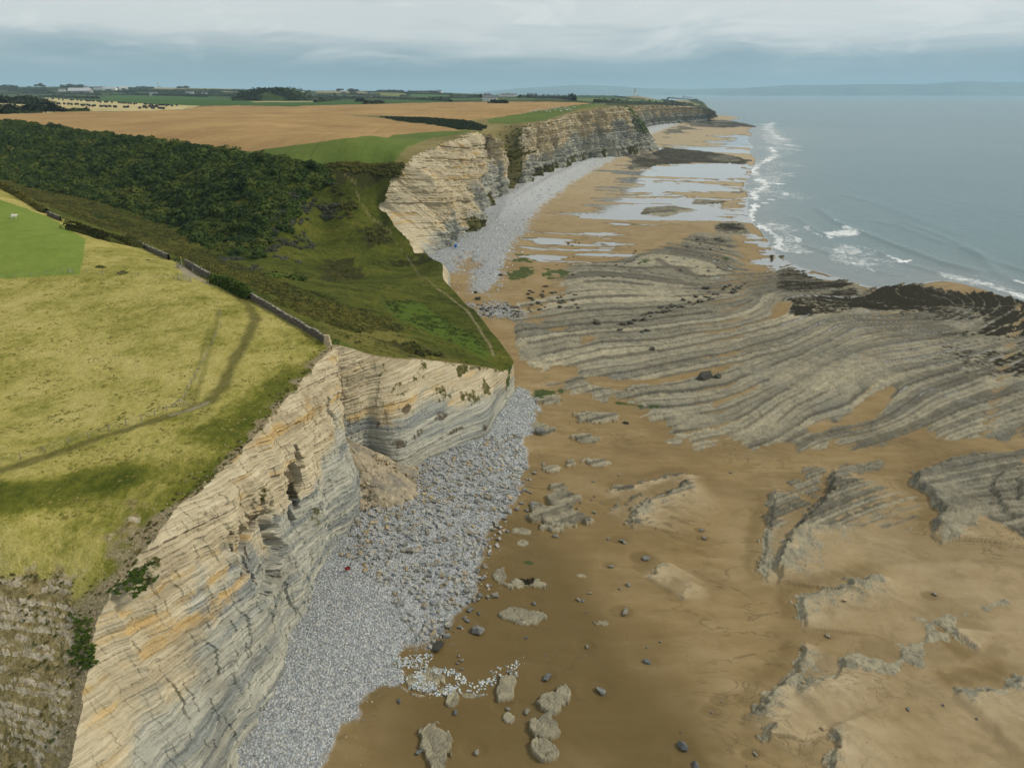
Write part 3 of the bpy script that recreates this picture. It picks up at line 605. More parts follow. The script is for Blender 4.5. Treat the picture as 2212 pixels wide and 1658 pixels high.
def mat_field(c1, c2, row=None, edge=None):
    def f_(t, b):
        P = t.pos(); n = t.noise(P, .02, 5, .6, .2); f = t.noise(P, .35, 5, .7)
        k = t.math('ADD', t.math('MULTIPLY', n, .7), t.math('MULTIPLY', f, .35))
        col = t.colramp(k, [(.36, c1), (.66, c2)])
        if row is not None:
            w = t.noise(t.map(P, (.55, .012, .01), (0, 0, row)), 1, 3, .6)
            col = t.mix(t.math('MULTIPLY', t.ramp(w, .52, .68), .28), col, tuple(q*.62 for q in c1))
        if edge:
            s_ = t.math('ADD', t.math('MULTIPLY', t.attr('edge'), -.055), t.math('SUBTRACT', 1.0, t.math('MULTIPLY', f, .9)))
            col = t.mix(t.ramp(s_, .3, .6), col, t.colramp(f, [(.3, (.20, .17, .07)), (.7, (.40, .33, .16))]))
        t.put(b.inputs['Base Color'], col); grass_bump(t, b, P, 1.2, .5, .5)
    return f_
def mat_farm(t, b):
    P = t.pos(); f = t.noise(P, .03, 5, .7)
    col = t.mix(.5, t.attrc('col'), t.colramp(f, [(.3, (.5, .5, .5)), (.7, (1, 1, 1))]), 'MULTIPLY')
    hd = t.voro(t.map(P, (.0042, .0016, 0), (0, 0, .25)), 1.0, 'DISTANCE_TO_EDGE')
    t.put(b.inputs['Base Color'], col); b.inputs['Roughness'].default_value = .95; b.inputs['Specular IOR Level'].default_value = .05
MAT_MEADOW = material('dry_meadow_grass', mat_meadow); MAT_VALLEY = material('valley_turf', mat_valley)
regs = {0: ('meadow', MAT_MEADOW), 1: ('valley', MAT_VALLEY), 2: ('pasture', material('grazed_grass', mat_field((.10, .165, .022), (.205, .26, .048)))),
        3: ('wheat_field', material('ripe_wheat', mat_field((.27, .170, .068), (.43, .28, .115), R(-38)))), 4: ('pasture', material('clifftop_grass', mat_field((.070, .115, .020), (.135, .175, .035), R(-38), True))),
        5: ('stubble_field', material('stubble', mat_field((.38, .31, .13), (.56, .47, .25), R(-60)))), 6: ('farmland', material('patchwork_fields', mat_farm)), 7: ('rough_grass', material('rough_grass', mat_field((.10, .095, .028), (.27, .22, .09))))}
LV = np.stack([LX, LY, LZ], 1)
for cid, (nm, m) in regs.items():
    fs = lf[cls == cid]
    if not len(fs): continue
    used, inv = np.unique(fs, return_inverse=True)
    a2 = {k: v[used] for k, v in att.items()}
    if cid == 6: a2 = dict(col=vc_[used])
    if cid in (3, 5): a2 = {}
    mesh_obj(nm, LV[used], inv.reshape(-1, 3), m, a2, kind='structure')
# ------------------------------------------------------------------ the foreshore
yy = np.r_[np.linspace(1900, 700, 640), np.linspace(698.5, 330, 250), np.linspace(329, 222, 95)]
dep = PITCH+np.arctan((yy-829)/FPX); rr = np.r_[14, 20, 26, 30, 59/np.tan(dep)]; rr = rr[rr < 3300]
az = np.radians(np.r_[np.linspace(-80, -43, 30), np.linspace(-42, 54, 1180), np.linspace(54.5, 66, 14)])
GA, GR = np.meshgrid(az, rr); BX, BY = np.sin(GA)*GR, np.cos(GA)*GR
ZS = BEACH(BX, BY)
b2 = lambda pts: atl(pts, 1.4)[:, :2]

ISO = {0: [(1300, 741), (1400, 735), (1480, 722), (1539, 714), (1575, 711), (1609, 699), (1661, 678), (1682, 663), (1691, 647), (1710, 637), (1734, 632)],
       1: [(1440, 757), (1500, 745), (1600, 720), (1737, 690), (1770, 670), (1804, 666), (1868, 668), (1922, 670), (1990, 669), (2035, 660), (2040, 650), (2010, 645)],
       2: [(1480, 780), (1539, 769), (1600, 757), (1670, 739), (1734, 714), (1764, 699), (1813, 684), (1859, 681), (1920, 684), (1980, 681), (2014, 684), (2056, 666), (2069, 654), (2050, 643), (1980, 634)],
       3: [(1450, 812), (1520, 795), (1643, 766), (1722, 745), (1758, 724), (1804, 702), (1843, 692), (1904, 690), (1965, 689), (2014, 692), (2050, 678), (2081, 663), (2087, 650), (2070, 640)],
       4: [(1400, 850), (1480, 845), (1582, 836), (1661, 797), (1740, 766), (1798, 739), (1831, 720), (1849, 705), (1904, 701), (1980, 698), (2017, 695), (2044, 687), (2090, 668), (2110, 655), (2100, 641)],
       5: [(1380, 890), (1450, 885), (1539, 870), (1600, 851), (1661, 824), (1710, 797), (1770, 760), (1819, 739), (1843, 727), (1889, 717), (1959, 714), (2026, 708), (2069, 693), (2096, 675), (2125, 655), (2120, 642)],
       6: [(1400, 915), (1450, 905), (1539, 884), (1661, 838), (1801, 762), (1843, 742), (1898, 724), (2038, 714), (2084, 711), (2117, 687), (2148, 669), (2175, 657), (2166, 644), (2136, 635)],
       7: [(1430, 945), (1539, 924), (1630, 894), (1728, 836), (1813, 778), (1874, 752), (1965, 738), (2056, 726), (2102, 716), (2148, 688), (2190, 665), (2195, 650)],
       8.5: [(1470, 975), (1539, 955), (1600, 937), (1691, 870), (1783, 818), (1874, 775), (1996, 756), (2117, 732), (2212, 699)],
       11: [(1600, 990), (1691, 967), (1706, 958), (1758, 936), (1843, 909), (1886, 888), (1904, 873), (1944, 848), (1996, 818), (2056, 803), (2136, 781), (2193, 757), (2212, 748)],
       13: [(1650, 1003), (1703, 979), (1764, 946), (1874, 930), (1959, 900), (2011, 866), (2102, 827), (2178, 803), (2212, 795)],
       15: [(1780, 985), (1843, 975), (1980, 925), (2080, 880), (2212, 840)], 18: [(1900, 985), (2030, 960), (2120, 930), (2212, 895)],
       -1: [(1274, 729), (1350, 722), (1450, 712), (1539, 700), (1600, 690), (1650, 670), (1662, 650), (1650, 635)],
       -2.5: [(1230, 695), (1350, 682), (1450, 672), (1560, 655), (1625, 640)], -4: [(1230, 652), (1350, 642), (1450, 642), (1540, 632), (1610, 622)],
       -6: [(1201, 597), (1292, 587), (1384, 593), (1480, 605), (1536, 612), (1585, 602)], -7.2: [(1180, 575), (1292, 575), (1400, 580), (1480, 590), (1540, 598), (1575, 585), (1560, 568), (1500, 555), (1430, 545)],
       -8.6: [(1380, 535), (1440, 540), (1520, 552), (1570, 562), (1590, 580)], -10: [(1390, 515), (1430, 525), (1500, 535), (1570, 545), (1610, 565)], -12: [(1400, 500), (1440, 495), (1520, 490), (1600, 500)],
       -3.2: [(1080, 700), (1150, 690), (1230, 672)], -5: [(1070, 650), (1150, 635), (1220, 622)],
       1.5: [(1250, 808), (1323, 796), (1414, 781), (1490, 765), (1570, 750)], 3.4: [(1290, 860), (1400, 835), (1480, 820), (1570, 797), (1640, 778)]}
pts_, val_ = [], []
for s_, l in ISO.items():
    l = np.array(l, float); q = []
    for a, b in zip(l[:-1], l[1:]):
        n = max(1, int(np.hypot(*(b-a))/45))
        for k in range(n): q.append(a+(b-a)*k/n)
    q.append(l[-1]); w = b2(q); pts_.append(w); val_ += [s_]*len(w)
STR = Field(np.concatenate(pts_), np.array(val_, float), R(-70), R(68), 6, 4000, n=520, lam=2e-3, ka=1.4)
sN = STR(BX, BY)
sN = sN+.20*(fbm(BX/9, BY/9, 3, 101)-.5)+.07*(fbm(BX/1.6, BY/1.6, 2, 102)-.5)

# where the bedrock stands above the sand (metres), from the survey outlines
RM = b2([(1020, 690), (1070, 655), (1120, 640), (1150, 575), (1175, 545), (1250, 552), (1380, 515), (1470, 488), (1540, 476), (1600, 492), (1645, 505), (1700, 565), (1760, 590), (1850, 598), (2040, 596), (2260, 640), (2620, 760), (2620, 1000), (2260, 960), (2050, 965), (1900, 985), (1790, 990), (1700, 985), (1600, 992), (1520, 1000), (1480, 990), (1420, 965), (1400, 935), (1370, 925), (1290, 918), (1280, 905), (1330, 893), (1290, 880), (1200, 868), (1150, 850), (1112, 830), (1090, 770)])
d = sdp(BX, BY, RM, 60); rg = np.clip(BY/100, .7, 5)
wz = (fbm(BX/(6*rg), BY/(6*rg), 4, 103)-.5)
off = -.9+(1.14+.24*(fbm(BX/(11*rg), BY/(5*rg), 4, 151)-.5)*2)*sst(d/rg+wz*16, -3.5, 6.5)
# sand lying in hollows of the ledges
for q, s_ in [([(1222, 808), (1285, 812), (1338, 820), (1445, 811), (1570, 790), (1590, 792), (1536, 808), (1445, 828), (1353, 850), (1277, 836)], .75), ([(1761, 924), (1843, 885), (1892, 851), (1929, 836), (1898, 870), (1883, 893), (1813, 917)], 1.0),
              ([(1560, 1004), (1630, 979), (1691, 961), (1710, 958), (1702, 978), (1655, 1004)], 1.0), ([(1539, 872), (1585, 846), (1636, 833), (1610, 855), (1539, 878)], .9), ([(1660, 1000), (1720, 985), (1800, 968), (1830, 975), (1770, 990), (1700, 1003)], .8),
              ([(1539, 716), (1600, 702), (1661, 678), (1686, 650), (1700, 650), (1690, 672), (1650, 690), (1600, 706)], .55), ([(1190, 800), (1240, 790), (1275, 800), (1240, 830), (1190, 830)], .6), ([(1150, 545), (1330, 530), (1400, 540), (1340, 565), (1200, 575)], .5),
              ([(1100, 745), (1125, 700), (1190, 720), (1255, 728), (1225, 770), (1170, 800), (1110, 800)], -.5), ([(1040, 670), (1100, 650), (1200, 640), (1240, 690), (1180, 720), (1100, 745), (1070, 720)], -.22), ([(1850, 975), (1960, 960), (2120, 945), (2170, 950), (2020, 985), (1900, 992)], .9), ([(1240, 735), (1260, 720), (1300, 730), (1265, 760), (1238, 755)], .6),
              ([(1350, 935), (1440, 965), (1500, 1000), (1420, 990), (1330, 960)], .3), ([(1395, 950), (1450, 945), (1470, 955), (1430, 970)], -.6), ([(1435, 948), (1500, 880), (1560, 850), (1540, 880), (1480, 930)], -.2)]:
    off = off-s_*sst(sdp(BX, BY, b2(q), 20)/rg+wz*5, -1, 1.6)
off = off-.55*sst(fbm(BX/(20*rg), BY/(7*rg), 4, 104), .56, .72)*(BY > 105)
# separate slabs standing out of the sand  (picture centre, half sizes, relief)
SLABS = [(1208, 1084, 40, 17, .55), (1205, 1122, 60, 24, .6), (1192, 1018, 20, 8, .35), (1146, 1267, 50, 13, .45), (1130, 1336, 52, 15, .45), (1080, 1253, 17, 15, .35), (1091, 1493, 21, 28, .6), (1185, 1524, 28, 24, .7), (1217, 1504, 16, 22, .7), (1183, 1576, 32, 24, .75), (1176, 1623, 25, 21, .8), (977, 1524, 18, 18, .5), (944, 1622, 34, 50, .65), (1097, 1553, 13, 12, .4), (915, 1484, 48, 28, .3), (1290, 1003, 30, 8, .3), (1170, 932, 30, 12, .3), (1400, 843, 42, 12, .5), (1300, 1345, 16, 7, .3), (1345, 1055, 24, 6, .3), (1232, 1006, 12, 8, .25), (1095, 1060, 14, 8, .3), (965, 1500, 22, 12, .3), (1205, 1060, 20, 8, .3), (1290, 905, 50, 12, .5), (1185, 870, 35, 10, .5), (1260, 950, 30, 10, .4), (1125, 1155, 20, 7, .25), (1022, 1508, 26, 8, .2), (1258, 1245, 14, 5, .2), (1130, 1180, 12, 6, .2)]
wob2 = fbm(BX/2.2, BY/2.2, 4, 105)-.5
j2s = worley(BX/1.5+.3*wob2, BY/1.5, 156)[2]
for (px, py, hx, hy, h) in SLABS:
    c = b2([(px, py)])[0]; ax = b2([(px+hx, py)])[0]-c; ay = b2([(px, py-hy)])[0]-c; lx, ly = np.hypot(*ax), np.hypot(*ay)
    k = np.hypot(BX-c[0], BY-c[1]) < 2.2*max(lx, ly)
    u = ((BX[k]-c[0])*ax[0]+(BY[k]-c[1])*ax[1])/lx**2; v = ((BX[k]-c[0])*ay[0]+(BY[k]-c[1])*ay[1])/ly**2
    q = np.sqrt(u*u+v*v)+wob2[k]*.8+(j2s[k]-.5)*.55
    off[k] = np.maximum(off[k], -.9+(.9+h*.8)*(1-sst(q, .90, 1.06)))
# scarps: the beds stop along a ragged line; rock shows at the brink and dips under sand behind it
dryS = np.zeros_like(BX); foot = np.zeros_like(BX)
SCARPS = [([(1515, 1034), (1473, 1043), (1439, 1062), (1400, 1080), (1369, 1101), (1366, 1116), (1351, 1132), (1357, 1156)], 1, .55, 1.7, 7), ([(1439, 1208), (1424, 1220), (1387, 1247)], 1, .35, .5, 6),
          ([(1792, 994), (1791, 1025), (1789, 1055), (1777, 1073), (1752, 1104), (1704, 1143), (1682, 1189), (1673, 1225), (1670, 1256), (1688, 1282)], 1, .85, 6.0, 9), ([(1658, 1036), (1668, 1080), (1658, 1116), (1643, 1171), (1646, 1201), (1644, 1232), (1646, 1259), (1673, 1282)], 1, .35, 2.2, 4),
          ([(1943, 1232), (1889, 1236), (1813, 1259), (1752, 1277), (1722, 1281), (1718, 1300), (1722, 1329), (1725, 1353), (1736, 1372)], 1, .55, 3.4, 8), ([(1740, 1368), (1723, 1409), (1706, 1440), (1696, 1457), (1662, 1484), (1642, 1515), (1614, 1546), (1597, 1560)], 1, .5, 3.0, 8),
          ([(1830, 1405), (1809, 1437), (1792, 1460), (1747, 1474), (1703, 1498)], 1, .4, .6, 8), ([(2051, 1345), (2078, 1386), (2119, 1409)], 1, .45, .8, 6), ([(1668, 1551), (1652, 1570), (1642, 1587), (1662, 1606)], 1, .4, .9, 5), ([(1775, 1573), (1802, 1600), (1798, 1621), (1785, 1648), (1785, 1670)], 1, .5, 1.3, 8),
          ([(2209, 970), (2117, 976), (2026, 994), (1977, 1016), (1971, 1043), (2005, 1064), (2029, 1098), (2017, 1122), (2008, 1149), (2026, 1177), (2056, 1185)], 1, .8, 1.2, 10), ([(2240, 985), (2154, 1025), (2136, 1055), (2148, 1080), (2172, 1110), (2187, 1140)], 1, .5, 12, 10), ([(2235, 1015), (2196, 1034), (2190, 1060), (2205, 1090), (2212, 1105)], 1, .5, 8, 10),
          ([(1390, 1060), (1350, 1090), (1300, 1105)], 1, .2, .3, 4), ([(1520, 1020), (1440, 1026), (1350, 1050), (1290, 1070)], 1, .25, .4, 4), ([(2212, 1437), (2170, 1470), (2090, 1478), (2040, 1490)], 1, .45, 1.8, 10), ([(1480, 1250), (1466, 1280), (1476, 1300)], 1, .22, .3, 3)]
cid_w = worley(BX/.8, BY/.8, 106)
for ln, sg0, h, wr, fade in SCARPS:
    L = b2(ln); dd, sg = sdl(BX, BY, L, fade*2.2)
    rag = (cid_w[2]-.5)*.75+(wob2)*1.6
    s_ = np.where(dd < 900, dd*sg*sg0+rag*.8, -900)
    seglen = (1-sst(dd, fade*.7, fade*1.5))
    kk_ = dd < 900; af = np.zeros_like(dd); af[kk_] = arcfade(BX[kk_], BY[kk_], L); seglen = seglen*af
    ZS = ZS+np.where(s_ > -900, h*1.25*sst(s_, .2, .9)*np.exp(-np.maximum(s_, 0)/fade)*seglen-.07*np.exp(-(s_+.5)**2/.5)*seglen, 0)
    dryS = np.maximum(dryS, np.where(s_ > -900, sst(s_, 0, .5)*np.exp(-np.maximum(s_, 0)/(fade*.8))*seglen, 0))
    foot = np.maximum(foot, np.where(s_ > -900, np.exp(-((s_+1.3)/1.6)**2)*seglen, 0))  # dark band at the scarp foot: damp sand plus a painted shadow line
    off = np.where((s_ > 0) & (dd < fade*1.5), np.maximum(off, .24-.20*s_/wr+.34*wob2-(1-af)*.8), off)
# broken reef rock on the lower right
RP = b2([(1826, 1409), (1900, 1404), (1969, 1364), (1969, 1328), (2037, 1314), (2068, 1317), (2122, 1293), (2160, 1276), (2212, 1280), (2212, 1307), (2105, 1324), (2081, 1334), (2054, 1358), (2064, 1375), (2037, 1392), (2000, 1433), (1952, 1471), (1894, 1471), (1853, 1457), (1795, 1460)])
off = np.maximum(off, -.9+1.22*sst(sdp(BX, BY, RP, 12)+wob2*3.2, -.6, 1.2))
R2 = b2([(2230, 955), (2117, 976), (2026, 994), (1977, 1016), (1971, 1043), (2005, 1064), (2029, 1098), (2017, 1122), (2008, 1149), (2026, 1177), (2056, 1183), (2090, 1160), (2130, 1125), (2240, 1175)])
off = np.maximum(off, -.9+1.2*sst(sdp(BX, BY, R2, 12)+wob2*2.5, -.4, 1.4))
RU = b2([(1800, 1000), (1850, 990), (1960, 985), (1900, 1010), (1850, 1030), (1800, 1050)]); off = np.maximum(off, -.9+1.1*sst(sdp(BX, BY, RU, 12)+wob2*3, -.4, 1.4))
RV = b2([(1705, 1020), (1760, 1000), (1790, 1010), (1785, 1060), (1740, 1110), (1690, 1090), (1650, 1110), (1640, 1080), (1690, 1060)]); off = np.maximum(off, -.9+1.02*sst(sdp(BX, BY, RV, 12)+wob2*5, -.4, 1.6))
# reefs that run out to sea further along
for q in ([(1375, 340), (1430, 322), (1540, 330), (1650, 345), (1600, 352), (1500, 350), (1420, 362), (1360, 372), (1340, 360)], [(1500, 262), (1560, 258), (1672, 268), (1640, 274), (1520, 276), (1430, 300), (1420, 292)], [(1540, 234), (1590, 232), (1610, 236), (1560, 240)], [(1525, 482), (1575, 475), (1615, 478), (1650, 502), (1600, 506), (1535, 498)], [(1570, 413), (1600, 406), (1630, 411), (1600, 416)],
          [(1495, 512), (1560, 508), (1580, 522), (1520, 524)], [(1650, 545), (1665, 540), (1690, 545), (1675, 566), (1655, 567)], [(1490, 425), (1580, 432), (1560, 440), (1480, 440)], [(1380, 445), (1460, 440), (1520, 452), (1440, 470), (1370, 462)]):
    c = b2(q); s_ = np.hypot(*(c.mean(0)))/100
    dd = sdp(BX, BY, c, 60)/s_; k = dd > -9
    off[k] = np.maximum(off[k], -.9+1.35*sst(dd[k]+wz[k]*5, -.5, 1.0))

dsn = np.maximum(np.abs(np.gradient(sN, axis=0)), np.abs(np.gradient(sN, axis=1))); f1_, f4_, f9_ = [1-sst(dsn*q_, .16, .34) for q_ in (1, 4, 9)]
# relief of the beds: long scarps along strike with smaller steps on them, broken by joints
def ramp_saw(f): return np.where(f < .86, f/.86, (1-f)/.14)
m1 = sN-np.floor(sN); s4 = sN*4+.12*(fbm(BX/3, BY/3, 2, 107)-.5); m4 = s4-np.floor(s4)
farf_ = np.clip(BY/230, .8, 6)
j1 = worley(BX/(.9*rg**.5), BY/(.9*rg**.5), 108); j2 = worley(BX/2.6+.3*wob2, BY/2.6, 109)
joint = sst(j1[1]-j1[0], .12, .0); joint2 = sst(j2[1]-j2[0], .09, .0)
s9 = sN*9+.25*(fbm(BX/2, BY/2, 2, 153)-.5); m9 = s9-np.floor(s9)
s2 = sN*2+.10*(fbm(BX/5, BY/5, 2, 157)-.5); m2 = s2-np.floor(s2); f2_ = 1-sst(dsn*2, .16, .34)
strat = (.28*ramp_saw(m1)*f1_+.20*ramp_saw(m2)*f2_+.09*ramp_saw(m4)*f4_+.06*f4_*hsh(np.floor(s4), np.zeros_like(s4), 110))
lowfold = (BY > 84)|(BX > 70)
hb_ = lambda q_, sd_: hsh(np.floor(q_), np.floor(q_)*0, sd_); band = (hb_(s2, 126)*.55*f2_+hb_(s4, 125)*.30*f4_+hb_(sN, 158)*.15-.5)*1.3+.5+.22*(fbm(BX/9, BY/9, 3, 159)-.5)
band = np.where(lowfold, band, .55+.3*(j2[2]-.5))
relief = np.where(lowfold, strat, .12*ramp_saw(m4))*(.5+.5*vn(BX/12, BY/12, 112))+.06*(j1[2]-.5)-.05*joint-.06*joint2+.13*(fbm(BX/.5, BY/.5, 3, 111)-.5)
ZR = ZS+off-.13+relief
sandund = .07*(fbm(BX/8, BY/8, 3, 113)-.5)+.018*(fbm(BX/1.1, BY/.5, 2, 114)-.5)
rip = .03*np.sin((BX*.6+BY*.9)*3.2+4*fbm(BX/3, BY/3, 2, 115))*sst(fbm(BX/9, BY/9, 2, 116), .55, .7)
ZSand = ZS+sandund+rip
rock = sst(ZR-ZSand, -.03, .05)

# cobble banks heaped against the cliffs
CB1 = b2([(430, 1760), (620, 1760), (700, 1662), (735, 1605), (778, 1545), (832, 1496), (862, 1480), (848, 1451), (873, 1425), (937, 1408), (952, 1382), (970, 1350), (988, 1323), (1030, 1294), (1043, 1258), (1030, 1235), (1045, 1203), (1052, 1172), (1066, 1140), (1091, 1121), (1120, 1088), (1113, 1066), (1130, 1050), (1138, 1000), (1136, 960), (1162, 915), (1164, 882), (1148, 853), (1116, 845), (1060, 900), (1000, 930), (860, 1010), (700, 1050), (640, 1300), (400, 1600)])
CB2 = b2([(900, 560), (1000, 505), (1040, 440), (1130, 385), (1270, 338), (1340, 345), (1300, 364), (1235, 400), (1172, 448), (1142, 490), (1112, 530), (1090, 575), (1078, 612), (1050, 640), (1015, 640), (1010, 600), (960, 600), (930, 580)])
CB3 = b2([(1360, 288), (1400, 270), (1470, 263), (1478, 267), (1440, 280), (1400, 296), (1375, 300)])
CB4 = b2([(1020, 668), (1070, 660), (1105, 672), (1110, 690), (1040, 690)])
cw_ = fbm(BX/2.0, BY/2.0, 4, 117)-.5
g1 = sdp(BX, BY, CB1, 25); g2 = sdp(BX, BY, CB2, 60); g3 = sdp(BX, BY, CB3, 300); g4 = sdp(BX, BY, CB4, 30)
gs = b2([(985, 575), (1020, 560), (1040, 580), (1010, 640), (990, 625)]); gsd = sdp(BX, BY, gs, 30)
cob = np.maximum.reduce([sst(g1+cw_*2.6, -.4, .6), sst(g2+cw_*9, -2, 2)*(1-.9*sst(gsd+cw_*14, -2, 5)), sst(g3, -8, 8), sst(g4+cw_*12, -2, 2)*.9])
bank = 1.0*(1-np.exp(-np.clip(g1, 0, 99)/7))+2.2*(1-np.exp(-np.clip(g2, 0, 99)/14))+2.5*(1-np.exp(-np.clip(g3, 0, 200)/30))
ZC = ZS+bank*.55*cob+.22*(fbm(BX/1.2, BY/1.2, 3, 118)-.5)*cob
berm = .8*np.exp(-((g2-16)/4)**2)*(BY > 330)
inl = sdp(BX, BY, np.r_[EDGE[::25, :2], [(-200, 1200), (-600, 800), (-300, 100), (-120, 10)]], 12)
Z = np.maximum(ZSand, ZR); Z = np.where(cob > .02, np.maximum(ZC*cob+Z*(1-cob), Z*(1-cob)+ZC*cob), Z)+berm*cob-9*sst(inl, 1.5, 6)
rock = rock*(1-cob)
# weed, algae, standing water
wd = [b2(np.c_[1539.2+np.array(q)[:, 0]*.30424, 504.5+np.array(q)[:, 1]*.30424]) for q in (
    [(560, 440), (700, 425), (840, 400), (1000, 400), (1100, 345), (1300, 335), (1600, 365), (1660, 385), (1630, 290), (1720, 310), (1850, 325), (2000, 380), (2260, 470), (2260, 1010), (2100, 990), (1980, 905), (2120, 830), (2150, 720), (1950, 740), (1870, 700), (1960, 580), (1780, 545), (1600, 590), (1450, 575), (1250, 560), (1080, 535), (900, 520), (760, 540), (640, 560)],
    [(430, 340), (520, 260), (720, 225), (870, 250), (1040, 250), (1060, 262), (960, 315), (800, 360), (650, 385), (500, 380)], [(320, 205), (360, 125), (475, 125), (445, 180), (380, 212)], [(720, 220), (760, 180), (830, 215), (760, 235)])]
wd += [b2(q) for q in ([(1520, 485), (1575, 476), (1615, 478), (1652, 502), (1600, 507), (1535, 499)], [(1570, 414), (1600, 407), (1632, 411), (1600, 417)], [(1495, 513), (1560, 508), (1580, 522), (1520, 524)], [(1590, 346), (1650, 342), (1655, 348), (1600, 352)])]
weed = np.zeros_like(BX)
for q in wd: weed = np.maximum(weed, sst(sdp(BX, BY, q, 50)/np.clip(BY/130, 1, 5)+wz*12, -2.0, 2.5))
shore_d = sdl(BX, BY, b2([(1690, 560), (1760, 590), (1850, 612), (1960, 615), (2045, 603), (2130, 625), (2260, 665)]), 200)[0]; shore_d = np.where(shore_d > 900, 200, shore_d)
weed = weed*(.76+.5*np.exp(-shore_d/22))*(.85+.5*(band-.3)); weed = np.maximum(weed, .85*sst(BX, 118, 150)*np.exp(-(shore_d/45)**2)*(BY > 130))
weed = np.maximum(weed, .60*sst(fbm(BX/16, BY/9, 4, 119), .54, .66)*sst(BX, 75, 125)*(BY > 120))
reef2 = np.maximum(sst(sdp(BX, BY, b2([(1375, 335), (1430, 318), (1660, 343), (1600, 356), (1420, 366), (1340, 360)]), 90), -5, 10), sst(sdp(BX, BY, b2([(1430, 300), (1500, 258), (1680, 266), (1640, 278), (1520, 280)]), 300), -10, 30))
weed = weed*(1-.35*sst(fbm(BX/22, BY/7, 4, 127), .46, .60))*(1-.6*f1_*sst(m1, .80, .93)*sst(fbm(BX/18, BY/18, 3, 128), .40, .55))
weed = np.maximum(weed, .62*reef2*sst(fbm(BX/26, BY/50, 3, 121), .35, .6))
alg = np.zeros_like(BX)
for q in ([(1154, 857), (1170, 846), (1210, 847), (1202, 863), (1165, 872)], [(1292, 868), (1353, 870), (1436, 880), (1385, 884), (1325, 874)], [(1080, 610), (1092, 586), (1150, 580), (1146, 598), (1110, 610)], [(1092, 566), (1150, 560), (1148, 570), (1092, 572)], [(1376, 568), (1396, 556), (1414, 565), (1395, 571)], [(1170, 526), (1185, 522), (1225, 528), (1200, 532)], [(1090, 548), (1140, 556), (1135, 562), (1090, 555)], [(1172, 582), (1240, 588), (1225, 594), (1175, 588)], [(1080, 628), (1106, 616), (1100, 626)], [(1135, 520), (1155, 518), (1150, 526)], [(1552, 548), (1580, 555), (1570, 566)], [(1100, 1218), (1140, 1212), (1150, 1222), (1110, 1226)], [(1175, 592), (1195, 598), (1215, 600), (1180, 606)]):
    alg = np.maximum(alg, sst(sdp(BX, BY, b2(q), 25)/np.clip(BY/130, .8, 4)+wob2*4+wz*5, -1.0, 1.4))
blk = sst(sdp(BX, BY, b2([(1104, 1252), (1125, 1248), (1150, 1254), (1148, 1262), (1112, 1260)]), 6)+wob2*3, -.3, .6); weed = np.maximum(weed, blk)
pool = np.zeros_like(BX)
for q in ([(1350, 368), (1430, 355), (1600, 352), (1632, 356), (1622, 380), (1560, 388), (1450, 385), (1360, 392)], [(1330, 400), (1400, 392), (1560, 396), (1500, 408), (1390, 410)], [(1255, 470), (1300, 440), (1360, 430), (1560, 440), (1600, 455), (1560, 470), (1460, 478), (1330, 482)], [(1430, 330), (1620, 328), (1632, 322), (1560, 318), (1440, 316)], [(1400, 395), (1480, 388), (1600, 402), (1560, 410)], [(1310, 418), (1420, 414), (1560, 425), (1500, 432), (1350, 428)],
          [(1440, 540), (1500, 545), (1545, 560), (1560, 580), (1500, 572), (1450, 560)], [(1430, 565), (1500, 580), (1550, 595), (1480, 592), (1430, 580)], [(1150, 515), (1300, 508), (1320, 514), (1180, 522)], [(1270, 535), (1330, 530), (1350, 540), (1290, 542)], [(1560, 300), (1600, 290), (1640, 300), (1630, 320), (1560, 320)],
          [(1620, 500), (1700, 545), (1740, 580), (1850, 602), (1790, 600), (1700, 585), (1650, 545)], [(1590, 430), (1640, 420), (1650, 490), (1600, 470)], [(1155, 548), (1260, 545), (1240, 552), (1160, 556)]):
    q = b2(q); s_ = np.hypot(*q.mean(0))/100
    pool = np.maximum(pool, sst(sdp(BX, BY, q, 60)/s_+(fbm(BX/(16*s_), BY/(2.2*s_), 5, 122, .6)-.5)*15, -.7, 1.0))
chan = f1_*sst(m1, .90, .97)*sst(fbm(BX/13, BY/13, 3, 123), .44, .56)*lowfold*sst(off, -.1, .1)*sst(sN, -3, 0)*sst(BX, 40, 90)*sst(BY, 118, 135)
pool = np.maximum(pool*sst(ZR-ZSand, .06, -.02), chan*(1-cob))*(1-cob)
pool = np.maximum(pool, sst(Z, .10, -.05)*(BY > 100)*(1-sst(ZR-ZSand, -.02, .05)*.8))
near = b2([(700, 1700), (1000, 1300), (1080, 1130), (1180, 1100), (1300, 1300), (1450, 1480), (1500, 1700)])
damp_shade = np.clip(.85*sst(sdp(BX, BY, near, 40), -14, 14)+.9*(fbm(BX/15, BY/15, 4, 124)-.5)+.35*sst(BY, 120, 40)*sst(BX, 60, 10), 0, 1)
damp_shade = np.maximum(damp_shade, sst(pool, 0, .5))
SCOUR = [(1032, 1362, 1.6), (946, 1398, 1.4), (1297, 1491, 2.0), (1182, 1462, 1.4), (1030, 1623, 1.2), (1200, 1157, 1.4), (1321, 1222, 1.2), (1395, 1205, 1.9), (1350, 1321, 1.8), (1154, 1302, 1.2), (1268, 1395, 1.2), (1399, 1428, 1.6), (1097, 1529, 1.2), (1139, 1536, 1.4), (1155, 1022, 1.5), (1152, 1090, 1.4), (1522, 1161, 1.1), (1515, 1144, .9), (1344, 1167, 1.6), (1475, 1611, 1.9), (1503, 1652, 1.6), (1521, 1161, .9), (2020, 1282, 1.3), (1631, 1626, 1.1), (1544, 1535, 1.3), (1560, 1512, 1.1), (1320, 1222, 1.1)]
pit = np.zeros_like(BX)
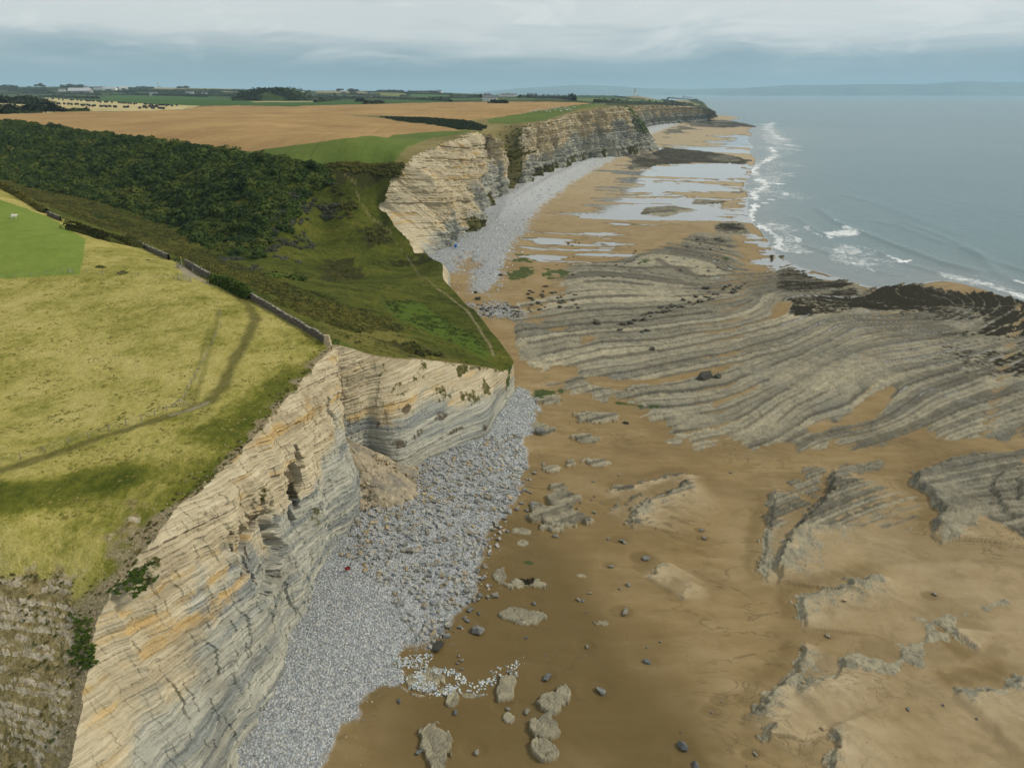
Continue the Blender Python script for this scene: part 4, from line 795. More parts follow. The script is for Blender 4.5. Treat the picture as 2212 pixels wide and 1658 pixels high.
for px, py, r_ in SCOUR:
    c = b2([(px, py)])[0]; u = (BX-c[0]+.35*r_)/(1.15*r_); v = (BY-c[1]-.1*r_)/(.85*r_); k = u*u+v*v < 9
    pit[k] = np.maximum(pit[k], 1-sst(np.sqrt(u[k]**2+v[k]**2)+.5*wob2[k], .55, 1.15))
pit = pit*(1-rock)*(1-cob); Z = Z-.10*pit; damp_shade = np.maximum(damp_shade, .6*pit) 
damp_shade = np.clip(np.maximum(damp_shade, .42*sst(BY, 150, 110)*sst(fbm(BX/11, BY/6, 4, 152), .3, .6))*(1-.95*dryS), 0, 1); kz = sst(ZR-ZSand, -.22, -.08)*(1-rock)*(1-dryS); damp_shade = np.maximum.reduce([damp_shade, kz*.4, foot*.55])
bf = np.clip(relief/.42, 0, 1)
sel = dict(rock=rock, cob=cob, weed=weed*np.maximum(rock, .25), alg=alg*(1-cob), pool=pool, damp_shade=damp_shade, band=band, gap=np.clip(joint*.35+joint2*.35+(sst(m1, .80, .93)*1.0*f1_+sst(m2, .78, .94)*.85*f2_+sst(m4, .80, .96)*.35*f4_)*sst(fbm(BX/16, BY/16, 3, 154), .30, .46)*lowfold, 0, 1), jid=j1[2], rel=bf, fold=lowfold*1.0, pale=sst(BY, 300, 420), dry=np.maximum(dryS, .95*sst(BY, 170, 620)*(1-pool)+.40*sst(BX, 26, 48)*sst(BY, 100, 80)*(1-foot)))
def mat_beach(t, b):
    P = t.pos()
    f = t.noise(P, 2.2, 5, .7); lo = t.noise(P, .06, 5, .6, .4); mid_ = t.noise(P, .45, 5, .65, .2); ff = t.noise(P, 7, 3, .7)
    rock, cob, weed, alg, pool, damp_shade, band, gap = [t.attr(k) for k in ('rock', 'cob', 'weed', 'alg', 'pool', 'damp_shade', 'band', 'gap')]
    st = t.noise(t.map(P, (.12, .5, 1), (0, 0, R(-20))), 1, 4, .6, .5)
    sand = t.colramp(t.math('ADD', t.math('MULTIPLY', lo, .6), t.math('MULTIPLY', st, .4)), [(.33, (.210, .142, .058)), (.5, (.262, .186, .084)), (.66, (.335, .25, .130))])
    sand = t.mix(t.math('MULTIPLY', t.attr('dry'), .92), sand, t.colramp(mid_, [(.35, (.37, .295, .175)), (.65, (.50, .41, .265))]))
    sand = t.mix(t.math('MULTIPLY', t.ramp(damp_shade, .1, .9), .80), sand, (.112, .078, .025))
    sand = t.mix(t.math('MULTIPLY', t.ramp(ff, .62, .74), .25), sand, (.12, .085, .045))
    dr = t.noise(t.map(P, (.10, .22, 1), (0, 0, R(24))), 1, 4, .6, .8); drl = t.ramp(t.math('ABSOLUTE', t.math('SUBTRACT', dr, .5)), .018, .002)
    sand = t.mix(t.math('MULTIPLY', t.math('MULTIPLY', drl, .5), t.ramp(t.noise(P, .05, 3), .46, .6)), sand, (.10, .072, .032))
    sk = t.voro(P, .9, 'F1', 0); sand = t.mix(t.math('MULTIPLY', t.ramp(sk, .075, .04), .8), sand, (.075, .068, .05))
    sand = t.mix(t.math('MULTIPLY', t.ramp(t.noise(P, .33, 6, .7, .6), .50, .66), .30), sand, (.155, .112, .050))
    rc = t.colramp(t.math('ADD', t.math('MULTIPLY', band, .55), t.math('MULTIPLY', t.math('SUBTRACT', mid_, .30), .6)), [(.10, (.125, .115, .082)), (.32, (.245, .224, .156)), (.54, (.375, .336, .226)), (.78, (.53, .465, .315))])
    rc = t.mix(t.math('MULTIPLY', t.ramp(t.noise(P, .10, 4, .6), .52, .68), .30), rc, t.colramp(f, [(.3, (.12, .135, .118)), (.7, (.33, .34, .285))]))
    rc = t.mix(t.math('MULTIPLY', t.ramp(t.math('ADD', t.math('MULTIPLY', f, .7), t.math('MULTIPLY', t.attr('jid'), .3)), .54, .66), .36), rc, (.075, .076, .062))
    rc = t.mix(t.math('MULTIPLY', t.ramp(ff, .50, .66), .22), rc, (.48, .425, .30))
    rc = t.mix(t.math('MULTIPLY', gap, .70), rc, (.048, .046, .037))
    col = t.mix(rock, sand, rc)
    cc = t.voro(P, 3.6, 'F1', 1); sx = t.node('ShaderNodeSeparateColor'); t.put(sx.inputs[0], cc)
    cv = t.colramp(sx.outputs[0], [(0, (.20, .212, .216)), (.3, (.29, .312, .32)), (.6, (.40, .425, .432)), (.82, (.38, .37, .33)), (1, (.52, .53, .52))])
    cd = t.voro(P, 3.6, 'F1', 0)
    cv = t.mix(t.ramp(cd, .52, .85), cv, (.22, .23, .232))
    cv = t.mix(t.math('MULTIPLY', t.attr('pale'), .6), cv, (.56, .575, .575))
    col = t.mix(cob, col, cv)
    wk = t.math('ADD', weed, t.math('MULTIPLY', t.math('SUBTRACT', t.noise(P, .7, 6, .75), .5), 2.0))
    col = t.mix(t.ramp(wk, .34, .70), col, t.colramp(f, [(.32, (.007, .007, .005)), (.55, (.024, .020, .009)), (.72, (.065, .052, .018))]))
    ak = t.math('ADD', alg, t.math('MULTIPLY', t.math('SUBTRACT', t.noise(P, 1.0, 4, .7), .5), 1.3))
    col = t.mix(t.math('MULTIPLY', t.ramp(ak, .4, .7), .9), col, t.colramp(f, [(.35, (.018, .036, .008)), (.7, (.07, .11, .022))]))
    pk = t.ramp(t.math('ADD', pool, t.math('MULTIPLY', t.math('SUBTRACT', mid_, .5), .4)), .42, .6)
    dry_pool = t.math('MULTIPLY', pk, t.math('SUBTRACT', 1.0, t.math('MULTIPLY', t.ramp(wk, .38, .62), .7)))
    col = t.mix(t.math('MULTIPLY', dry_pool, .85), col, (.31, .33, .325))  # pale base colour stands in for part of the sky's reflection
    t.put(b.inputs['Base Color'], col)
    r0 = t.math('SUBTRACT', .92, t.math('MULTIPLY', t.math('MULTIPLY', damp_shade, t.math('SUBTRACT', 1.0, rock)), .45))
    n = t.node('ShaderNodeMix'); t.put(n.inputs[0], dry_pool); t.put(n.inputs[2], r0); n.inputs[3].default_value = .07
    t.put(b.inputs['Roughness'], n.outputs[0])
    n2_ = t.node('ShaderNodeMix'); t.put(n2_.inputs[0], dry_pool); n2_.inputs[2].default_value = .12; n2_.inputs[3].default_value = .5
    t.put(b.inputs['Specular IOR Level'], n2_.outputs[0])
    hb = t.math('MULTIPLY', t.math('ADD', t.math('MULTIPLY', f, .8), t.math('MULTIPLY', ff, .35)), t.math('MAXIMUM', rock, .05))
    hb = t.math('ADD', hb, t.math('MULTIPLY', t.math('MULTIPLY', cd, -1.1), cob))
    rp = t.noise(t.map(P, (1.2, 4.5, 1), (0, 0, R(35))), 1, 3, .6, .6)
    hb = t.math('ADD', hb, t.math('MULTIPLY', rp, t.math('MULTIPLY', t.math('SUBTRACT', 1.0, rock), .28)))
    hb = t.math('MULTIPLY', hb, t.math('SUBTRACT', 1.0, dry_pool))
    t.put(b.inputs['Normal'], t.bump(hb, .8, .22))
MAT_BEACH = material('foreshore', mat_beach)
BV = np.stack([BX, BY, Z], -1)
okr = (GA > R(-44)) | (GR < 60)
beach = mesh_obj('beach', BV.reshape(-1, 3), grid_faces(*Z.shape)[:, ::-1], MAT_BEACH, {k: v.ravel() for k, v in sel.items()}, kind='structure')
_aw = az; _rl = np.log(rr)
def gridsample(G, X, Y):
    a, l = pol(np.asarray(X, float), np.asarray(Y, float)); i = np.interp(l, _rl, np.arange(len(rr))); j = np.interp(a, _aw, np.arange(len(az)))
    return G[np.clip(np.round(i).astype(int), 0, len(rr)-1), np.clip(np.round(j).astype(int), 0, len(az)-1)]
def beachz(X, Y): return gridsample(Z, X, Y)

# ------------------------------------------------------------------ the sea
ys = np.r_[np.linspace(1000, 420, 330), np.linspace(418, 240, 260), np.linspace(239, 208, 60)]
rs = 60/np.tan(PITCH+np.arctan((ys-829)/FPX)); rs = np.r_[rs[rs < 9000], np.geomspace(9500, 70000, 40)]
as_ = np.radians(np.r_[np.linspace(-60, -2, 40), np.linspace(-1.5, 52, 900), np.linspace(53, 75, 20)])
A2, R2_ = np.meshgrid(as_, rs); SX, SY = np.sin(A2)*R2_, np.cos(A2)*R2_
s2 = lambda pts: atl(pts, 0.1)[:, :2]
foam = np.zeros_like(SX); SZ = np.zeros_like(SX)
fw = lambda k: fbm(SX/k, SY/k, 4, 131)-.5
cr_ = lambda pts: [(1427+x*.3548, 168.2+y*.3548) for x, y in pts]
def fline(pts, w, s_=1.0, drift=0):
    L = s2(pts); dd, sg = sdl(SX, SY, L, w*5); return s_*.86*(1-sst(dd+fw(5)*w*2.4+fw(1.6)*w*.9, w*.1, w*1.5))*(.55+.9*fbm(SX/24, SY/24, 3, 134))
LINES = [(cr_([(690, 270), (655, 290), (650, 310), (680, 335), (700, 350), (735, 376), (760, 380)]), 10, .9), (cr_([(680, 400), (760, 405), (830, 420)]), 8, .8), (cr_([(670, 420), (700, 470), (640, 510), (590, 530), (560, 560), (575, 585), (600, 600), (600, 625), (660, 640), (740, 645)]), 4.5, 1), (cr_([(650, 640), (590, 690), (560, 700), (585, 740), (650, 742)]), 3.5, .9),
         (cr_([(640, 760), (575, 765), (565, 800), (548, 830), (555, 860), (600, 890), (650, 925), (685, 945), (720, 975), (728, 1010), (700, 1030), (760, 1050)]), 2.6, 1), (cr_([(750, 935), (790, 955), (835, 975), (840, 1000)]), 2.0, .9), (cr_([(690, 580), (740, 585), (800, 580)]), 3, .8), (cr_([(640, 555), (680, 565)]), 2.5, .7),
         (cr_([(880, 905), (900, 922), (930, 940), (980, 965), (1030, 970)]), 1.6, 1), (cr_([(1125, 905), (1150, 920), (1170, 935), (1210, 940), (1265, 938)]), 1.8, 1), (cr_([(1060, 872), (1085, 880)]), 1.0, .8), (cr_([(1565, 1062), (1590, 1072)]), 1.2, 1), (cr_([(1080, 1090), (1120, 1110), (1160, 1090)]), 1.2, .7), (cr_([(1390, 1090), (1440, 1105), (1480, 1125), (1520, 1105)]), 1.4, .9), (cr_([(1190, 1132), (1260, 1135)]), 1.1, .8), (cr_([(1260, 1160), (1305, 1178)]), .9, .7),
         (cr_([(1735, 1205), (1790, 1225), (1850, 1215), (1920, 1240), (2000, 1260), (2080, 1290), (2150, 1310), (2230, 1340)]), 2.4, .85), (cr_([(1840, 1190), (1910, 1200), (2000, 1225), (2080, 1250)]), 1.2, .7), (cr_([(2050, 1190), (2080, 1198)]), 1, .8), (cr_([(2150, 1235), (2230, 1262)]), 1.6, .9), (cr_([(1590, 209), (1720, 213), (1810, 216)]), 12, .55), (cr_([(1900, 217), (2100, 222), (2240, 226)]), 10, .5), (cr_([(380, 184), (430, 183)]), 10, .8), (cr_([(360, 236), (450, 244), (560, 256)]), 5, .7), (cr_([(490, 655), (530, 640)]), 1.6, .6), (cr_([(465, 760), (500, 790), (550, 805)]), 1.3, .45)]
for p, w, s_ in LINES: foam = np.maximum(foam, fline(p, w, s_))
for q, s_ in ((cr_([(880, 905), (930, 930), (1000, 930), (1160, 935), (1100, 960), (1020, 975), (940, 948)]), .85), (cr_([(710, 665), (735, 672), (830, 708), (770, 725), (715, 728)]), .85), (cr_([(1000, 1055), (1120, 1030), (1250, 1045), (1200, 1060), (1110, 1065), (1060, 1075)]), .66), (cr_([(1040, 1075), (1200, 1100), (1400, 1130), (1370, 1150), (1200, 1140), (1080, 1110)]), .60), (cr_([(600, 280), (700, 270), (700, 350), (820, 420), (700, 500), (640, 520), (560, 560), (600, 640), (560, 700), (560, 560), (640, 400), (600, 330)]), .62), (cr_([(600, 880), (740, 890), (820, 930), (900, 1030), (860, 1070), (740, 1060), (700, 960)]), .60), (cr_([(1720, 1200), (1900, 1190), (2240, 1290), (2240, 1345), (2000, 1275), (1850, 1240)]), .62), (cr_([(560, 590), (700, 600), (760, 640), (700, 740), (570, 760)]), .60), (cr_([(1250, 1050), (1330, 1060), (1400, 1110), (1330, 1110)]), .62), (cr_([(590, 300), (640, 260), (720, 300), (860, 420), (760, 480), (840, 560), (800, 640), (900, 720), (740, 800), (760, 880), (640, 900), (555, 830), (575, 760), (560, 700), (600, 600), (560, 540), (650, 440)]), .50), (cr_([(1000, 1020), (1200, 1010), (1450, 1080), (1560, 1120), (1450, 1160), (1200, 1160), (1000, 1110)]), .46)):
    c = s2(q); sc = np.hypot(*c.mean(0))/100
    foam = np.maximum(foam, s_*sst(sdp(SX, SY, c, 80)/sc+fw(5*sc)*6, -1.2, 1.5))
WAVES = [(cr_([(820, 850), (880, 885), (950, 930), (1010, 960)]), 2.2, .45), (cr_([(960, 800), (1060, 872), (1130, 905), (1250, 950), (1400, 1010), (1560, 1065), (1700, 1120), (1900, 1170)]), 2.6, .75), (cr_([(1300, 870), (1450, 900), (1650, 975), (1700, 1000)]), 3, .4), (cr_([(1850, 1040), (2000, 1110), (2230, 1180)]), 3, .55), (cr_([(1290, 1045), (1400, 1090), (1500, 1135), (1700, 1190)]), 1.8, .45), (cr_([(880, 1020), (980, 1050), (1080, 1095), (1180, 1110)]), 1.6, .4), (cr_([(1480, 880), (1700, 960), (1900, 1050), (2060, 1190), (2150, 1235), (2230, 1265)]), 2.6, .5), (cr_([(1280, 1165), (1380, 1190), (1480, 1205)]), 1.2, .3), (cr_([(1130, 720), (1300, 760), (1500, 830), (1800, 950)]), 5, .4)]
for p, w, h in WAVES:
    dd, sg = sdl(SX, SY, s2(p), w*4); q = np.where(dd < 900, dd*sg, 900)
    SZ = SZ+h*np.exp(-np.abs(q/w)**1.7)
SZ = SZ+.10*(fbm(SX/9, SY/5, 2, 133)-.5)*np.exp(-R2_/900)
shal = np.clip(np.exp(-np.maximum(-BEACH(SX, SY), 0)/2.6), 0, 1)*(R2_ < 1500)
def mat_sea(t, b):
    P = t.pos(); fo = t.attr('foam'); sh = t.attr('shal')
    big = t.noise(t.map(P, (.0016, .0045, 1), (0, 0, R(20))), 1, 4, .6, .4)
    col = t.colramp(big, [(.3, (.070, .155, .172)), (.7, (.100, .188, .200))])
    col = t.mix(t.math('MULTIPLY', sh, .8), col, (.235, .245, .225))
    n = t.noise(t.map(P, (1, .6, 1), (0, 0, R(35))), .75, 5, .72, .5); n2_ = t.noise(P, .18, 4, .65, .6); n3 = t.noise(t.map(P, (1, .25, 1), (0, 0, R(30))), .05, 4, .6, .3)
    k = t.math('ADD', fo, t.math('MULTIPLY', t.math('SUBTRACT', t.math('ADD', t.math('MULTIPLY', n, .6), t.math('MULTIPLY', n2_, .4)), .5), 2.5))
    fm = t.ramp(k, .40, 1.0); fm = t.math('MULTIPLY', fm, t.ramp(fo, .02, .25))
    col = t.mix(fm, col, (.78, .80, .79))
    t.put(b.inputs['Base Color'], col)
    r = t.math('ADD', .24, t.math('MULTIPLY', fm, .6)); t.put(b.inputs['Roughness'], r)
    b.inputs['IOR'].default_value = 1.33; b.inputs['Specular IOR Level'].default_value = .5
    h = t.math('ADD', t.math('MULTIPLY', n, .35), t.math('ADD', n2_, t.math('MULTIPLY', n3, 2.2)))
    t.put(b.inputs['Normal'], t.bump(h, .45, .9))
MAT_SEA = material('sea_water', mat_sea)
mesh_obj('sea', np.stack([SX, SY, SZ], -1).reshape(-1, 3), grid_faces(*SX.shape)[:, ::-1], MAT_SEA, dict(foam=foam.ravel(), shal=shal.ravel()), kind='structure')

# far shore across the channel
def far_hills(profile, dist, depth, seed):
    p = np.array(profile, float); xs = np.arange(p[0, 0], p[-1, 0], 4.); yt = np.interp(xs, p[:, 0], p[:, 1])+1.2*(fbm(xs/40, xs*0, 4, seed)-.5)
    u = (xs-CX)/FPX; Yd = dist*(1+.06*(fbm(xs/150, xs*0, 2, seed+1)-.5)); V = []
    dz = -sp+(CY-yt)/FPX*cp; dy = cp+(CY-yt)/FPX*sp
    top = HC+Yd*dz/dy; k = Yd/dy
    for f, g in ((0, -30/400), (.25, .45), (.6, .85), (1, 1), (1.8, .6), (3, -.1)):
        V.append(np.stack([u*k*(1+(f-1)*depth/dist), Yd+(f-1)*depth, top*g], 1))
    V = np.stack(V); return V
def mat_hill(t, b):
    t.put(b.inputs['Base Color'], t.colramp(t.noise(t.pos(), .0012, 4, .6), [(.35, (.04, .06, .035)), (.65, (.12, .14, .07))]))
MH = material('far_moorland', mat_hill)
for prof, dist in (([(1020, 200), (1120, 191), (1180, 187), (1250, 183.5), (1330, 186), (1400, 191), (1500, 192.5), (1600, 190), (1680, 186)], 24000), ([(1560, 197), (1640, 188), (1700, 184), (1800, 183.5), (1900, 181.5), (2000, 181), (2090, 175.5), (2200, 178), (2400, 174), (2700, 176)], 21000)):
    Vh = far_hills(prof, dist, 2500, 141); mesh_obj('hills', Vh.reshape(-1, 3), grid_faces(*Vh.shape[:2]), MH, kind='structure')

# the sea air over it all
hz = material('sea_air'); tt_ = NT(hz.node_tree); hz.node_tree.nodes.remove(hz.node_tree.nodes['Principled BSDF'])
pv = tt_.node('ShaderNodeVolumePrincipled'); pv.inputs['Color'].default_value = (.58, .83, 1.0, 1); pv.inputs['Density'].default_value = 6.5e-5; pv.inputs['Anisotropy'].default_value = .0
tt_.l.new(pv.outputs[0], hz.node_tree.nodes['Material Output'].inputs['Volume'])
hv_ = np.array([[x, y, z] for z in (-60, 520) for y in (-400, 74000) for x in (-50000, 66000)], float)
hzo = mesh_obj('haze', hv_, np.array([[0, 2, 3, 1], [4, 5, 7, 6], [0, 1, 5, 4], [1, 3, 7, 5], [3, 2, 6, 7], [2, 0, 4, 6]]), hz, smooth=False, kind='stuff')
# ------------------------------------------------------------------ loose stones, scree
def rock_proto(name, seed, kind='block', mat=None, sub=2):
    r = np.random.default_rng(seed); bm = bmesh.new()
    if kind == 'block':
        pts = r.uniform(-1, 1, (16, 3))*[1, .78, .62]; pts = np.sign(pts)*np.abs(pts)**.55*[1, .8, .62]
    elif kind == 'slab': pts = r.uniform(-1, 1, (18, 3)); pts = np.sign(pts)*np.abs(pts)**.5*[1, .66, .34]
    else:
        pts = r.normal(size=(22, 3)); pts /= np.linalg.norm(pts, axis=1)[:, None]; pts *= [1, .8, .6]
    for p in pts: bm.verts.new(p)
    h = bmesh.ops.convex_hull(bm, input=bm.verts)
    bmesh.ops.delete(bm, geom=[g for g in h['geom_interior'] if isinstance(g, bmesh.types.BMVert)], context='VERTS')
    if sub:
        bmesh.ops.bevel(bm, geom=bm.edges[:], offset=.10, segments=1, affect='EDGES', clamp_overlap=True)
        bmesh.ops.triangulate(bm, faces=bm.faces)
        bmesh.ops.subdivide_edges(bm, edges=[e for e in bm.edges if e.calc_length() > .3], cuts=1, use_grid_fill=True)
        bmesh.ops.triangulate(bm, faces=bm.faces)
        for v in bm.verts:
            q = v.co; n = float(fbm(np.array([q.x*2.3+seed]), np.array([q.y*2.3+q.z*3.1]), 3, seed)[0])-.5
            lay_ = math.floor(q.z*4.5+seed); v.co = q*(1+.16*n+.06*((lay_*37 % 7)/7-.5))
    bm.normal_update()
    me = bpy.data.meshes.new(name); bm.to_mesh(me); bm.free()
    if mat: me.materials.append(mat)
    return me
def mat_rock(c1, c2):
    def f_(t, b):
        P = t.node('ShaderNodeTexCoord').outputs['Object']; rnd = t.node('ShaderNodeObjectInfo').outputs['Random']
        w = t.pos(); n = t.noise(w, 2.6, 5, .7); s_ = t.noise(t.map(P, (.7, .7, 4)), 2.2, 4, .65, .3)
        col = t.colramp(t.math('ADD', t.math('MULTIPLY', n, .55), t.math('MULTIPLY', s_, .45)), [(.32, c1), (.66, c2)])
        k = t.colramp(rnd, [(0, (.62, .66, .68)), (.45, (1, 1, 1)), (.8, (1.1, 1.0, .84)), (1, (1.25, 1.2, 1.08))])
        col = t.mix(1.0, col, k, 'MULTIPLY')
        big = t.noise(w, .11, 4, .65, .4); col = t.mix(t.math('MULTIPLY', t.ramp(big, .47, .62), .42), col, t.mix(1.0, col, (.72, .72, .71), 'MULTIPLY'))
        t.put(b.inputs['Base Color'], col); t.put(b.inputs['Normal'], t.bump(t.math('ADD', n, s_), .6, .18))
        b.inputs['Roughness'].default_value = .9; b.inputs['Specular IOR Level'].default_value = .2
    return f_
M_GREY = material('grey_limestone', mat_rock((.10, .104, .10), (.30, .30, .275)))
M_DARK = material('dark_wet_limestone', mat_rock((.045, .043, .036), (.15, .14, .11)))
M_TAN = material('tan_limestone', mat_rock((.20, .165, .105), (.46, .39, .27)))
M_COB = material('sea_worn_cobbles', mat_rock((.46, .51, .53), (.68, .74, .76)))
M_COBD = material('angular_cobbles', mat_rock((.23, .243, .246), (.46, .465, .44)))

def gn_scatter(name, pts, scale, rot, idx, protos, kind='stuff'):
    """one object: every point of its mesh carries an instance of one of the source meshes"""
    src = bpy.data.collections.new(name+'_sources')
    for i, me in enumerate(protos):
        src.objects.link(bpy.data.objects.new('%s_source_%02d' % (name, i), me))
    me = bpy.data.meshes.new(name); me.vertices.add(len(pts)); me.vertices.foreach_set('co', np.asarray(pts, np.float32).ravel())
    sc = np.asarray(scale, np.float32); sc = np.repeat(sc[:, None], 3, 1) if sc.ndim == 1 else sc
    me.attributes.new('sc', 'FLOAT_VECTOR', 'POINT').data.foreach_set('vector', sc.ravel())
    me.attributes.new('ro', 'FLOAT_VECTOR', 'POINT').data.foreach_set('vector', np.asarray(rot, np.float32).ravel())
    me.attributes.new('ix', 'INT', 'POINT').data.foreach_set('value', np.asarray(idx, np.int32))
    o = bpy.data.objects.new(name, me); COL.objects.link(o); o['kind'] = kind
    g = bpy.data.node_groups.new(name+'_scatter', 'GeometryNodeTree')
    g.interface.new_socket('Geometry', in_out='INPUT', socket_type='NodeSocketGeometry'); g.interface.new_socket('Geometry', in_out='OUTPUT', socket_type='NodeSocketGeometry')
    i_, o_ = g.nodes.new('NodeGroupInput'), g.nodes.new('NodeGroupOutput')
    ci = g.nodes.new('GeometryNodeCollectionInfo'); ci.inputs['Collection'].default_value = src; ci.inputs['Separate Children'].default_value = True; ci.inputs['Reset Children'].default_value = True
    ip = g.nodes.new('GeometryNodeInstanceOnPoints'); ip.inputs['Pick Instance'].default_value = True
    def na(n, typ):
        x = g.nodes.new('GeometryNodeInputNamedAttribute'); x.data_type = typ; x.inputs['Name'].default_value = n; return x.outputs['Attribute']
    L = g.links.new
    L(i_.outputs[0], ip.inputs['Points']); L(ci.outputs[0], ip.inputs['Instance']); L(na('ix', 'INT'), ip.inputs['Instance Index'])
    L(na('ro', 'FLOAT_VECTOR'), ip.inputs['Rotation']); L(na('sc', 'FLOAT_VECTOR'), ip.inputs['Scale']); L(ip.outputs[0], o_.inputs[0])
    o.modifiers.new('scatter', 'NODES').node_group = g
    return o

def rand_in(poly, n, rng, pad=0):
    poly = np.asarray(poly)[:, :2]; lo, hi = poly.min(0)-pad, poly.max(0)+pad; out = []
    while sum(map(len, out)) < n:
        q = rng.uniform(lo, hi, (n*3, 2)); d = sdp(q[:, 0], q[:, 1], poly, pad+5); q = q[d > -pad]; out.append(q)
        if len(out) > 60: break
    return np.concatenate(out)[:n]
def slopes(zf, X, Y, e=.4):
    return (zf(X+e, Y)-zf(X-e, Y))/(2*e), (zf(X, Y+e)-zf(X, Y-e))/(2*e)
rg = np.random.default_rng(21)
PC = [rock_proto('cobble', 300+i, 'round', M_COB, 0) for i in range(4)]+[rock_proto('cobble', 310+i, 'block', M_COBD, 0) for i in range(4)]
PT = [rock_proto('cobble', 320+i, 'block', M_TAN, 0) for i in range(3)]
def cobble_pts(poly, n, smin, smax, pw, pad, keepf):
    q = rand_in(poly, n, rg, pad); d = sdp(q[:, 0], q[:, 1], poly, pad+5)
    cobv = gridsample(cob, q[:, 0], q[:, 1])
    k = keepf(q, d, cobv); q = q[k]
    s_ = smin+(smax-smin)*rg.random(len(q))**pw
    return q, s_
qa, sa = cobble_pts(CB1, 52000, .07, .22, 2.2, 6, lambda q, d, c: (rg.random(len(q)) < np.where(c > .5, 1, np.exp(-np.maximum(-d, 0)/1.3)*.14)) & (rg.random(len(q)) < np.where(q[:, 1] > 60, .6, 1)))
BIG = b2([(1130, 1050), (1090, 1115), (1045, 1205), (1030, 1240), (1040, 1290), (980, 1350), (930, 1400), (860, 1300), (760, 1230), (720, 1170), (800, 1110), (880, 1050), (1000, 1000), (1110, 960)])
qb, sb = cobble_pts(BIG, 5200, .18, .80, 2.6, 1.5, lambda q, d, c: rg.random(len(q)) < np.clip(.5+.5*(fbm(q[:, 0]/4, q[:, 1]/4, 2, 201)-.3)*2, 0, 1)*np.where(c > .4, 1, .25))
qt, st2 = cobble_pts(b2([(1130, 1050), (1139, 997), (1135, 960), (1166, 909), (1160, 870), (1117, 848), (1060, 940), (1000, 970)]), 1500, .16, .42, 2, .5, lambda q, d, c: c > .4)
qc, sc_ = cobble_pts(CB2, 9000, .25, .85, 2.2, 5, lambda q, d, c: (rg.random(len(q)) < np.where(c > .4, 1, .25)) & (rg.random(len(q)) < np.where(q[:, 1] > 330, .35, 1)))
qd, sd_ = cobble_pts(CB4, 420, .3, .9, 2, 3, lambda q, d, c: rg.random(len(q)) < .8)
qe = np.concatenate([rand_in(b2([(850, 1440), (930, 1425), (1005, 1470), (1015, 1500), (960, 1515), (880, 1500), (845, 1470)]), 900, rg), b2(np.c_[np.linspace(1010, 1120, 130), np.linspace(1502, 1438, 130)])+rg.normal(0, .5, (130, 2))]); qe = qe[fbm(qe[:, 0]/1.0, qe[:, 1]/1.0, 2, 202) > .40]; se = rg.uniform(.10, .30, len(qe))
Q = np.concatenate([qe, qa, qb, qt, qc, qd]); SZc = np.concatenate([se, sa, sb, st2, sc_, sd_]); ne = len(qe)
ix = np.where(rg.random(len(Q)) < .75, rg.integers(0, 4, len(Q)), rg.integers(4, 8, len(Q)))
ix[:ne] = rg.integers(0, 4, ne); nb = slice(ne+len(qa), ne+len(qa)+len(qb)); ix[nb] = rg.integers(4, 8, len(qb)); tn = rg.random(len(qb)) < .16; ix[np.arange(ne+len(qa), ne+len(qa)+len(qb))[tn]] = rg.integers(8, 11, tn.sum())
ix[-len(qd):] = rg.integers(4, 8, len(qd))
zq = beachz(Q[:, 0], Q[:, 1])
rot = np.stack([rg.normal(0, .25, len(Q)), rg.normal(0, .25, len(Q)), rg.uniform(0, 6.28, len(Q))], 1)
gn_scatter('cobbles', np.c_[Q, zq+SZc*.12], SZc*.62, rot, ix, PC+PT)

# debris fan in the re-entrant corner of the cliffs
def scree(apex, dirs, rad, h, seed, n=(70, 110)):
    u = np.linspace(0, 1, n[0])[:, None]; a = np.linspace(R(dirs[0]), R(dirs[1]), n[1])[None]
    rr_ = rad*(1+.25*(fbm(np.cos(a)*2.3, np.sin(a)*2.3, 3, seed)-.5)); X = apex[0]+np.cos(a)*rr_*u; Y = apex[1]+np.sin(a)*rr_*u
    zb = np.full(X.shape, apex[2]-h); prof = (1-u)**1.15
    Zs = zb+h*prof*(1+.12*(fbm(np.cos(a)*5, np.sin(a)*5, 2, seed+1)-.5))+.34*(fbm(X/.8, Y/.8, 4, seed+2)-.5)-.4*sst(u, .9, 1)
    return mesh_obj('scree', np.stack([X, Y, Zs], -1).reshape(-1, 3), grid_faces(*X.shape), M_SCREE, kind='structure')
def mat_scree(t, b):
    P = t.pos(); f = t.noise(P, 1.4, 6, .75); g = t.noise(P, .3, 4, .6)
    col = t.colramp(f, [(.3, (.18, .155, .105)), (.5, (.34, .285, .19)), (.68, (.52, .44, .30))]); col = t.mix(t.math('MULTIPLY', t.ramp(g, .45, .62), .7), col, t.colramp(f, [(.3, (.10, .098, .085)), (.7, (.22, .21, .175))]))
    v = t.voro(P, 2.4, 'F1', 0); col = t.mix(t.math('MULTIPLY', t.ramp(v, .30, .12), .5), col, (.48, .42, .30))
    t.put(b.inputs['Base Color'], col); t.put(b.inputs['Normal'], t.bump(t.math('ADD', f, t.math('MULTIPLY', v, -.6)), .8, .25)); b.inputs['Roughness'].default_value = .95
M_SCREE = material('scree_debris', mat_scree)
scree((-25.6, 91.5, 12.6), (-100, 20), 12.5, 8.6, 211)
sq = np.array([(-25.6+math.cos(a)*r_, 91.5+math.sin(a)*r_) for a, r_ in zip(rg.uniform(R(-80), R(5), 320), 12.5*rg.uniform(.35, 1.12, 320))])
ds = np.hypot(sq[:, 0]+25.6, sq[:, 1]-91.5)/12.5
zs = np.maximum(4.0+8.6*np.clip(1-ds, 0, 1)**1.15, beachz(sq[:, 0], sq[:, 1]))
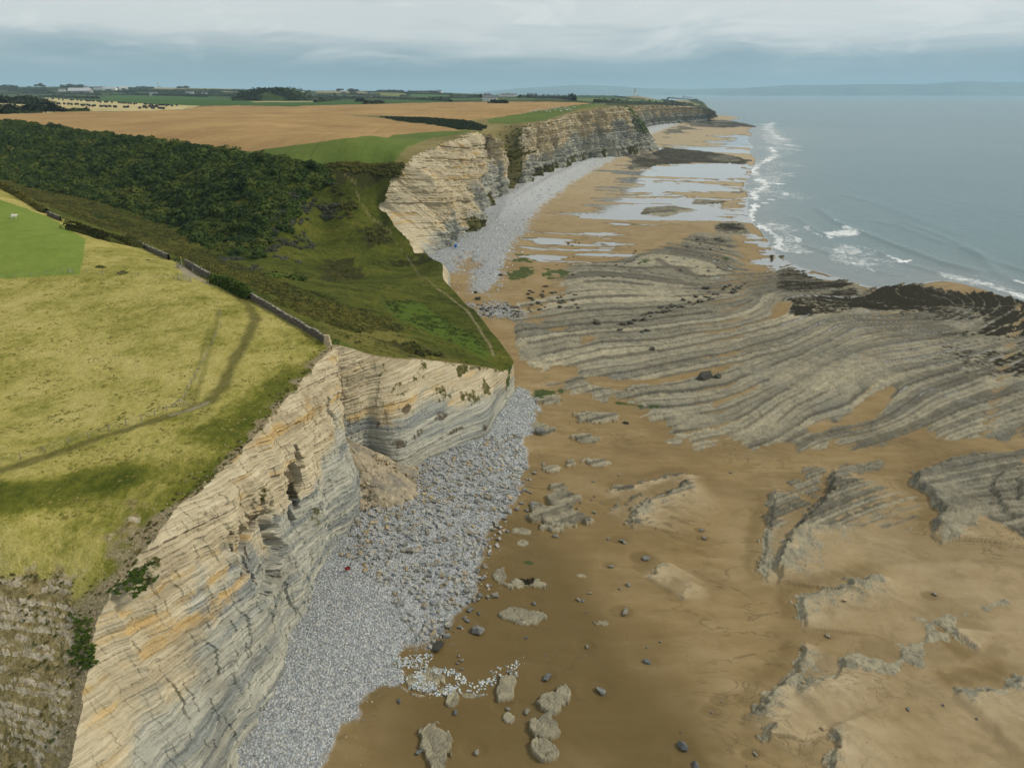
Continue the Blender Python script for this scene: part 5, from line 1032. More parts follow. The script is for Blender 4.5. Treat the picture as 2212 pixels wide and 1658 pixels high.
gn_scatter('rubble', np.c_[sq, zs+.05], rg.uniform(.08, .42, 320)**1.1, np.stack([rg.normal(0, .3, 320), rg.normal(0, .3, 320), rg.uniform(0, 6, 320)], 1), rg.integers(0, 3, 320), PT)
# rock debris shed on the brink and over the stepped slope
k_ = rg.integers(0, len(TOP1)-1, 420); bp = TOP1[k_]; bx = bp[:, 0]-np.abs(rg.normal(0, 1.1, 420)); by = bp[:, 1]
kk = (by > 34); bx, by = bx[kk], by[kk]
gn_scatter('stones', np.c_[bx, by, landz(bx, by)+.02], rg.uniform(.04, .13, len(bx)), np.stack([rg.normal(0, .3, len(bx)), rg.normal(0, .3, len(bx)), rg.uniform(0, 6, len(bx))], 1), rg.integers(0, 3, len(bx)), PT)
# ------------------------------------------------------------------ vegetation
def leaf_arrays(n, seed, blobs_=7, shape=(1, 1, .75), leaf=.12, inner=.35, up=.35):
    """leaf-sized quads spread through an uneven crown"""
    r = np.random.default_rng(seed)
    c = r.normal(size=(blobs_, 3)); c /= np.linalg.norm(c, axis=1)[:, None]; c *= r.uniform(.25, .68, (blobs_, 1)); c[:, 2] = np.abs(c[:, 2])*.9
    rad = r.uniform(.28, .52, blobs_); k = r.integers(0, blobs_, n)
    d = r.normal(size=(n, 3)); d /= np.linalg.norm(d, axis=1)[:, None]; d[:, 2] = np.where(d[:, 2] < -.3, -d[:, 2], d[:, 2])
    p = c[k]+d*(rad[k]*r.uniform(inner, 1, n)**.5)[:, None]
    p *= shape
    nn = d+r.normal(0, .45, (n, 3))+[0, 0, up]; nn /= np.linalg.norm(nn, axis=1)[:, None]
    a = np.cross(nn, r.normal(size=(n, 3))); a /= np.linalg.norm(a, axis=1)[:, None]; b = np.cross(nn, a)
    s_ = leaf*r.uniform(.6, 1.4, n)[:, None]
    V = np.stack([p-a*s_, p-b*s_*.7, p+a*s_, p+b*s_*.7], 1).reshape(-1, 3)
    return V, np.arange(4*n).reshape(n, 4)
def core_arrays(seed, blobs_, shape, k=.72):
    """the shaded twigs inside a crown: a few lumpy closed solids"""
    r = np.random.default_rng(seed); c = r.normal(size=(blobs_, 3)); c /= np.linalg.norm(c, axis=1)[:, None]; c *= r.uniform(.25, .68, (blobs_, 1)); c[:, 2] = np.abs(c[:, 2])*.9
    rad = r.uniform(.28, .52, blobs_); bm = bmesh.new(); bmesh.ops.create_icosphere(bm, subdivisions=1, radius=1)
    v = np.array([q.co[:] for q in bm.verts]); f = np.array([[q.index for q in g.verts] for g in bm.faces]); bm.free(); V, F_ = [], []
    for i in range(blobs_): F_.append(f+len(v)*i); V.append((c[i]+v*rad[i]*k)*shape)
    return np.concatenate(V), np.concatenate(F_)
def crown_mesh(name, mat, n, seed, blobs_=7, shape=(1, 1, .75), leaf=.12, core=True):
    V, Fq = leaf_arrays(n, seed, blobs_, shape, leaf); F3 = np.r_[Fq[:, [0, 1, 2]], Fq[:, [0, 2, 3]]]
    if core:
        v2, f2 = core_arrays(seed, blobs_, shape); F3 = np.r_[F3, f2+len(V)]; V = np.r_[V, v2]
    o = mesh_obj(name, V, F3, mat, smooth=False, link=False); me = o.data; bpy.data.objects.remove(o); return me
def mat_leaf(stops, patchy=.03):
    def f_(t, b):
        rnd = t.node('ShaderNodeObjectInfo').outputs['Random']; w = t.pos()
        n = t.noise(w, patchy, 4, .6); f = t.noise(w, 1.6, 3, .6)
        k = t.math('ADD', t.math('MULTIPLY', rnd, .28), t.math('ADD', t.math('MULTIPLY', n, .52), t.math('MULTIPLY', f, .30)))
        t.put(b.inputs['Base Color'], t.colramp(k, stops)); b.inputs['Roughness'].default_value = .75; b.inputs['Specular IOR Level'].default_value = .15
    return f_
M_WOOD = material('woodland_leaves', mat_leaf([(.28, (.010, .022, .005)), (.44, (.025, .048, .008)), (.58, (.048, .080, .011)), (.70, (.085, .108, .016)), (.84, (.13, .095, .026))]))
M_SCRUB = material('scrub_leaves', mat_leaf([(.28, (.024, .030, .007)), (.45, (.060, .066, .012)), (.6, (.105, .105, .019)), (.74, (.16, .14, .030)), (.9, (.20, .145, .04))], .05))
M_THORN = material('blackthorn_twigs', mat_leaf([(.3, (.040, .046, .030)), (.55, (.075, .082, .055)), (.8, (.13, .13, .09))], .06))
M_GREEN = material('bramble_leaves', mat_leaf([(.3, (.022, .040, .006)), (.55, (.055, .090, .012)), (.8, (.12, .155, .022))], .08))
M_DARKH = material('hedge_leaves', mat_leaf([(.3, (.010, .018, .006)), (.55, (.022, .036, .010)), (.8, (.045, .060, .016))], .05))
M_BARK = material('bark', lambda t, b: t.put(b.inputs['Base Color'], t.colramp(t.noise(t.pos(), 3, 4), [(.3, (.05, .04, .028)), (.7, (.13, .105, .075))])))

C_WOOD = [crown_mesh('crown', M_WOOD, 620, 400+i, 9, (1, 1, .85), .105) for i in range(5)]
C_SCRUB = [crown_mesh('scrub', M_SCRUB, 330, 420+i, 8, (1.25, .8, .5), .10) for i in range(4)]
C_THORN = [crown_mesh('thorn', M_THORN, 420, 430+i, 9, (1, 1, .7), .075) for i in range(3)]
C_GREEN = [crown_mesh('bramble', M_GREEN, 260, 440+i, 8, (1.2, 1, .45), .10) for i in range(3)]
rv = np.random.default_rng(33)
def plant(name, pts, smin, smax, protos, zf, sink=.1, flat=(1, 1, 1), az_=None):
    n = len(pts); s_ = rv.uniform(smin, smax, n)*rv.uniform(.75, 1.15, n)
    rot = np.stack([rv.normal(0, .06, n), rv.normal(0, .06, n), rv.uniform(0, 6.28, n) if az_ is None else rv.normal(az_, .35, n)], 1)
    return gn_scatter(name, np.c_[pts, zf(pts[:, 0], pts[:, 1])-sink*s_], s_[:, None]*np.array(flat), rot, rv.integers(0, len(protos), n), protos)
WOODP = lpoly([(-150, 248), (0, 260), (120, 276), (240, 291), (360, 308), (470, 321), (560, 336), (640, 351), (720, 358), (725, 385), (668, 420), (640, 460), (600, 520), (560, 560), (470, 545), (350, 480), (200, 432), (80, 405), (0, 385), (-150, 350)], 2)
q = rand_in(WOODP, 5200, rv); keepw = []
qx, qy = q[:, 0], q[:, 1]; dn = np.hypot(qx, qy)
k = rv.random(len(q)) < np.clip((330/dn)**1.0, .45, 1); q = q[k]
plant('woodland', q[len(q)//5:], 1.8, 3.4, C_WOOD, landz, .25); plant('tall_woodland', q[:len(q)//6], 3.4, 6.0, C_WOOD, landz, .25)
SCR = lpoly([(-80, 380), (0, 384), (80, 406), (200, 434), (350, 484), (470, 548), (580, 600), (660, 628), (760, 660), (850, 690), (870, 715), (760, 715), (700, 700), (640, 676), (560, 638), (480, 598), (400, 560), (300, 518), (180, 478), (70, 428), (0, 392)], 2)
q = rand_in(SCR, 9000, rv); dens = fbm(q[:, 0]/16, q[:, 1]/9, 3, 301); q = q[(dens > .33) & (rv.random(len(q)) < .4+1.6*(dens-.33))]
plant('scrub', q, .6, 1.6, C_SCRUB, landz, .25, az_=R(-35))
TH = [lpoly(p, 2) for p in ([(555, 470), (600, 425), (650, 400), (700, 385), (745, 400), (735, 430), (690, 450), (640, 490), (600, 540), (560, 545), (530, 520)], [(470, 560), (520, 545), (580, 555), (560, 585), (500, 585)], [(690, 440), (740, 440), (740, 470), (690, 470)], [(600, 520), (660, 500), (680, 530), (640, 570), (590, 570)])]
q = np.concatenate([rand_in(p, n, rv) for p, n in zip(TH, (330, 90, 40, 90))]); q = q[fbm(q[:, 0]/7, q[:, 1]/7, 3, 303) > .44]
plant('blackthorn', q, .9, 1.9, C_THORN, landz, .2)
DK = [lpoly(p, 2) for p in ([(700, 352), (785, 352), (845, 352), (874, 352), (872, 372), (850, 384), (800, 372), (740, 372)], [(790, 492), (835, 488), (850, 515), (800, 530)], [(700, 570), (760, 570), (790, 600), (720, 608)], [(850, 572), (905, 572), (925, 563), (880, 556)], [(840, 738), (900, 748), (955, 768), (890, 766)], [(640, 640), (720, 668), (800, 700), (740, 690)], [(720, 395), (770, 440), (760, 470), (720, 440)])]
q = np.concatenate([rand_in(p, n, rv) for p, n in zip(DK, (420, 60, 60, 60, 90, 120, 80))]); q = q[fbm(q[:, 0]/5, q[:, 1]/5, 3, 305) > .42]
plant('gorse', q, .6, 1.7, C_SCRUB, landz, .2, flat=(1, 1, 1.3))
GR = lpoly([(830, 652), (900, 648), (960, 685), (1030, 728), (1060, 762), (1040, 770), (990, 742), (920, 712), (860, 688)], 2)
q = rand_in(GR, 1100, rv); q = q[fbm(q[:, 0]/4, q[:, 1]/4, 3, 307) > .45]
plant('bracken', q, .35, .8, C_GREEN, landz, .3)
G2 = [lpoly(p, 2) for p in ([(820, 253), (923, 254), (1011, 262), (1055, 272), (1040, 282), (996, 280), (935, 270), (859, 261)],)]
q = rand_in(G2[0], 1500, rv); plant('thicket', q, 1.4, 3.2, [crown_mesh('thicket_crown', M_DARKH, 300, 450+i, 8, (1, 1, .8), .13) for i in range(3)], landz, .3)
q = np.array([(0., 440.)])+rv.normal(0, 1, (260, 2))*[6, 17]; plant('gully_scrub', q, .9, 2.0, C_SCRUB, landz, .3)
# clumps that cling to the brink of the near cliff and tufts on the stepped slope
k_ = rv.integers(0, len(TOP1)-1, 520); bx = TOP1[k_, 0]-np.abs(rv.normal(0, .8, 520)); by = TOP1[k_, 1]; m_ = by > 44
C_TUFT = [crown_mesh('tuft', material('dry_tussock_%d' % i, mat_leaf(st_, .2)), 90, 460+i, 6, (1, 1, .8), .16, False) for i, st_ in enumerate(([(.3, (.06, .055, .014)), (.6, (.13, .11, .03)), (.85, (.24, .19, .07))], [(.3, (.03, .042, .008)), (.6, (.07, .085, .015)), (.85, (.13, .13, .03))]))]
plant('tussocks', np.c_[bx, by][m_], .10, .32, C_TUFT, landz, .1)
q = rand_in(W3((-55, 30), (-31.5, 33), (-32, 39), (-31, 46), (-38, 49), (-60, 46)), 1500, rv); q = q[(fbm(q[:, 0]/2.2, q[:, 1]/2.2, 3, 309) > .46) & (landz(q[:, 0], q[:, 1]) < 25.3)]
plant('slope_tussocks', q, .09, .28, C_TUFT, landz, .1)
q = np.concatenate([rand_in(lpoly(p, 2), n, rv) for p, n in (([(150, 1325), (200, 1320), (205, 1440), (160, 1440), (140, 1380)], 260), ([(270, 1230), (345, 1205), (340, 1250), (290, 1290), (230, 1280)], 150))])
q = q[fbm(q[:, 0]/1.3, q[:, 1]/1.3, 3, 325) > .45]
plant('ivy_patch', q, .12, .34, C_GREEN, landz, .2)

# grass clumps over the meadow and the valley turf
MEAD = lpoly([(-80, 1120), (-80, 640), (0, 610), (180, 600), (390, 590), (470, 620), (545, 660), (700, 745), (560, 890), (440, 1035), (300, 1080), (100, 1130)], 2)
q = rand_in(MEAD, 15000, rv); dd_ = np.hypot(q[:, 0], q[:, 1]); q = q[(rv.random(len(q)) < np.clip(62/dd_, .25, 1)**1.5) & (fbm(q[:, 0]/3.5, q[:, 1]/3.5, 4, 321) > .47)]
PTH = [lline(p, 4)[:, :2] for p in ([(400, 580), (440, 598), (500, 628), (540, 660), (552, 690), (540, 722), (515, 762), (495, 800), (478, 840), (455, 868), (400, 886), (320, 912), (220, 944), (100, 985), (0, 1016), (-60, 1036)],)]
q = q[sdl(q[:, 0], q[:, 1], PTH[0], 5)[0] > .9]
C_GRASS = [crown_mesh('grass_clump', material('grass_clump_%d' % i, mat_leaf(st_, .12)), 46, 480+i, 5, (1, 1, .8), .22, False) for i, st_ in enumerate(([(.3, (.16, .14, .03)), (.6, (.33, .27, .08)), (.85, (.46, .38, .15))], [(.3, (.13, .14, .02)), (.6, (.22, .215, .04)), (.85, (.33, .29, .08))]))]
plant('grass', q, .09, .26, C_GRASS, landz, .25, flat=(1.2, 1.2, .7))
q = np.c_[rv.uniform(-75, 2, 16000), rv.uniform(95, 290, 16000)]; q = q[(sdp(q[:, 0], q[:, 1], valley_poly, 5) > 1.5) & (fbm(q[:, 0]/6, q[:, 1]/6, 4, 323) > .48)]
C_TURF = [crown_mesh('turf_clump', material('turf_clump_%d' % i, mat_leaf(st_, .1)), 46, 490+i, 5, (1.2, 1, .7), .2, False) for i, st_ in enumerate(([(.3, (.03, .042, .007)), (.6, (.075, .088, .013)), (.85, (.15, .14, .03))], [(.3, (.05, .06, .009)), (.6, (.11, .115, .018)), (.85, (.2, .17, .04))]))]
plant('turf', q, .16, .55, C_TURF, landz, .3, flat=(1.2, 1.2, .6))

# ---- hedges, bushes and trees that stand apart
def hedge(name, pts, w, h, label, group=None, n=None, mat=None, leaf=.35, world=False, cat='hedge'):
    P = np.array(pts, float) if world else lline(pts, 3)
    L = np.r_[0, np.cumsum(np.linalg.norm(np.diff(P[:, :2], axis=0), axis=1))]; n = n or int(np.clip(L[-1]*h*14/leaf, 90, 2600))
    r = rv; s_ = r.uniform(0, L[-1], n); X = np.interp(s_, L, P[:, 0]); Y = np.interp(s_, L, P[:, 1])
    hh = h*(.55+.75*fbm(s_/(h*2.2), s_*0+hash(label) % 97, 3, 311)); ph = r.uniform(0, math.pi, n); rad = r.uniform(.75, 1, n)
    X = X+np.cos(ph)*w/2*rad*.9+r.normal(0, .1*w, n); Y = Y+np.cos(ph)*w/2*rad*.4; z0 = landz(X, Y)
    p = np.stack([X, Y, z0+np.sin(ph)*hh*rad], 1)
    nn = np.stack([np.cos(ph), r.normal(0, .4, n), np.sin(ph)+.2], 1)+r.normal(0, .5, (n, 3)); nn /= np.linalg.norm(nn, axis=1)[:, None]
    a = np.cross(nn, r.normal(size=(n, 3))); a /= np.linalg.norm(a, axis=1)[:, None]; b = np.cross(nn, a); ls = leaf*r.uniform(.6, 1.4, n)[:, None]
    V = np.stack([p-a*ls, p-b*ls*.7, p+a*ls, p+b*ls*.7], 1).reshape(-1, 3); Fq = np.arange(4*n).reshape(n, 4)
    m_ = max(6, int(L[-1]/max(w, .6))); si = np.linspace(0, L[-1], m_); cx = np.interp(si, L, P[:, 0]); cy = np.interp(si, L, P[:, 1]); cz = landz(cx, cy)
    hc = h*(.5+.55*fbm(si/(h*2.2), si*0+hash(label) % 97, 3, 311)); ang = np.linspace(0, math.pi, 6)
    tx = np.gradient(cx); ty = np.gradient(cy); tl = np.hypot(tx, ty)+1e-9; nx, ny = ty/tl, -tx/tl
    G = np.stack([cx[:, None]+nx[:, None]*np.cos(ang)*w*.38, cy[:, None]+ny[:, None]*np.cos(ang)*w*.38, cz[:, None]-.1+np.sin(ang)*hc[:, None]*.8], -1)
    gf = grid_faces(*G.shape[:2]); F3 = np.r_[Fq[:, [0, 1, 2]], Fq[:, [0, 2, 3]], gf[:, [0, 1, 2]]+len(V), gf[:, [0, 2, 3]]+len(V)]
    o = mesh_obj(name, np.r_[V, G.reshape(-1, 3)], F3, mat or M_DARKH, smooth=False); tag(o, label, cat, group); return o
def bush(px, py, r_, label, mat_protos, flat=.8, cat='bush', group=None):
    p = onland(px, py); o = bpy.data.objects.new('bush', mat_protos[int(rv.integers(len(mat_protos)))]); COL.objects.link(o)
    o.location = p-np.array([0, 0, .15*r_]); o.scale = (r_, r_*.9, r_*flat); o.rotation_euler = (0, 0, rv.uniform(0, 6)); tag(o, label, cat, group); return o
def tree(px, py, hgt, label, kind=0, group='trees on the far farmland', k=None):
    p = onland(px, py) if k is None else np.append(atk(px, py, k)[:2], 0)
    if k is not None: p[2] = float(landz(p[:1], p[1:2])[0])
    e_ = empty('tree', tuple(p), rv.uniform(0, 6)); tag(e_, label, 'tree', group)
    bm = bmesh.new(); bmesh.ops.create_cone(bm, cap_ends=True, segments=7, radius1=hgt*.045, radius2=hgt*.02, depth=hgt*.5, matrix=Matrix.Translation((0, 0, hgt*.22))); me = bpy.data.meshes.new('trunk'); bm.to_mesh(me); bm.free(); me.materials.append(M_BARK)
    tr = bpy.data.objects.new('trunk', me); COL.objects.link(tr); tr.parent = e_
    c = bpy.data.objects.new('crown', TREE_C[kind % len(TREE_C)]); COL.objects.link(c); c.parent = e_; c.location = (0, 0, hgt*.45); w_ = hgt*(.55 if kind < 2 else .8); c.scale = (w_, w_, hgt*.62)
    return e_
TREE_C = [crown_mesh('tree_crown', M_DARKH, 260, 470+i, 8, (1, 1, .9), .14) for i in range(4)]
# ------------------------------------------------------------------ things on the cliff top
def box_arr(x0, x1, y0, y1, z0, z1):
    V = np.array([(x, y, z) for z in (z0, z1) for y in (y0, y1) for x in (x0, x1)], float)
    return V, np.array([[0, 2, 3, 1], [4, 5, 7, 6], [0, 1, 5, 4], [1, 3, 7, 5], [3, 2, 6, 7], [2, 0, 4, 6]])
class MB:
    def __init__(s): s.V = []; s.F = []; s.n = 0
    def add(s, V, Fc): s.V.append(np.asarray(V, float)); s.F.append(np.asarray(Fc)+s.n); s.n += len(V); return s
    def box(s, *a): return s.add(*box_arr(*a))
    def bar(s, p, q, r, n=8, r2=None):
        p, q = np.array(p, float), np.array(q, float); d = q-p; d /= np.linalg.norm(d); u = np.cross(d, [0, 0, 1.] if abs(d[2]) < .9 else [1., 0, 0]); u /= np.linalg.norm(u); w = np.cross(d, u)
        a = np.linspace(0, 2*math.pi, n, endpoint=False); ring = np.cos(a)[:, None]*u+np.sin(a)[:, None]*w; r2 = r if r2 is None else r2
        V = np.r_[p+ring*r, q+ring*r2, [p, q]]; F_ = []
        for i in range(n):
            j = (i+1) % n; F_ += [[i, j, n+j, n+i], [2*n, j, i, i], [2*n+1, n+i, n+j, n+j]]
        return s.add(V, F_)
    def build(s, name, mat, parent=None, smooth=False):
        V = np.concatenate(s.V); F_ = np.concatenate(s.F); me = bpy.data.meshes.new(name)
        me.from_pydata(V.tolist(), [], [list(dict.fromkeys(f)) for f in F_.tolist()]); me.update()
        if mat: me.materials.append(mat)
        for p in me.polygons: p.use_smooth = smooth
        o = bpy.data.objects.new(name, me); COL.objects.link(o)
        if parent: o.parent = parent
        return o
M_POST = material('weathered_timber', lambda t, b: t.put(b.inputs['Base Color'], t.colramp(t.noise(t.map(t.pos(), (9, 9, 1.5)), 3, 4), [(.3, (.16, .14, .10)), (.7, (.36, .33, .26))])))
M_WIRE = material('galvanised_wire', color=(.30, .30, .29), rough=.5)
M_STEEL = material('galvanised_steel', lambda t, b: (t.put(b.inputs['Base Color'], t.colramp(t.noise(t.pos(), 6, 3), [(.3, (.30, .31, .30)), (.7, (.52, .53, .52))])), t.put(b.inputs['Metallic'], .3)), rough=.5)
def mat_wall(t, b):
    P = t.pos(); v = t.voro(t.map(P, (1, 1, 1.9)), 3.4, 'F1', 1); sx = t.node('ShaderNodeSeparateColor'); t.put(sx.inputs[0], v)
    e = t.voro(t.map(P, (1, 1, 1.9)), 3.4, 'DISTANCE_TO_EDGE'); n = t.noise(P, 5, 4, .7)
    col = t.colramp(t.math('ADD', t.math('MULTIPLY', sx.outputs[0], .7), t.math('MULTIPLY', n, .3)), [(.1, (.075, .064, .048)), (.5, (.145, .125, .092)), (.9, (.26, .23, .175))])
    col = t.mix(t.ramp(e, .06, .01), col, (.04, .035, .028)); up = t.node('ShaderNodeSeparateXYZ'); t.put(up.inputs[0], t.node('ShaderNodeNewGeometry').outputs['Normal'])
    col = t.mix(t.math('MULTIPLY', t.ramp(up.outputs[2], .4, .8), .5), col, t.colramp(n, [(.4, (.36, .34, .25)), (.6, (.58, .55, .45))]))  # upward faces paler: the sunlit wall top painted into the colour
    t.put(b.inputs['Base Color'], col); t.put(b.inputs['Normal'], t.bump(t.math('MULTIPLY', t.ramp(e, 0, .12), 1.0), .8, .08)); b.inputs['Roughness'].default_value = .95
M_WALL = material('dry_stone', mat_wall)
def stone_wall(pts, h, w, label, ends=None, seed=1):
    P = lline(pts, 6); L = np.r_[0, np.cumsum(np.linalg.norm(np.diff(P[:, :2], axis=0), axis=1))]; n = int(L[-1]/.28)+2; s_ = np.linspace(0, L[-1], n)
    x = np.interp(s_, L, P[:, 0]); y = np.interp(s_, L, P[:, 1]); z = landz(x, y); tx, ty = np.gradient(x), np.gradient(y); tl = np.hypot(tx, ty); nx, ny = ty/tl, -tx/tl
    hh = h*(.82+.36*fbm(s_/3.5, s_*0, 3, seed))+.14*(hsh(np.floor(s_/.45), s_*0, seed)-.5)
    prof = [(-.5, -.3), (-.52, .1), (-.48, .35), (-.45, .62), (-.42, .88), (-.36, 1.0), (.36, 1.0), (.42, .88), (.45, .62), (.48, .35), (.52, .1), (.5, -.3)]
    V = []
    for i, (u, v) in enumerate(prof):
        jit = .05*(fbm(s_/.3, s_*0+i*3.3, 2, seed+i)-.5)*2; V.append(np.stack([x+nx*(u*w+jit), y+ny*(u*w+jit), z+v*hh+jit*.6], 1))
    V = np.stack(V); e_ = empty('stone_wall', (float(x[0]), float(y[0]), float(z[0]))); tag(e_, label, 'stone wall', 'drystone walls along the valley edge')
    V = V-np.array([x[0], y[0], z[0]]); nr, nc = V.shape[:2]; body = mesh_obj('wall_body', V.reshape(-1, 3), grid_faces(nr, nc), M_WALL, smooth=False, parent=e_)
    cop = MB(); r = np.random.default_rng(seed)
    for i in range(0, n-1, 2):
        if r.random() < .45:
            c = V[5, i]*.5+V[6, i]*.5; a, b_, c_ = r.uniform(.12, .24), r.uniform(.10, .2), r.uniform(.05, .13); cop.box(c[0]-a, c[0]+a, c[1]-b_, c[1]+b_, c[2]-.05, c[2]+c_)
    cop.build('coping', M_WALL, e_)
    if ends is not None:
        p = ends-np.array([x[0], y[0], z[0]]); m = MB()
        for k in range(6):
            a = .46-.02*k+r.uniform(-.05, .05); m.box(p[0]-a, p[0]+a, p[1]-a*.8, p[1]+a*.8, p[2]-.2+k*.27, p[2]+.08+k*.27)
        m.build('end_pier', material('pale_stone', mat_rock((.30, .26, .18), (.60, .55, .43))), e_)
    return e_
stone_wall([(545, 648), (580, 668), (640, 702), (690, 732), (704, 741)], 1.05, .5, 'long roofless drystone wall running down to the pale pier at the cliff corner', onland(708, 744), 401)
stone_wall([(402, 573), (425, 586), (448, 600), (458, 605)], 1.15, .5, 'short drystone wall standing beside the grey gravel path and stile', None, 403)
stone_wall([(300, 530), (320, 541), (345, 553), (366, 562)], 1.15, .5, 'brownish drystone wall between dark bushes, further inland than the stile', None, 405)
stone_wall([(104, 466), (118, 472), (132, 478)], 1.2, .5, 'small stretch of drystone wall showing among bushes above the bright green pasture', None, 407)
hedge('hedge', [(462, 610), (480, 617), (505, 628), (528, 640), (543, 648)], 2.6, 2.3, 'thick green hedge filling the gap between two lengths of drystone wall', None, 2600, M_GREEN, .17)
hedge('hedge', [(150, 497), (190, 508), (235, 522), (270, 530), (298, 534)], 3.2, 2.4, 'long dark bushy hedge bordering the bright green pasture beside the wall', None, 2600, M_SCRUB, .2)
hedge('hedge', [(0, 402), (40, 425), (70, 444), (100, 462)], 3.2, 2.4, 'dark scrubby hedge at the upper end of the bright green pasture', None, 2200, M_SCRUB, .24)
bush(268, 588, 2.2, 'low dark bramble bush by the fence at the pasture corner', C_SCRUB, .7); bush(214, 577, 1.5, 'small dark bush behind the pasture fence, beside pale rocks', C_SCRUB, .7); bush(382, 563, 2.0, 'round dark bush at the wall end next to the stile', C_GREEN, .9)
bush(318, 562, 1.0, 'small low bush alone in the rough grass below the wall', C_SCRUB, .6); bush(718, 738, 1.5, 'dark bush tucked behind the pale pier at the cliff corner', C_GREEN, .8); bush(592, 600, 4.2, 'yellow-green rounded bush on the valley floor', C_GREEN, 1.0); bush(205, 470, 4.0, 'pale olive domed bush on the slope above the pasture hedge', C_GREEN, .7); bush(640, 605, 4.5, 'large dark rounded bush in the valley bottom beside the yellow-green one', C_WOOD, .8)

def wire_fence(posts, label, hgt=.70, brace=None, wires=3):
    P = np.array([onland(*p) for p in posts]); o0 = P[0]; e_ = empty('wire_fence', tuple(o0)); tag(e_, label, 'wire fence', 'post and wire fences on the clifftop meadow')
    for i, p in enumerate(P):
        q = p-o0; r = .042+.014*rv.random(); h_ = hgt*(.9+.2*rv.random()); lean = rv.normal(0, .03, 2)
        m = MB(); m.bar(q-[0, 0, .2], q+[lean[0], lean[1], h_], r, 8, r*.92); m.bar(q+[lean[0], lean[1], h_], q+[lean[0], lean[1], h_+.05], r*.92, 8, r*.3); m.build('post', M_POST, e_)
    w = MB()
    for f in np.linspace(.35, .92, wires):
        for a, b in zip(P[:-1]-o0, P[1:]-o0):
            if np.linalg.norm(a-b) < 60: w.bar(a+[0, 0, hgt*f], b+[0, 0, hgt*f], .005, 4)
    w.build('wire', M_WIRE, e_)
    if brace is not None:
        p = onland(*brace)-o0
        for s_ in (-1, 1): MB().bar(p+[s_*1.0, .3*s_, 0], p+[0, 0, hgt*1.1], .06).build('brace', M_POST, e_)
    return e_
C4 = lambda l: [(x*.3548, 504.5+y*.3548) for x, y in l]
wire_fence(C4([(1330, 430), (1340, 490), (1348, 560), (1318, 625), (1297, 668), (1258, 750), (1240, 782), (1188, 885), (1168, 918), (1150, 950), (1130, 998), (1100, 1052)]), 'wire fence of thin leaning posts running from the meadow corner down to the braced post', .75, C4([(1098, 1050)])[0])
wire_fence(C4([(1100, 1052), (1018, 1075), (943, 1108), (865, 1138), (772, 1168), (668, 1200), (543, 1243), (420, 1278)])+[(97, 976), (45, 992), (0, 1003)], 'wire fence with widely spaced pale posts following the dark trodden path seawards of the meadow')
wire_fence(C4([(-60, 285), (0, 276), (90, 268), (190, 256), (290, 248), (385, 240)]), 'wire fence along the bottom of the bright green pasture')
wire_fence(C4([(530, 238), (625, 246), (733, 252), (840, 262), (950, 270), (1057, 276), (1085, 285)]), 'wire fence crossing the top of the dry meadow towards the metal field gate')
wire_fence(C4([(1165, 296), (1175, 236), (1273, 292)]), 'short wire fence beside the gravel path below the drystone wall', .8)
def field_gate(a, b, label, h=.95, bars=5):
    A, B = onland(*a), onland(*b); e_ = empty('field_gate', tuple(A)); tag(e_, label, 'gate'); d = B-A; m = MB()
    for k in range(bars): m.bar([0, 0, .2+h*k/bars], d+[0, 0, .2+h*k/bars], .025, 6)
    m.bar([0, 0, .2], d*.5+[0, 0, .2+h*.8], .02, 6); m.bar(d*.5+[0, 0, .2+h*.8], d+[0, 0, .2], .02, 6); m.build('rail', M_STEEL, e_)
    for p in (np.zeros(3), d): MB().bar(p-[0, 0, .2], p+[0, 0, h+.2], .06, 8, .055).build('gate_post', M_POST, e_)
    return e_
field_gate(C4([(1087, 280)])[0], C4([(1163, 296)])[0], 'pale metal bar gate in the fence at the meadow corner beside the path')
field_gate(C4([(415, 240)])[0], C4([(445, 242)])[0], 'small braced timber gate in the fence under the bright green pasture', .8, 4)
g = onland(*C4([(1080, 205)])[0]); e_ = empty('stile', tuple(g)); tag(e_, 'timber stile with a yellow-topped waymark post at the end of the gravel path', 'stile')
for dx in (0, .9): MB().bar([dx, 0, -.2], [dx, .1, 1.3], .07).build('stile_post', M_POST, e_)
MB().bar([0, 0, .45], [.9, .1, .45], .05).bar([0, 0, .9], [.9, .1, .9], .05).build('stile_rail', M_POST, e_)
MB().box(.1, .8, -.5, .5, .3, .38).build('step', M_POST, e_)
MB().bar([.85, .35, -.2], [.85, .35, 1.8], .05).build('waymark_post', M_POST, e_); MB().box(.79, .91, .28, .42, 1.78, 2.0).build('waymark_cap', material('yellow_paint', color=(.75, .55, .03), rough=.5), e_)

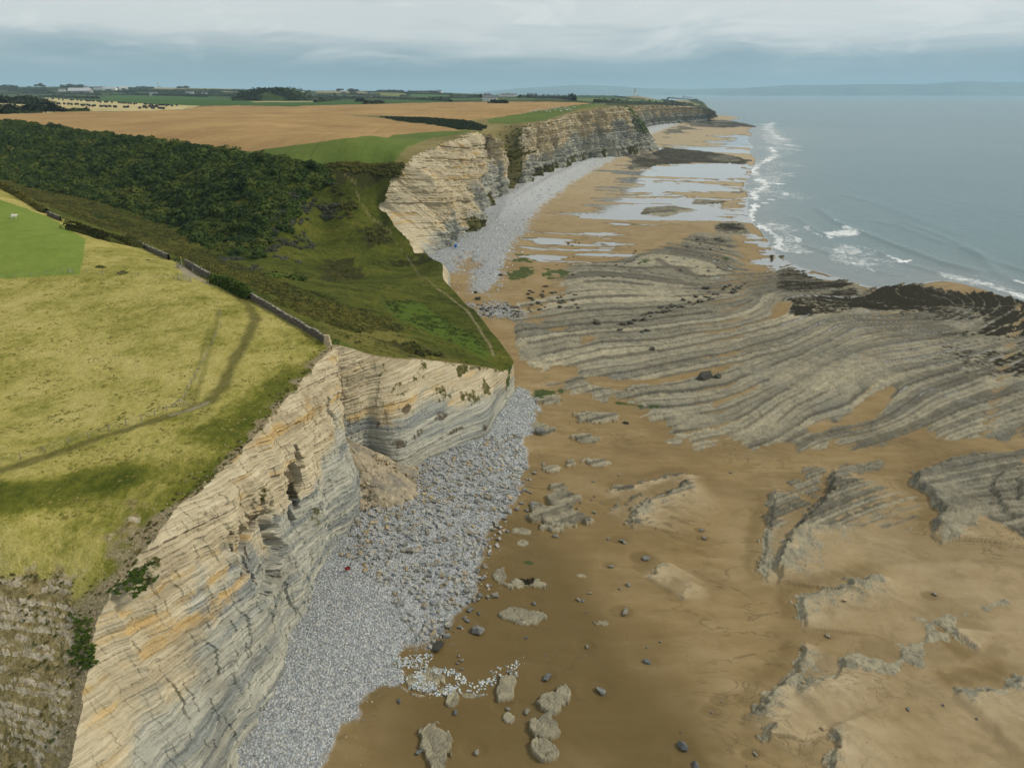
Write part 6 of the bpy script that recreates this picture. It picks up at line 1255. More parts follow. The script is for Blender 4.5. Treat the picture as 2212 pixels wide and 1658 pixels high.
# sheep
M_WOOL = material('wool', lambda t, b: t.put(b.inputs['Base Color'], t.colramp(t.noise(t.pos(), 8, 3), [(.3, (.55, .52, .44)), (.7, (.78, .75, .68))])))
M_SKIN = material('sheep_face', color=(.28, .25, .21))
def sheep_mesh(graze):
    V = [(0, 0, .72), (.28, 0, .74), (.5, 0, .76), (-.28, 0, .74), (-.48, 0, .72), (.66, 0, .80 if not graze else .60), (.82, 0, .86 if not graze else .30), (.98, 0, .80 if not graze else .16)]
    Rr = [.30, .30, .24, .31, .22, .14, .13, .07]; E_ = [(0, 1), (1, 2), (0, 3), (3, 4), (2, 5), (5, 6), (6, 7)]
    for x, p in ((.40, 2), (-.40, 4)):
        for y in (-.14, .14):
            i = len(V); V += [(x, y, .45), (x+.02, y, .22), (x, y, .02)]; Rr += [.09, .055, .045]; E_ += [(p, i), (i, i+1), (i+1, i+2)]
    for y in (-.13, .13): i = len(V); V.append((.78, y, .90 if not graze else .36)); Rr.append(.035); E_.append((6, i))
    me = bpy.data.meshes.new('sheep'); me.from_pydata(V, E_, []); o = bpy.data.objects.new('sheep', me); COL.objects.link(o)
    mo = o.modifiers.new('skin', 'SKIN')
    for v, r_ in zip(me.skin_vertices[0].data, Rr): v.radius = (r_, r_)
    me.skin_vertices[0].data[0].use_root = True
    o.modifiers.new('sub', 'SUBSURF').levels = 1; dg = bpy.context.evaluated_depsgraph_get(); m2 = bpy.data.meshes.new_from_object(o.evaluated_get(dg)); bpy.data.objects.remove(o)
    m2.name = 'sheep'; m2.materials.clear(); m2.materials.append(M_WOOL)
    return m2
SH = [sheep_mesh(True), sheep_mesh(False)]
def sheep(px, py, label, group=None, s_=1.0):
    p = onland(px, py); o = bpy.data.objects.new('sheep', SH[int(rv.random() < .35)]); COL.objects.link(o); o.location = p; o.rotation_euler = (0, 0, rv.uniform(0, 6.28)); o.scale = (s_, s_, s_); tag(o, label, 'sheep', group)
CC = lambda x, y: (1065+x*.2534, 185+y*.2534)
for x, y in [(255, 235), (318, 228), (322, 236), (335, 222), (365, 222), (385, 212), (392, 208), (400, 214), (350, 226), (437, 206), (455, 226), (462, 222), (470, 208), (487, 229), (500, 203), (518, 198), (528, 215), (533, 198), (545, 192), (560, 196), (572, 205), (577, 226), (583, 222), (600, 205), (612, 192), (618, 205), (620, 216), (628, 217), (632, 213), (648, 208), (655, 210), (668, 216), (690, 190), (640, 196), (700, 192), (880, 165), (905, 165), (918, 160), (930, 168), (945, 158), (960, 166), (935, 160)]:
    sheep(*CC(x, y), 'white sheep grazing on the clifftop pasture above the golden cliff', 'sheep on the clifftop pasture', 1.25)
sheep(30, 473, 'lone white sheep in the bright green pasture', None, 1.1)

# bales wrapped in black
def bale_mesh():
    bm = bmesh.new(); bmesh.ops.create_cone(bm, cap_ends=True, segments=20, radius1=.75, radius2=.75, depth=1.3, matrix=Matrix.Translation((0, 0, .72)) @ Matrix.Rotation(R(90), 4, 'Y'))
    bmesh.ops.bevel(bm, geom=[e for e in bm.edges if len(e.link_faces) == 2 and e.calc_face_angle(0) > .8], offset=.14, segments=2, affect='EDGES')
    me = bpy.data.meshes.new('bale'); bm.to_mesh(me); bm.free(); me.materials.append(material('black_wrap', color=(.02, .022, .026), rough=.35)); return me
BL = bale_mesh(); CA = lambda x, y: (x*.2534, 179.4+y*.2534)
BALES = [(60, 150), (75, 148), (90, 150), (105, 152), (170, 158), (185, 159), (195, 158), (210, 160), (222, 160), (235, 158), (212, 135), (240, 136), (255, 165), (285, 168), (297, 169), (270, 134), (285, 134), (300, 133), (320, 136), (333, 137), (362, 134), (372, 137), (330, 174), (385, 177), (395, 178), (428, 179), (410, 140), (445, 141), (455, 139), (463, 180), (495, 181), (507, 183), (503, 143), (538, 148), (560, 139), (550, 184), (583, 187), (590, 184), (613, 189), (605, 148), (615, 150), (625, 147), (660, 148), (663, 152), (645, 189), (657, 187), (667, 188), (693, 155), (697, 153), (697, 195), (710, 197), (722, 193), (732, 155), (735, 150), (750, 160), (760, 159), (770, 158), (748, 194), (765, 199), (790, 157), (800, 160), (792, 203), (810, 199), (832, 161), (848, 162), (858, 168), (858, 205), (870, 206), (893, 204), (905, 208), (912, 209), (900, 169), (905, 166), (918, 166), (935, 204), (942, 207), (955, 170), (975, 209), (990, 210), (1012, 171), (1025, 175), (1045, 177), (1060, 176), (1075, 178), (1095, 176), (1098, 180), (1118, 181), (1060, 213), (1078, 214), (1095, 210), (1145, 184), (1163, 180), (1190, 221), (1197, 221), (1225, 212), (1228, 206), (1242, 206), (1243, 214), (1250, 219), (1233, 184), (1250, 187), (1280, 190), (1300, 191), (1275, 207), (1287, 207), (1299, 207), (1310, 207), (1328, 207), (1343, 207), (1297, 222), (1312, 223), (1335, 191), (1358, 192), (1355, 221), (1372, 223), (1382, 223), (1398, 224), (1372, 193), (1385, 193), (1402, 194), (1420, 201), (1428, 193), (1443, 194), (1468, 202), (1508, 196)]
for x, y in BALES:
    p = onland(*CA(x, y)); o = bpy.data.objects.new('hay_bale', BL); COL.objects.link(o); o.location = p; o.rotation_euler = (0, 0, rv.uniform(0, 6)); o.scale = (1.9,)*3 if y < 170 else (1.6,)*3
    tag(o, 'round black-wrapped bale lying out on the pale stubble field', 'bale', 'black bales on the stubble field')
# ------------------------------------------------------------------ far farmland
CB_ = lambda x, y: (504.5+x*.2534, 179.4+y*.2534)
HG = 'hedgerows between the far fields'
def hl(pts, cv, label, h=6, w=8, n=None, leaf=1.7, group=HG): return hedge('hedgerow', [cv(*p) for p in pts], w, h, label, group, n, M_DARKH, leaf, cat='hedgerow')
hl([(0, 172), (60, 168), (130, 170), (200, 176), (280, 184), (350, 192), (400, 200)], CA, 'broad dark hedge jutting into the pale field of black bales', 9, 26, 1100, 1.6, None)
hl([(0, 226), (60, 226), (125, 230)], CA, 'short dark hedge at the picture edge between two yellow strips', 5, 9, 260, 1.3, None)
hl([(195, 232), (300, 236), (400, 241), (510, 246)], CA, 'dark hedge between the yellow strip and the brown wheat', 5.5, 12, 700, 1.4, None)
hl([(515, 244), (580, 245), (640, 244), (760, 242)], CA, 'thin broken hedge running on along the stubble edge', 3, 5, 220, 1.1, None)
hl([(10, 264), (100, 259), (220, 255), (350, 252)], CA, 'low dark hedge at the top corner of the wheat', 4, 8, 400, 1.2, None)
for i, (pts, lab, h) in enumerate([([(0, 96), (200, 92), (420, 95), (640, 98), (860, 104)], 'long dark hedgerow above the green field at the far left', 9), ([(330, 122), (420, 122), (560, 128), (840, 136)], 'hedgerow along the back of the pale stubble field', 6), ([(700, 80), (850, 84), (1000, 80), (1150, 86)], 'hedgerow passing behind the grey barn', 9),
        ([(940, 106), (1100, 103), (1300, 106), (1480, 112), (1760, 120)], 'hedgerow bordering the wide green field', 8), ([(1050, 72), (1250, 74), (1400, 80), (1700, 84), (1900, 90)], 'dark hedge belt in front of the small white houses', 11), ([(1350, 100), (1600, 106), (1900, 112), (2130, 122)], 'second dark hedge belt below the small white houses', 10),
        ([(1480, 64), (1700, 62), (1950, 70), (2110, 78)], 'hedge under the tan skyline field', 8), ([(0, 60), (200, 62), (400, 66), (640, 60)], 'skyline hedge above the leftmost farm', 14), ([(1990, 148), (2100, 150), (2212, 152)], 'dark hedge strip beside the square wood', 7)]):
    hl(pts, CA, lab, h, 10, 420, 2.4)
for i, (pts, lab, h) in enumerate([([(0, 92), (130, 95), (200, 105)], 'hedgerow left of the square wood', 9), ([(480, 130), (640, 128), (850, 132), (1100, 138)], 'long hedgerow right of the square wood', 9), ([(720, 110), (900, 122), (1100, 126), (1330, 134)], 'hedge along the tan strip field', 7), ([(700, 164), (780, 154), (900, 150)], 'hedge at the end of the narrow green field', 5),
        ([(930, 100), (1000, 98), (1130, 108), (1240, 104)], 'bushy hedge in front of the white cottages', 10), ([(1150, 82), (1320, 80), (1470, 86), (1500, 108), (1420, 116)], 'hedge ringing the yellow-green field', 7), ([(1500, 92), (1700, 96), (1850, 104), (1865, 120)], 'hedge ringing the bright green field', 7), ([(1350, 134), (1500, 142), (1700, 150), (1850, 156)], 'hedge behind the wheat at the far side', 6),
        ([(1870, 108), (2050, 110), (2212, 112)], 'hedge between two grey-green fields', 6), ([(1700, 134), (1860, 130), (2150, 126)], 'hedge under the grey-green fields', 7), ([(1060, 160), (1120, 161)], 'short dark hedge standing alone in the narrow green field', 5), ([(0, 150), (150, 150), (200, 150)], 'dark hedge on the left of the square wood foot', 7), ([(1130, 180), (1210, 177), (1260, 174)], 'short hedge on the wheat boundary', 4)]):
    hl(pts, CB_, lab, h, 10, 360, 2.0)
for i, (pts, lab, h) in enumerate([([(220, 106), (300, 104), (420, 108), (520, 112), (640, 118), (690, 130)], 'dark belt of bushes behind the sheep pasture', 12), ([(860, 142), (1000, 150), (1200, 156), (1400, 160), (1560, 166), (1700, 170)], 'long dark hedge along the far clifftop fields', 7), ([(540, 94), (680, 92), (900, 92), (1040, 92)], 'hedge at the top of the dark green field', 5), ([(1040, 94), (1180, 116), (1290, 120)], 'hedge beside the tan lighthouse field', 5), ([(1440, 122), (1520, 138), (1570, 164)], 'hedge between green and tan clifftop fields', 5), ([(1340, 92), (1450, 102), (1600, 116), (1740, 126)], 'dark scrub along the rim of the farthest headland', 6), ([(0, 150), (60, 150), (100, 152)], 'small dark bushes on the wheat edge', 5)]):
    hl(pts, CC, lab, h, 12, 420, 1.8)
# woods and trees on the skyline
hedge('copse', [CB_(x, y) for x, y in [(205, 148), (300, 150), (400, 150), (470, 144)]], 90, 26, 'square dark wood standing among the far fields', None, 2600, M_WOOD, 3.0, cat='wood')
for pts, h, lab in [([(170, 46), (240, 42), (330, 46)], 15, 'long rounded wood on the skyline above the farm'), ([(430, 60), (560, 62), (620, 62)], 16, 'dark wood behind the grey farm sheds'), ([(630, 56), (760, 58), (820, 62)], 12, 'low line of skyline trees between two woods'), ([(890, 70), (930, 70)], 12, 'small clump of trees on the skyline'), ([(980, 70), (1040, 72), (1060, 72)], 14, 'clump of dark trees above the white cottages'),
                    ([(1230, 74), (1330, 74), (1440, 78)], 11, 'skyline belt above the yellow-green field'), ([(1490, 80), (1560, 82), (1680, 82), (1750, 86)], 13, 'skyline belt beside the white house'), ([(1900, 82), (2000, 82), (2150, 84)], 11, 'thin skyline belt near the sea horizon')]:
    hedge('tree_belt', [CB_(*p) for p in pts], 16, h*.72, lab, 'tree belts on the skyline', 500, M_DARKH, 3.0, cat='tree belt')
for pts, h, lab in [([(0, 50), (60, 42), (150, 46)], 20, 'dark tree belt at the left end of the skyline'), ([(520, 40), (640, 42), (720, 44)], 22, 'tall dark tree belt on the left skyline'), ([(760, 52), (900, 54), (1100, 54), (1300, 48)], 15, 'long tree belt behind the left farms'), ([(80, 72), (250, 78), (430, 84)], 17, 'trees in front of the leftmost farm'), ([(1520, 44), (1600, 44)], 12, 'little clump on the bare tan skyline')]:
    hedge('tree_belt', [CA(*p) for p in pts], 16, h*.72, lab, 'tree belts on the skyline', 500, M_DARKH, 3.2, cat='tree belt')
TL = 'single dark tree rising from the far hedgerows'
for x, y, h, k in [(320, 42, 34, 2), (345, 40, 38, 3), (368, 44, 32, 2), (665, 50, 34, 2), (690, 52, 26, 0), (545, 48, 26, 1), (1365, 40, 14, 0), (2160, 96, 20, 2), (2190, 100, 16, 0), (540, 108, 14, 1), (20, 44, 24, 3), (250, 48, 22, 2)]:
    tree(*CA(x, y), h*.6, TL, k)
for x, y, h, k in [(165, 84, 20, 2), (275, 74, 22, 0), (400, 76, 22, 1), (650, 96, 24, 3), (1000, 94, 24, 2), (1030, 98, 20, 0), (1440, 84, 16, 2), (2130, 148, 18, 2), (2150, 150, 15, 3), (865, 118, 20, 0), (1200, 132, 12, 1), (1230, 132, 12, 2), (905, 62, 12, 0), (1015, 64, 14, 2)]:
    tree(*CB_(x, y), h*.75, TL, k)
for x, y, h, k in [(120, 76, 26, 2), (90, 78, 20, 3), (170, 80, 20, 1), (240, 84, 14, 0), (35, 80, 18, 2), (240, 110, 14, 1), (290, 112, 15, 2), (600, 120, 8, 0)]:
    tree(*CC(x, y), h*.75, TL, k)
# farms
M_WHITE = material('white_render', lambda t, b: t.put(b.inputs['Base Color'], t.colramp(t.noise(t.pos(), .4, 3), [(.3, (.66, .66, .63)), (.7, (.80, .80, .77))])))
M_GREYW = material('grey_block', lambda t, b: t.put(b.inputs['Base Color'], t.colramp(t.noise(t.pos(), .3, 3), [(.3, (.26, .25, .235)), (.7, (.38, .37, .35))])))
M_SLATE = material('slate_roof', lambda t, b: t.put(b.inputs['Base Color'], t.colramp(t.noise(t.pos(), .5, 3), [(.3, (.13, .135, .15)), (.7, (.22, .225, .24))])))
M_SHEET = material('sheet_roof', lambda t, b: t.put(b.inputs['Base Color'], t.colramp(t.noise(t.map(t.pos(), (2, .1, 1)), 1, 3), [(.3, (.40, .41, .41)), (.7, (.55, .56, .56))])))
M_GLASS = material('window_glass', color=(.03, .035, .04), rough=.15, spec=.5)
def house(px, py, w, d, h, label, wall=M_WHITE, roof=M_SLATE, rz=0., chim=True, cat='house', name='house'):
    p = onland(px, py); e_ = empty(name, (p[0], p[1], p[2]-.5), rz); tag(e_, label, cat); rh = d*.38
    m = MB(); m.box(-w/2, w/2, -d/2, d/2, 0, h); V = [(-w/2, -d/2, h), (-w/2, d/2, h), (-w/2, 0, h+rh), (w/2, -d/2, h), (w/2, d/2, h), (w/2, 0, h+rh)]; m.add(V, [[0, 2, 1, 1], [3, 4, 5, 5]]); m.build('wall', wall, e_)
    o_ = .4; r = MB(); V = [(-w/2-o_, -d/2-o_, h-.25), (w/2+o_, -d/2-o_, h-.25), (w/2+o_, 0, h+rh+.15), (-w/2-o_, 0, h+rh+.15), (-w/2-o_, d/2+o_, h-.25), (w/2+o_, d/2+o_, h-.25)]
    V2 = [(x, y, z+.25) for x, y, z in V]; r.add(V+V2, [[0, 3, 2, 1], [3, 4, 5, 2], [6, 7, 8, 9], [9, 8, 11, 10], [0, 1, 7, 6], [4, 10, 11, 5], [0, 6, 9, 3], [3, 9, 10, 4], [1, 2, 8, 7], [2, 5, 11, 8]]); rf = r.build('roof', roof, e_)
    if chim: MB().box(-w/2+.3, -w/2+1.3, -.5, .5, h+rh-.6, h+rh+1.4).build('chimney', wall, rf)
    if cat == 'house':
        for k in range(max(2, int(w/5))):
            x = -w/2+(k+.5)*w/max(2, int(w/5)); MB().box(x-.6, x+.6, -d/2-.04, -d/2+.1, h*.25, h*.25+1.4).build('window', M_GLASS, e_)
    else: MB().box(-w*.2, w*.2, -d/2-.05, -d/2+.1, 0, h*.8).build('barn_door', M_SLATE, e_)
for (cv, x, y, w, d, h, lab, kind) in [(CA, 530, 72, 24, 9, 7, 'white gabled house standing before the left hedges', 0), (CA, 850, 58, 46, 12, 9, 'long white farmhouse on the left skyline', 0), (CA, 690, 88, 80, 26, 9, 'large grey barn in front of the dark hedges', 1), (CA, 1055, 60, 34, 16, 9, 'grey shed right of the long white farmhouse', 1), (CA, 735, 46, 20, 9, 7, 'tiny pale house half hidden by the left skyline trees', 0), (CA, 1310, 106, 22, 10, 6, 'small pale house under the dark hedge belt', 0), (CA, 1620, 99, 26, 9, 7, 'white house beside a speck of yellow in the hedge belt', 0), (CA, 1745, 104, 16, 8, 6, 'tiny white cottage right of the yellow speck', 0), (CA, 2145, 138, 30, 10, 6, 'low white shed left of the square wood', 1), (CA, 940, 64, 60, 18, 7, 'long grey farm building beside the white farmhouse', 1),
        (CB_, 235, 84, 26, 10, 8, 'white house with chimney left of the big farm', 0), (CB_, 360, 78, 76, 18, 8, 'long pale sheet-roofed barn of the big farm', 1), (CB_, 470, 74, 44, 14, 8, 'white farm building under the skyline wood', 1), (CB_, 520, 100, 90, 24, 8, 'wide grey shed at the front of the big farm', 1), (CB_, 440, 96, 30, 14, 7, 'middle shed of the big farm, next to the square wood', 1), (CB_, 505, 140, 34, 14, 6, 'grey building at the right foot of the square wood', 1), (CB_, 1165, 104, 24, 9, 6, 'long white cottage at the end of the tan field', 0), (CB_, 1050, 98, 18, 8, 6, 'white cottage among trees near the tan field', 0), (CB_, 940, 84, 30, 12, 6, 'low roofs behind the bushy hedge', 1), (CB_, 1758, 84, 22, 10, 9, 'white house on the skyline right of the belt', 0), (CB_, 2160, 108, 24, 9, 6, 'grey cottage beside the hedge near the sea', 0), (CB_, 2185, 156, 24, 9, 6, 'small house in front of the last trees', 0),
        (CC, 125, 96, 44, 12, 7, 'long white house in the village above the wheat', 0), (CC, 75, 94, 22, 9, 6, 'left white cottage of the village above the wheat', 0), (CC, 185, 92, 18, 8, 7, 'white cottage beside the village trees', 0), (CC, 318, 90, 24, 9, 6, 'pale house right of the village', 0), (CC, 358, 90, 16, 8, 7, 'last white house between village and lighthouse', 0)]:
    house(*cv(x, y), w, d, h, lab, (M_WHITE, M_GREYW)[kind] if 'white' not in lab else M_WHITE, (M_SLATE, M_SHEET)[kind], rv.uniform(-.35, .35), kind == 0, ('house', 'barn')[kind], ('house', 'barn')[kind])
# lattice mast
p = onland(*CA(1350, 36)); e_ = empty('radio_mast', tuple(p)); tag(e_, 'slim lattice mast standing on the left skyline', 'mast'); m = MB(); Hm = 52
for sx, sy in ((-1, -1), (1, -1), (1, 1), (-1, 1)): m.bar([sx*4.0, sy*4.0, 0], [sx*1.3, sy*1.3, Hm], .8, 4)
m.build('mast_leg', M_STEEL, e_); m = MB()
for k in range(9):
    z0, z1 = Hm*k/9, Hm*(k+1)/9; a, b_ = 4-2.7*k/9, 4-2.7*(k+1)/9
    for s_ in (-1, 1): m.bar([-a, s_*a, z0], [b_, s_*b_, z1], .45, 4); m.bar([s_*a, -a, z0], [s_*b_, b_, z1], .45, 4)
m.build('lattice', M_STEEL, e_)
# lighthouses
def lathe(prof, n=20):
    a = np.linspace(0, 2*math.pi, n, endpoint=False); V = [[r*math.cos(t_), r*math.sin(t_), z] for r, z in prof for t_ in a]; F_ = []
    for i in range(len(prof)-1):
        for j in range(n): k = (j+1) % n; F_.append([i*n+j, i*n+k, (i+1)*n+k, (i+1)*n+j])
    return np.array(V), np.array(F_)
def lighthouse(px, py, H, rr_, label):
    p = onland(px, py); e_ = empty('lighthouse', tuple(p)); tag(e_, label, 'lighthouse')
    MB().add(*lathe([(rr_*1.25, -1), (rr_*1.2, .06*H), (rr_, .1*H), (rr_*.72, .78*H), (rr_*.95, .79*H), (rr_*.95, .81*H), (0, .81*H)])).build('tower', M_WHITE, e_, True)
    ln = MB().add(*lathe([(rr_*.5, .81*H), (rr_*.5, .92*H)])).build('lantern', M_GLASS, e_); MB().add(*lathe([(rr_*.6, .92*H), (rr_*.4, .97*H), (.05, H)])).build('dome', M_WHITE, ln)
    g_ = MB().add(*lathe([(rr_*.93, .84*H), (rr_*.95, .85*H)])); [g_.bar([rr_*.94*math.cos(a), rr_*.94*math.sin(a), .81*H], [rr_*.94*math.cos(a), rr_*.94*math.sin(a), .85*H], .08, 4) for a in np.linspace(0, 6.28, 12, endpoint=False)]; g_.build('gallery_rail', M_WHITE, e_)
    MB().box(rr_*.9, rr_*3.6, -rr_*.9, rr_*.9, -1, .14*H).build('keepers_room', M_WHITE, e_)
lighthouse(*CC(1209, 91), 37, 5.2, 'tall white lighthouse on the far headland field'); lighthouse(*CC(1531, 108), 21, 4.6, 'short white lighthouse nearer the tip of the far headland')
# ship on the horizon
p = at(1486, 204.3, 1.0) if False else np.array(atk(1486, 204.0, 9500)); e_ = empty('cargo_ship', (p[0], p[1], 0)); tag(e_, 'low dark cargo ship near the sea horizon', 'ship'); L_ = 150
hullp = [(-.5, .8), (-.45, 1), (.36, 1), (.46, .5), (.5, 0)]; V = []; 
for z, k in ((-3, .85), (9, 1)): V += [(x*L_, y*11*k, z) for x, y in hullp]+[(x*L_, -y*11*k, z) for x, y in hullp[-2::-1]]
n = 9; MB().add(V, [[i, (i+1) % n, n+(i+1) % n, n+i] for i in range(n)]+[[n, n+1, n+2, n+3], [n, n+3, n+4, n+5], [n, n+5, n+7, n+8]]).build('hull', material('ship_paint', color=(.07, .075, .085), rough=.5), e_)
MB().box(-66, -48, -9, 9, 9, 24).box(-63, -50, -11, 11, 24, 28).build('superstructure', M_GREYW, e_); MB().box(-72, -67, -2.5, 2.5, 9, 30).build('funnel', M_SLATE, e_); [MB().box(x, x+22, -8, 8, 9, 11.5).build('hatch', M_GREYW, e_) for x in (-38, -12, 14)]

# ------------------------------------------------------------------ boulders that can be told apart
B_GREY = [rock_proto('boulder', 500+i, k, M_GREY, 2) for i, k in enumerate(('block', 'block', 'slab', 'block', 'round'))]
B_DARK = [rock_proto('boulder', 510+i, k, M_DARK, 1) for i, k in enumerate(('block', 'slab', 'block', 'slab'))]
B_TAN = [rock_proto('boulder', 520+i, k, M_TAN, 2) for i, k in enumerate(('slab', 'block', 'slab'))]
def boulder(px, py, dpx, label, protos=B_GREY, group=None, elong=1., sink=.2, cat='boulder'):
    c = at(px, py, 1.6); z = float(beachz(c[:1], c[1:2])[0]); c = at(px, py, z+.15); dist = np.linalg.norm(c-[0, 0, HC]); s_ = dpx/FPX*dist*.52
    o = bpy.data.objects.new('boulder', protos[int(rv.integers(len(protos)))]); COL.objects.link(o); z = float(beachz(c[:1], c[1:2])[0])
    o.location = (c[0], c[1], z+s_*(.62-sink)*.8); o.scale = (s_*elong, s_, s_*.95); o.rotation_euler = (rv.normal(0, .12), rv.normal(0, .12), rv.uniform(0, 6.28)); tag(o, label, cat, group); return o
c7 = lambda x, y: (672.6+x*.3577, 1065+y*.3577); c3 = lambda x, y: (1065+x*.30424, 784.8+y*.30424); c5 = lambda x, y: (1457.4+x*.34108, 1153.6+y*.34108); c1 = lambda x, y: (896.9+x*.30424, 476.5+y*.30424)
for cv, x, y, w, lab, pr, el in [(c7, 1005, 832, 78, 'big pale-topped grey boulder alone at the cobble edge, above the sand', B_GREY, 1), (c7, 765, 932, 66, 'dark layered boulder on the cobble edge below the pale-topped one', B_DARK, 1), (c7, 1108, 616, 42, 'blocky grey boulder standing off the cobbles on the sand, second above the pale-topped one', B_GREY, 1), (c7, 1068, 622, 30, 'smaller block touching the cobbles beside a blocky grey boulder', B_GREY, 1), (c7, 945, 582, 52, 'dark grey boulder just inside the lower cobble edge', B_GREY, 1), (c7, 1745, 1190, 50, 'tall blue-grey block lying in its own scour pool on the open brown sand', B_GREY, 1.2), (c7, 1425, 1110, 44, 'oblong grey block left of the blue-grey block on the sand', B_GREY, 1.3), (c7, 1000, 1560, 36, 'grey block at the bottom, right of the long cracked slab', B_GREY, 1),
        (c7, 1475, 257, 34, 'smooth pale boulder below the twin flat slabs', B_GREY, 1.1), (c7, 1340, 70, 42, 'rounded grey boulder left of the upper twin slab', B_GREY, 1.1), (c7, 1812, 438, 24, 'small round stone with a scour hollow, mid sand', B_GREY, 1), (c7, 2020, 392, 40, 'angular boulder with a pool on its left side, mid sand', B_GREY, 1), (c7, 1895, 716, 42, 'oblong boulder at the end of a curved pool', B_GREY, 1.35), (c7, 1345, 664, 30, 'dark boulder right of a pale rock scrap', B_GREY, 1), (c7, 1665, 923, 26, 'pair-like pale stone alone on smooth brown sand', B_GREY, 1.2), (c7, 2030, 1016, 36, 'stone at the right rim of a small oval scour hollow', B_GREY, 1.2), (c7, 1303, 1318, 38, 'round blue-grey boulder between two pale slab clusters', B_GREY, 1), (c7, 1186, 1298, 30, 'round grey stone just below the pointed pale slab', B_GREY, 1), (c7, 868, 1320, 32, 'grey stone at the foot of a rounded pale slab near the cobbles', B_GREY, 1), (c7, 655, 1555, 34, 'flat blue-grey stone left of the long cracked slab', B_GREY, 1.5), (c7, 600, 342, 52, 'large grey boulder set in the pale shingle above its dark edge', B_GREY, 1), (c7, 743, 45, 44, 'large grey boulder among the rough cobbles below the scree', B_GREY, 1),
        (c3, 340, 487, 72, 'flat layered slab boulder by the cobble point', B_GREY, 1.2), (c3, 295, 781, 42, 'round dark boulder on sand just off the cobbles, above the twin slabs', B_GREY, 1), (c3, 285, 1002, 48, 'oval grey boulder between cobbles and the twin slabs', B_GREY, 1.2), (c3, 1085, 1387, 42, 'pale angular boulder at the head of a small pool', B_GREY, 1), (c3, 1502, 1236, 30, 'round dark stone, lower of a pair on the pale sand', B_GREY, 1), (c3, 1480, 1181, 24, 'small stone, upper of a pair on the pale sand', B_GREY, 1), (c3, 960, 1568, 34, 'pale block by the right end of the weedy slab', B_GREY, 1), (c3, 915, 1258, 36, 'left stone of a touching pair beside the dark stones', B_GREY, 1), (c3, 937, 1270, 30, 'right stone of a touching pair beside the dark stones', B_GREY, 1), (c3, 818, 1247, 26, 'stone with a dark hollow, left of a touching pair', B_GREY, 1), (c3, 945, 421, 30, 'flat dark stone alone on the sand inlet between reefs', B_DARK, 1.4), (c3, 1690, 772, 22, 'stone standing at the sand end of the reef gully', B_GREY, 1), (c3, 360, 716, 28, 'thin slab stone near the cobbles above the round dark boulder', B_GREY, 1.4),
        (c5, 52, 1340, 62, 'angular block near the bottom edge with a shadowed pool', B_GREY, 1), (c5, 135, 1462, 44, 'tall pale block cut by the bottom edge', B_GREY, 1.3), (c5, 187, 21, 22, 'small round stone left of the long ragged scarp', B_GREY, 1), (c5, 1648, 376, 26, 'lone bluish stone on the right-hand sand', B_GREY, 1), (c5, 1080, 416, 24, 'pale stone inside the curved hollow of the reef', B_TAN, 1), (c5, 970, 641, 30, 'pale stone at the lower end of the reef hollow', B_TAN, 1), (c5, 945, 1222, 34, 'pale knob at the head of the bottom scarp', B_TAN, 1), (c5, 510, 1386, 24, 'small stone in a shallow scour near the bottom', B_GREY, 1.2), (c5, 815, 932, 22, 'pale stone at the start of the ragged lower ledge', B_TAN, 1),
        (c1, 1475, 737, 50, 'large dark block, left of two on the grey ledges', B_DARK, 1.1), (c1, 1525, 729, 46, 'large dark block, right of two on the grey ledges', B_DARK, 1.1), (c1, 1557, 702, 32, 'dark block just above the two large ones on the ledges', B_DARK, 1), (c1, 1650, 782, 36, 'dark boulder on the sandy ledge, right of its smaller neighbour', B_DARK, 1), (c1, 1612, 789, 28, 'smaller dark boulder on the sandy ledge', B_DARK, 1), (c1, 1455, 776, 32, 'dark flat block left of the sandy ledge pair', B_DARK, 1.2), (c1, 1290, 722, 54, 'broad dark block by the sand channel', B_DARK, 1.2), (c1, 2065, 482, 44, 'dark block beside the folded wet ledges', B_DARK, 1), (c1, 2050, 1114, 100, 'long dark flat-topped slab on the sandy channel', B_DARK, 1.3), (c1, 2150, 1106, 60, 'short dark slab right of the long flat-topped one', B_DARK, 1.2), (c1, 445, 557, 42, 'big dark boulder in the rubble below the grassy point', B_DARK, 1), (c1, 430, 507, 34, 'dark block on the pale shingle above the rubble', B_DARK, 1), (c1, 607, 386, 34, 'dark boulder at the shingle edge by the green algae', B_DARK, 1), (c1, 1680, 912, 46, 'dark block lying on a grey ledge with none beside it', B_DARK, 1.1)]:
    boulder(*cv(x, y), w*(cv(1, 0)[0]-cv(0, 0)[0])*1.1, lab, pr, None, el)
for pts, w0, w1, lab, grp, pr in [
        ([(x, y) for x, y in zip(rv.uniform(1385, 1640, 46), rv.uniform(-9, 9, 46))], 8, 17, 'dark block in the loose band of rocks strewn across the middle ledges', 'dark rocks strewn across the ledges', B_DARK),
        ([(x, y) for x, y in zip(rv.uniform(1200, 1560, 40), rv.uniform(-45, 45, 40))], 5, 10, 'small dark stone scattered on the flat upper foreshore', 'small dark stones on the upper foreshore', B_DARK),
        ([(x, y) for x, y in zip(rv.uniform(1140, 1250, 44), rv.uniform(-26, 22, 44))], 6, 14, 'dark rock among the loose pile along the foreshore gully', 'dark rocks along the gully', B_DARK),
        ([(x, y) for x, y in zip(rv.uniform(1030, 1120, 40), rv.uniform(-14, 14, 40))], 6, 14, 'dark boulder in the rubble between shingle and the flat rock sheet', 'rubble boulders below the grassy point', B_DARK)]:
    for x, y in pts:
        yb = {46: 683-(x-1385)*.30, 40: 560, 44: 640+(x-1140)*.62, }.get(len(pts), 660)
        if 'rubble' in lab: yb = 672
        if 'gully' in lab: yb = 640+abs(x-1195)*.25
        boulder(x, yb+y, rv.uniform(w0, w1)*.72, lab, pr, grp, rv.uniform(.9, 1.4))
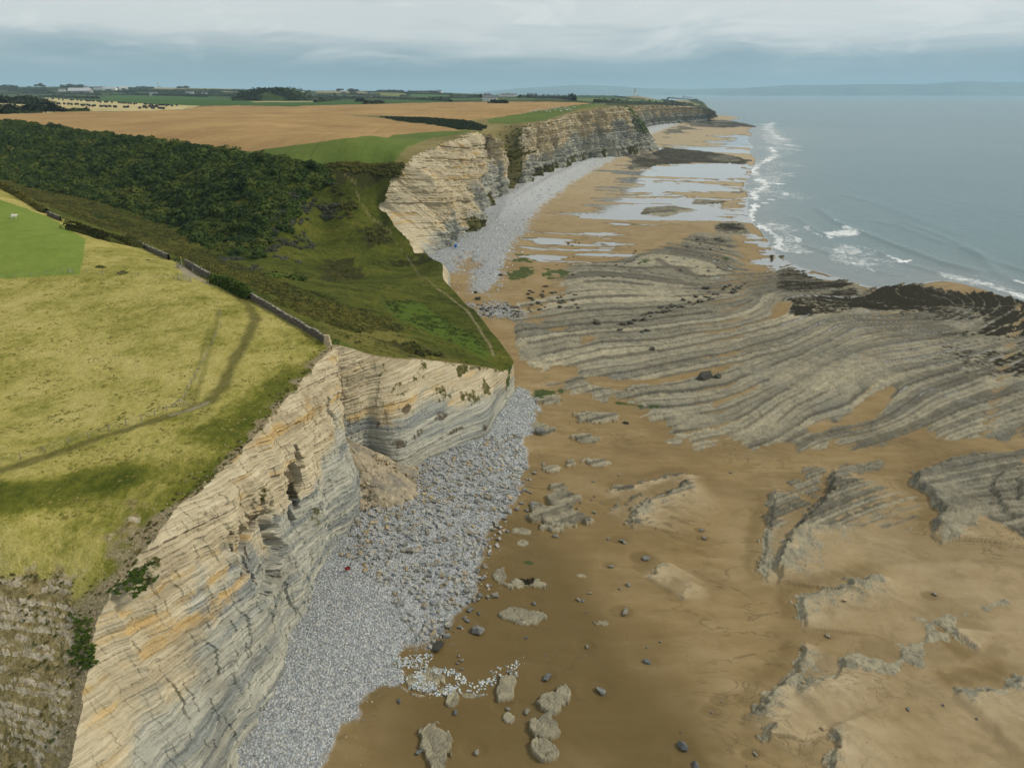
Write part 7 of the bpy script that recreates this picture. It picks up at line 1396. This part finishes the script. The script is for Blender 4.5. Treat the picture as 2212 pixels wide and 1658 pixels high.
for x, y, w in [(1050, 300, 26), (1100, 215, 30), (1165, 150, 26), (1045, 430, 24), (1035, 512, 32), (1000, 470, 34), (1025, 360, 30), (960, 700, 30), (925, 745, 26), (895, 805, 28), (830, 800, 34), (940, 760, 26), (985, 640, 26), (1080, 555, 26), (1270, 60, 26), (1240, 95, 28), (1300, 100, 22), (1020, 610, 30), (1010, 720, 20), (800, 850, 20), (880, 1018, 18), (905, 1005, 20), (892, 975, 18), (905, 1055, 16), (870, 1082, 14), (1205, 1080, 24), (1232, 1096, 28), (1120, 190, 34), (930, 200, 30), (870, 120, 32), (1000, 40, 34), (1180, 110, 28), (1060, 20, 36), (480, 375, 30), (640, 460, 34), (560, 300, 30), (740, 420, 34), (860, 365, 30), (700, 230, 36), (940, 330, 30), (800, 260, 30), (710, 490, 30), (960, 240, 30)]:
    boulder(*c7(x, y), w*.42, 'grey angular boulder in the rough edge of the cobble bank', B_GREY, 'angular boulders in the cobble bank', rv.uniform(.9, 1.3))
for cv, x, y, w in [(c3, 840, 1438, 28), (c3, 690, 1101, 20), (c3, 720, 940, 16), (c3, 715, 833, 18), (c3, 895, 791, 18), (c3, 240, 901, 28), (c3, 268, 914, 22), (c3, 240, 1041, 30), (c3, 100, 1184, 22), (c3, 720, 1054, 22), (c3, 768, 992, 14), (c3, 700, 963, 14), (c7, 1915, 549, 30), (c7, 1860, 571, 16), (c7, 1680, 600, 20), (c7, 1298, 869, 20), (c7, 2030, 926, 16), (c7, 1615, 640, 26), (c7, 1640, 645, 22), (c7, 1910, 870, 9), (c7, 1420, 970, 12), (c7, 530, 1250, 32), (c7, 1185, 225, 20), (c7, 2070, 125, 10), (c7, 1660, 715, 12), (c7, 2110, 890, 18), (c7, 1245, 1070, 14), (c5, 1915, 1165, 14), (c5, 460, 1460, 12), (c5, 40, 1245, 12), (c5, 1480, 1103, 20), (c5, 1700, 1078, 14), (c5, 830, 192, 14), (c5, 235, 1123, 16), (c5, 300, 1052, 12)]:
    boulder(*cv(x, y), w*.36, 'small grey stone lying by itself on the open sand', B_GREY, 'small stones on the open sand', rv.uniform(.9, 1.4))
# washed-up things
def litter(cv, x, y, name, lab, cat, fn, mat_, rz):
    c = at(*cv(x, y), 3.2); z = float(beachz(c[:1], c[1:2])[0]); c = at(*cv(x, y), z+.1); m = MB(); fn(m); o = m.build(name, mat_); o.location = (c[0], c[1], z+.25); o.rotation_euler = (.1, .15, rz); tag(o, lab, cat)
M_RED = material('red_plastic', color=(.22, .03, .03), rough=.45); M_BLUE = material('blue_plastic', color=(.03, .16, .48), rough=.4); M_DRIFT = material('driftwood', lambda t, b: t.put(b.inputs['Base Color'], t.colramp(t.noise(t.map(t.pos(), (6, 6, 1)), 2, 3), [(.3, (.24, .17, .10)), (.7, (.46, .37, .26))])))
litter(c7, 218, 460, 'crate', 'battered red plastic crate on the pale shingle near the cliff foot', 'crate', lambda m: m.box(-.3, .3, -.2, .2, -.1, .0).box(-.3, -.26, -.2, .2, 0, .2).box(.26, .3, -.2, .2, 0, .18).box(-.26, .26, -.2, -.16, 0, .2).box(-.26, .26, .16, .2, 0, .16), M_RED, .6)
litter(lambda x, y: (756.7+x*.22806, 392.4+y*.22806), 995, 622, 'barrel', 'blue plastic barrel on the distant shingle below the golden cliff', 'barrel', lambda m: m.add(*lathe([(0, -.1), (.5, -.1), (.56, .1), (.56, .9), (.5, 1.1), (0, 1.1)], 14)), M_BLUE, .3)
for x, y, l, rz, lab in [(640, 200, 1.9, .9, 'pale driftwood branch on cobbles below the scree'), (300, 328, 2.2, .1, 'brown driftwood pole along the top of the shingle'), (330, 250, 1.4, 1.6, 'short tan driftwood stick standing out near the scree foot'), (660, 160, 1.3, .2, 'short pale driftwood stick above the branch on the cobbles')]:
    litter(c7, x, y, 'driftwood', lab, 'driftwood', lambda m: m.bar([-l/2, 0, .1], [l/2, .05, .16], .09, 7, .05).bar([l*.1, 0, .12], [l*.3, .25, .25], .04, 6, .02), M_DRIFT, rz)
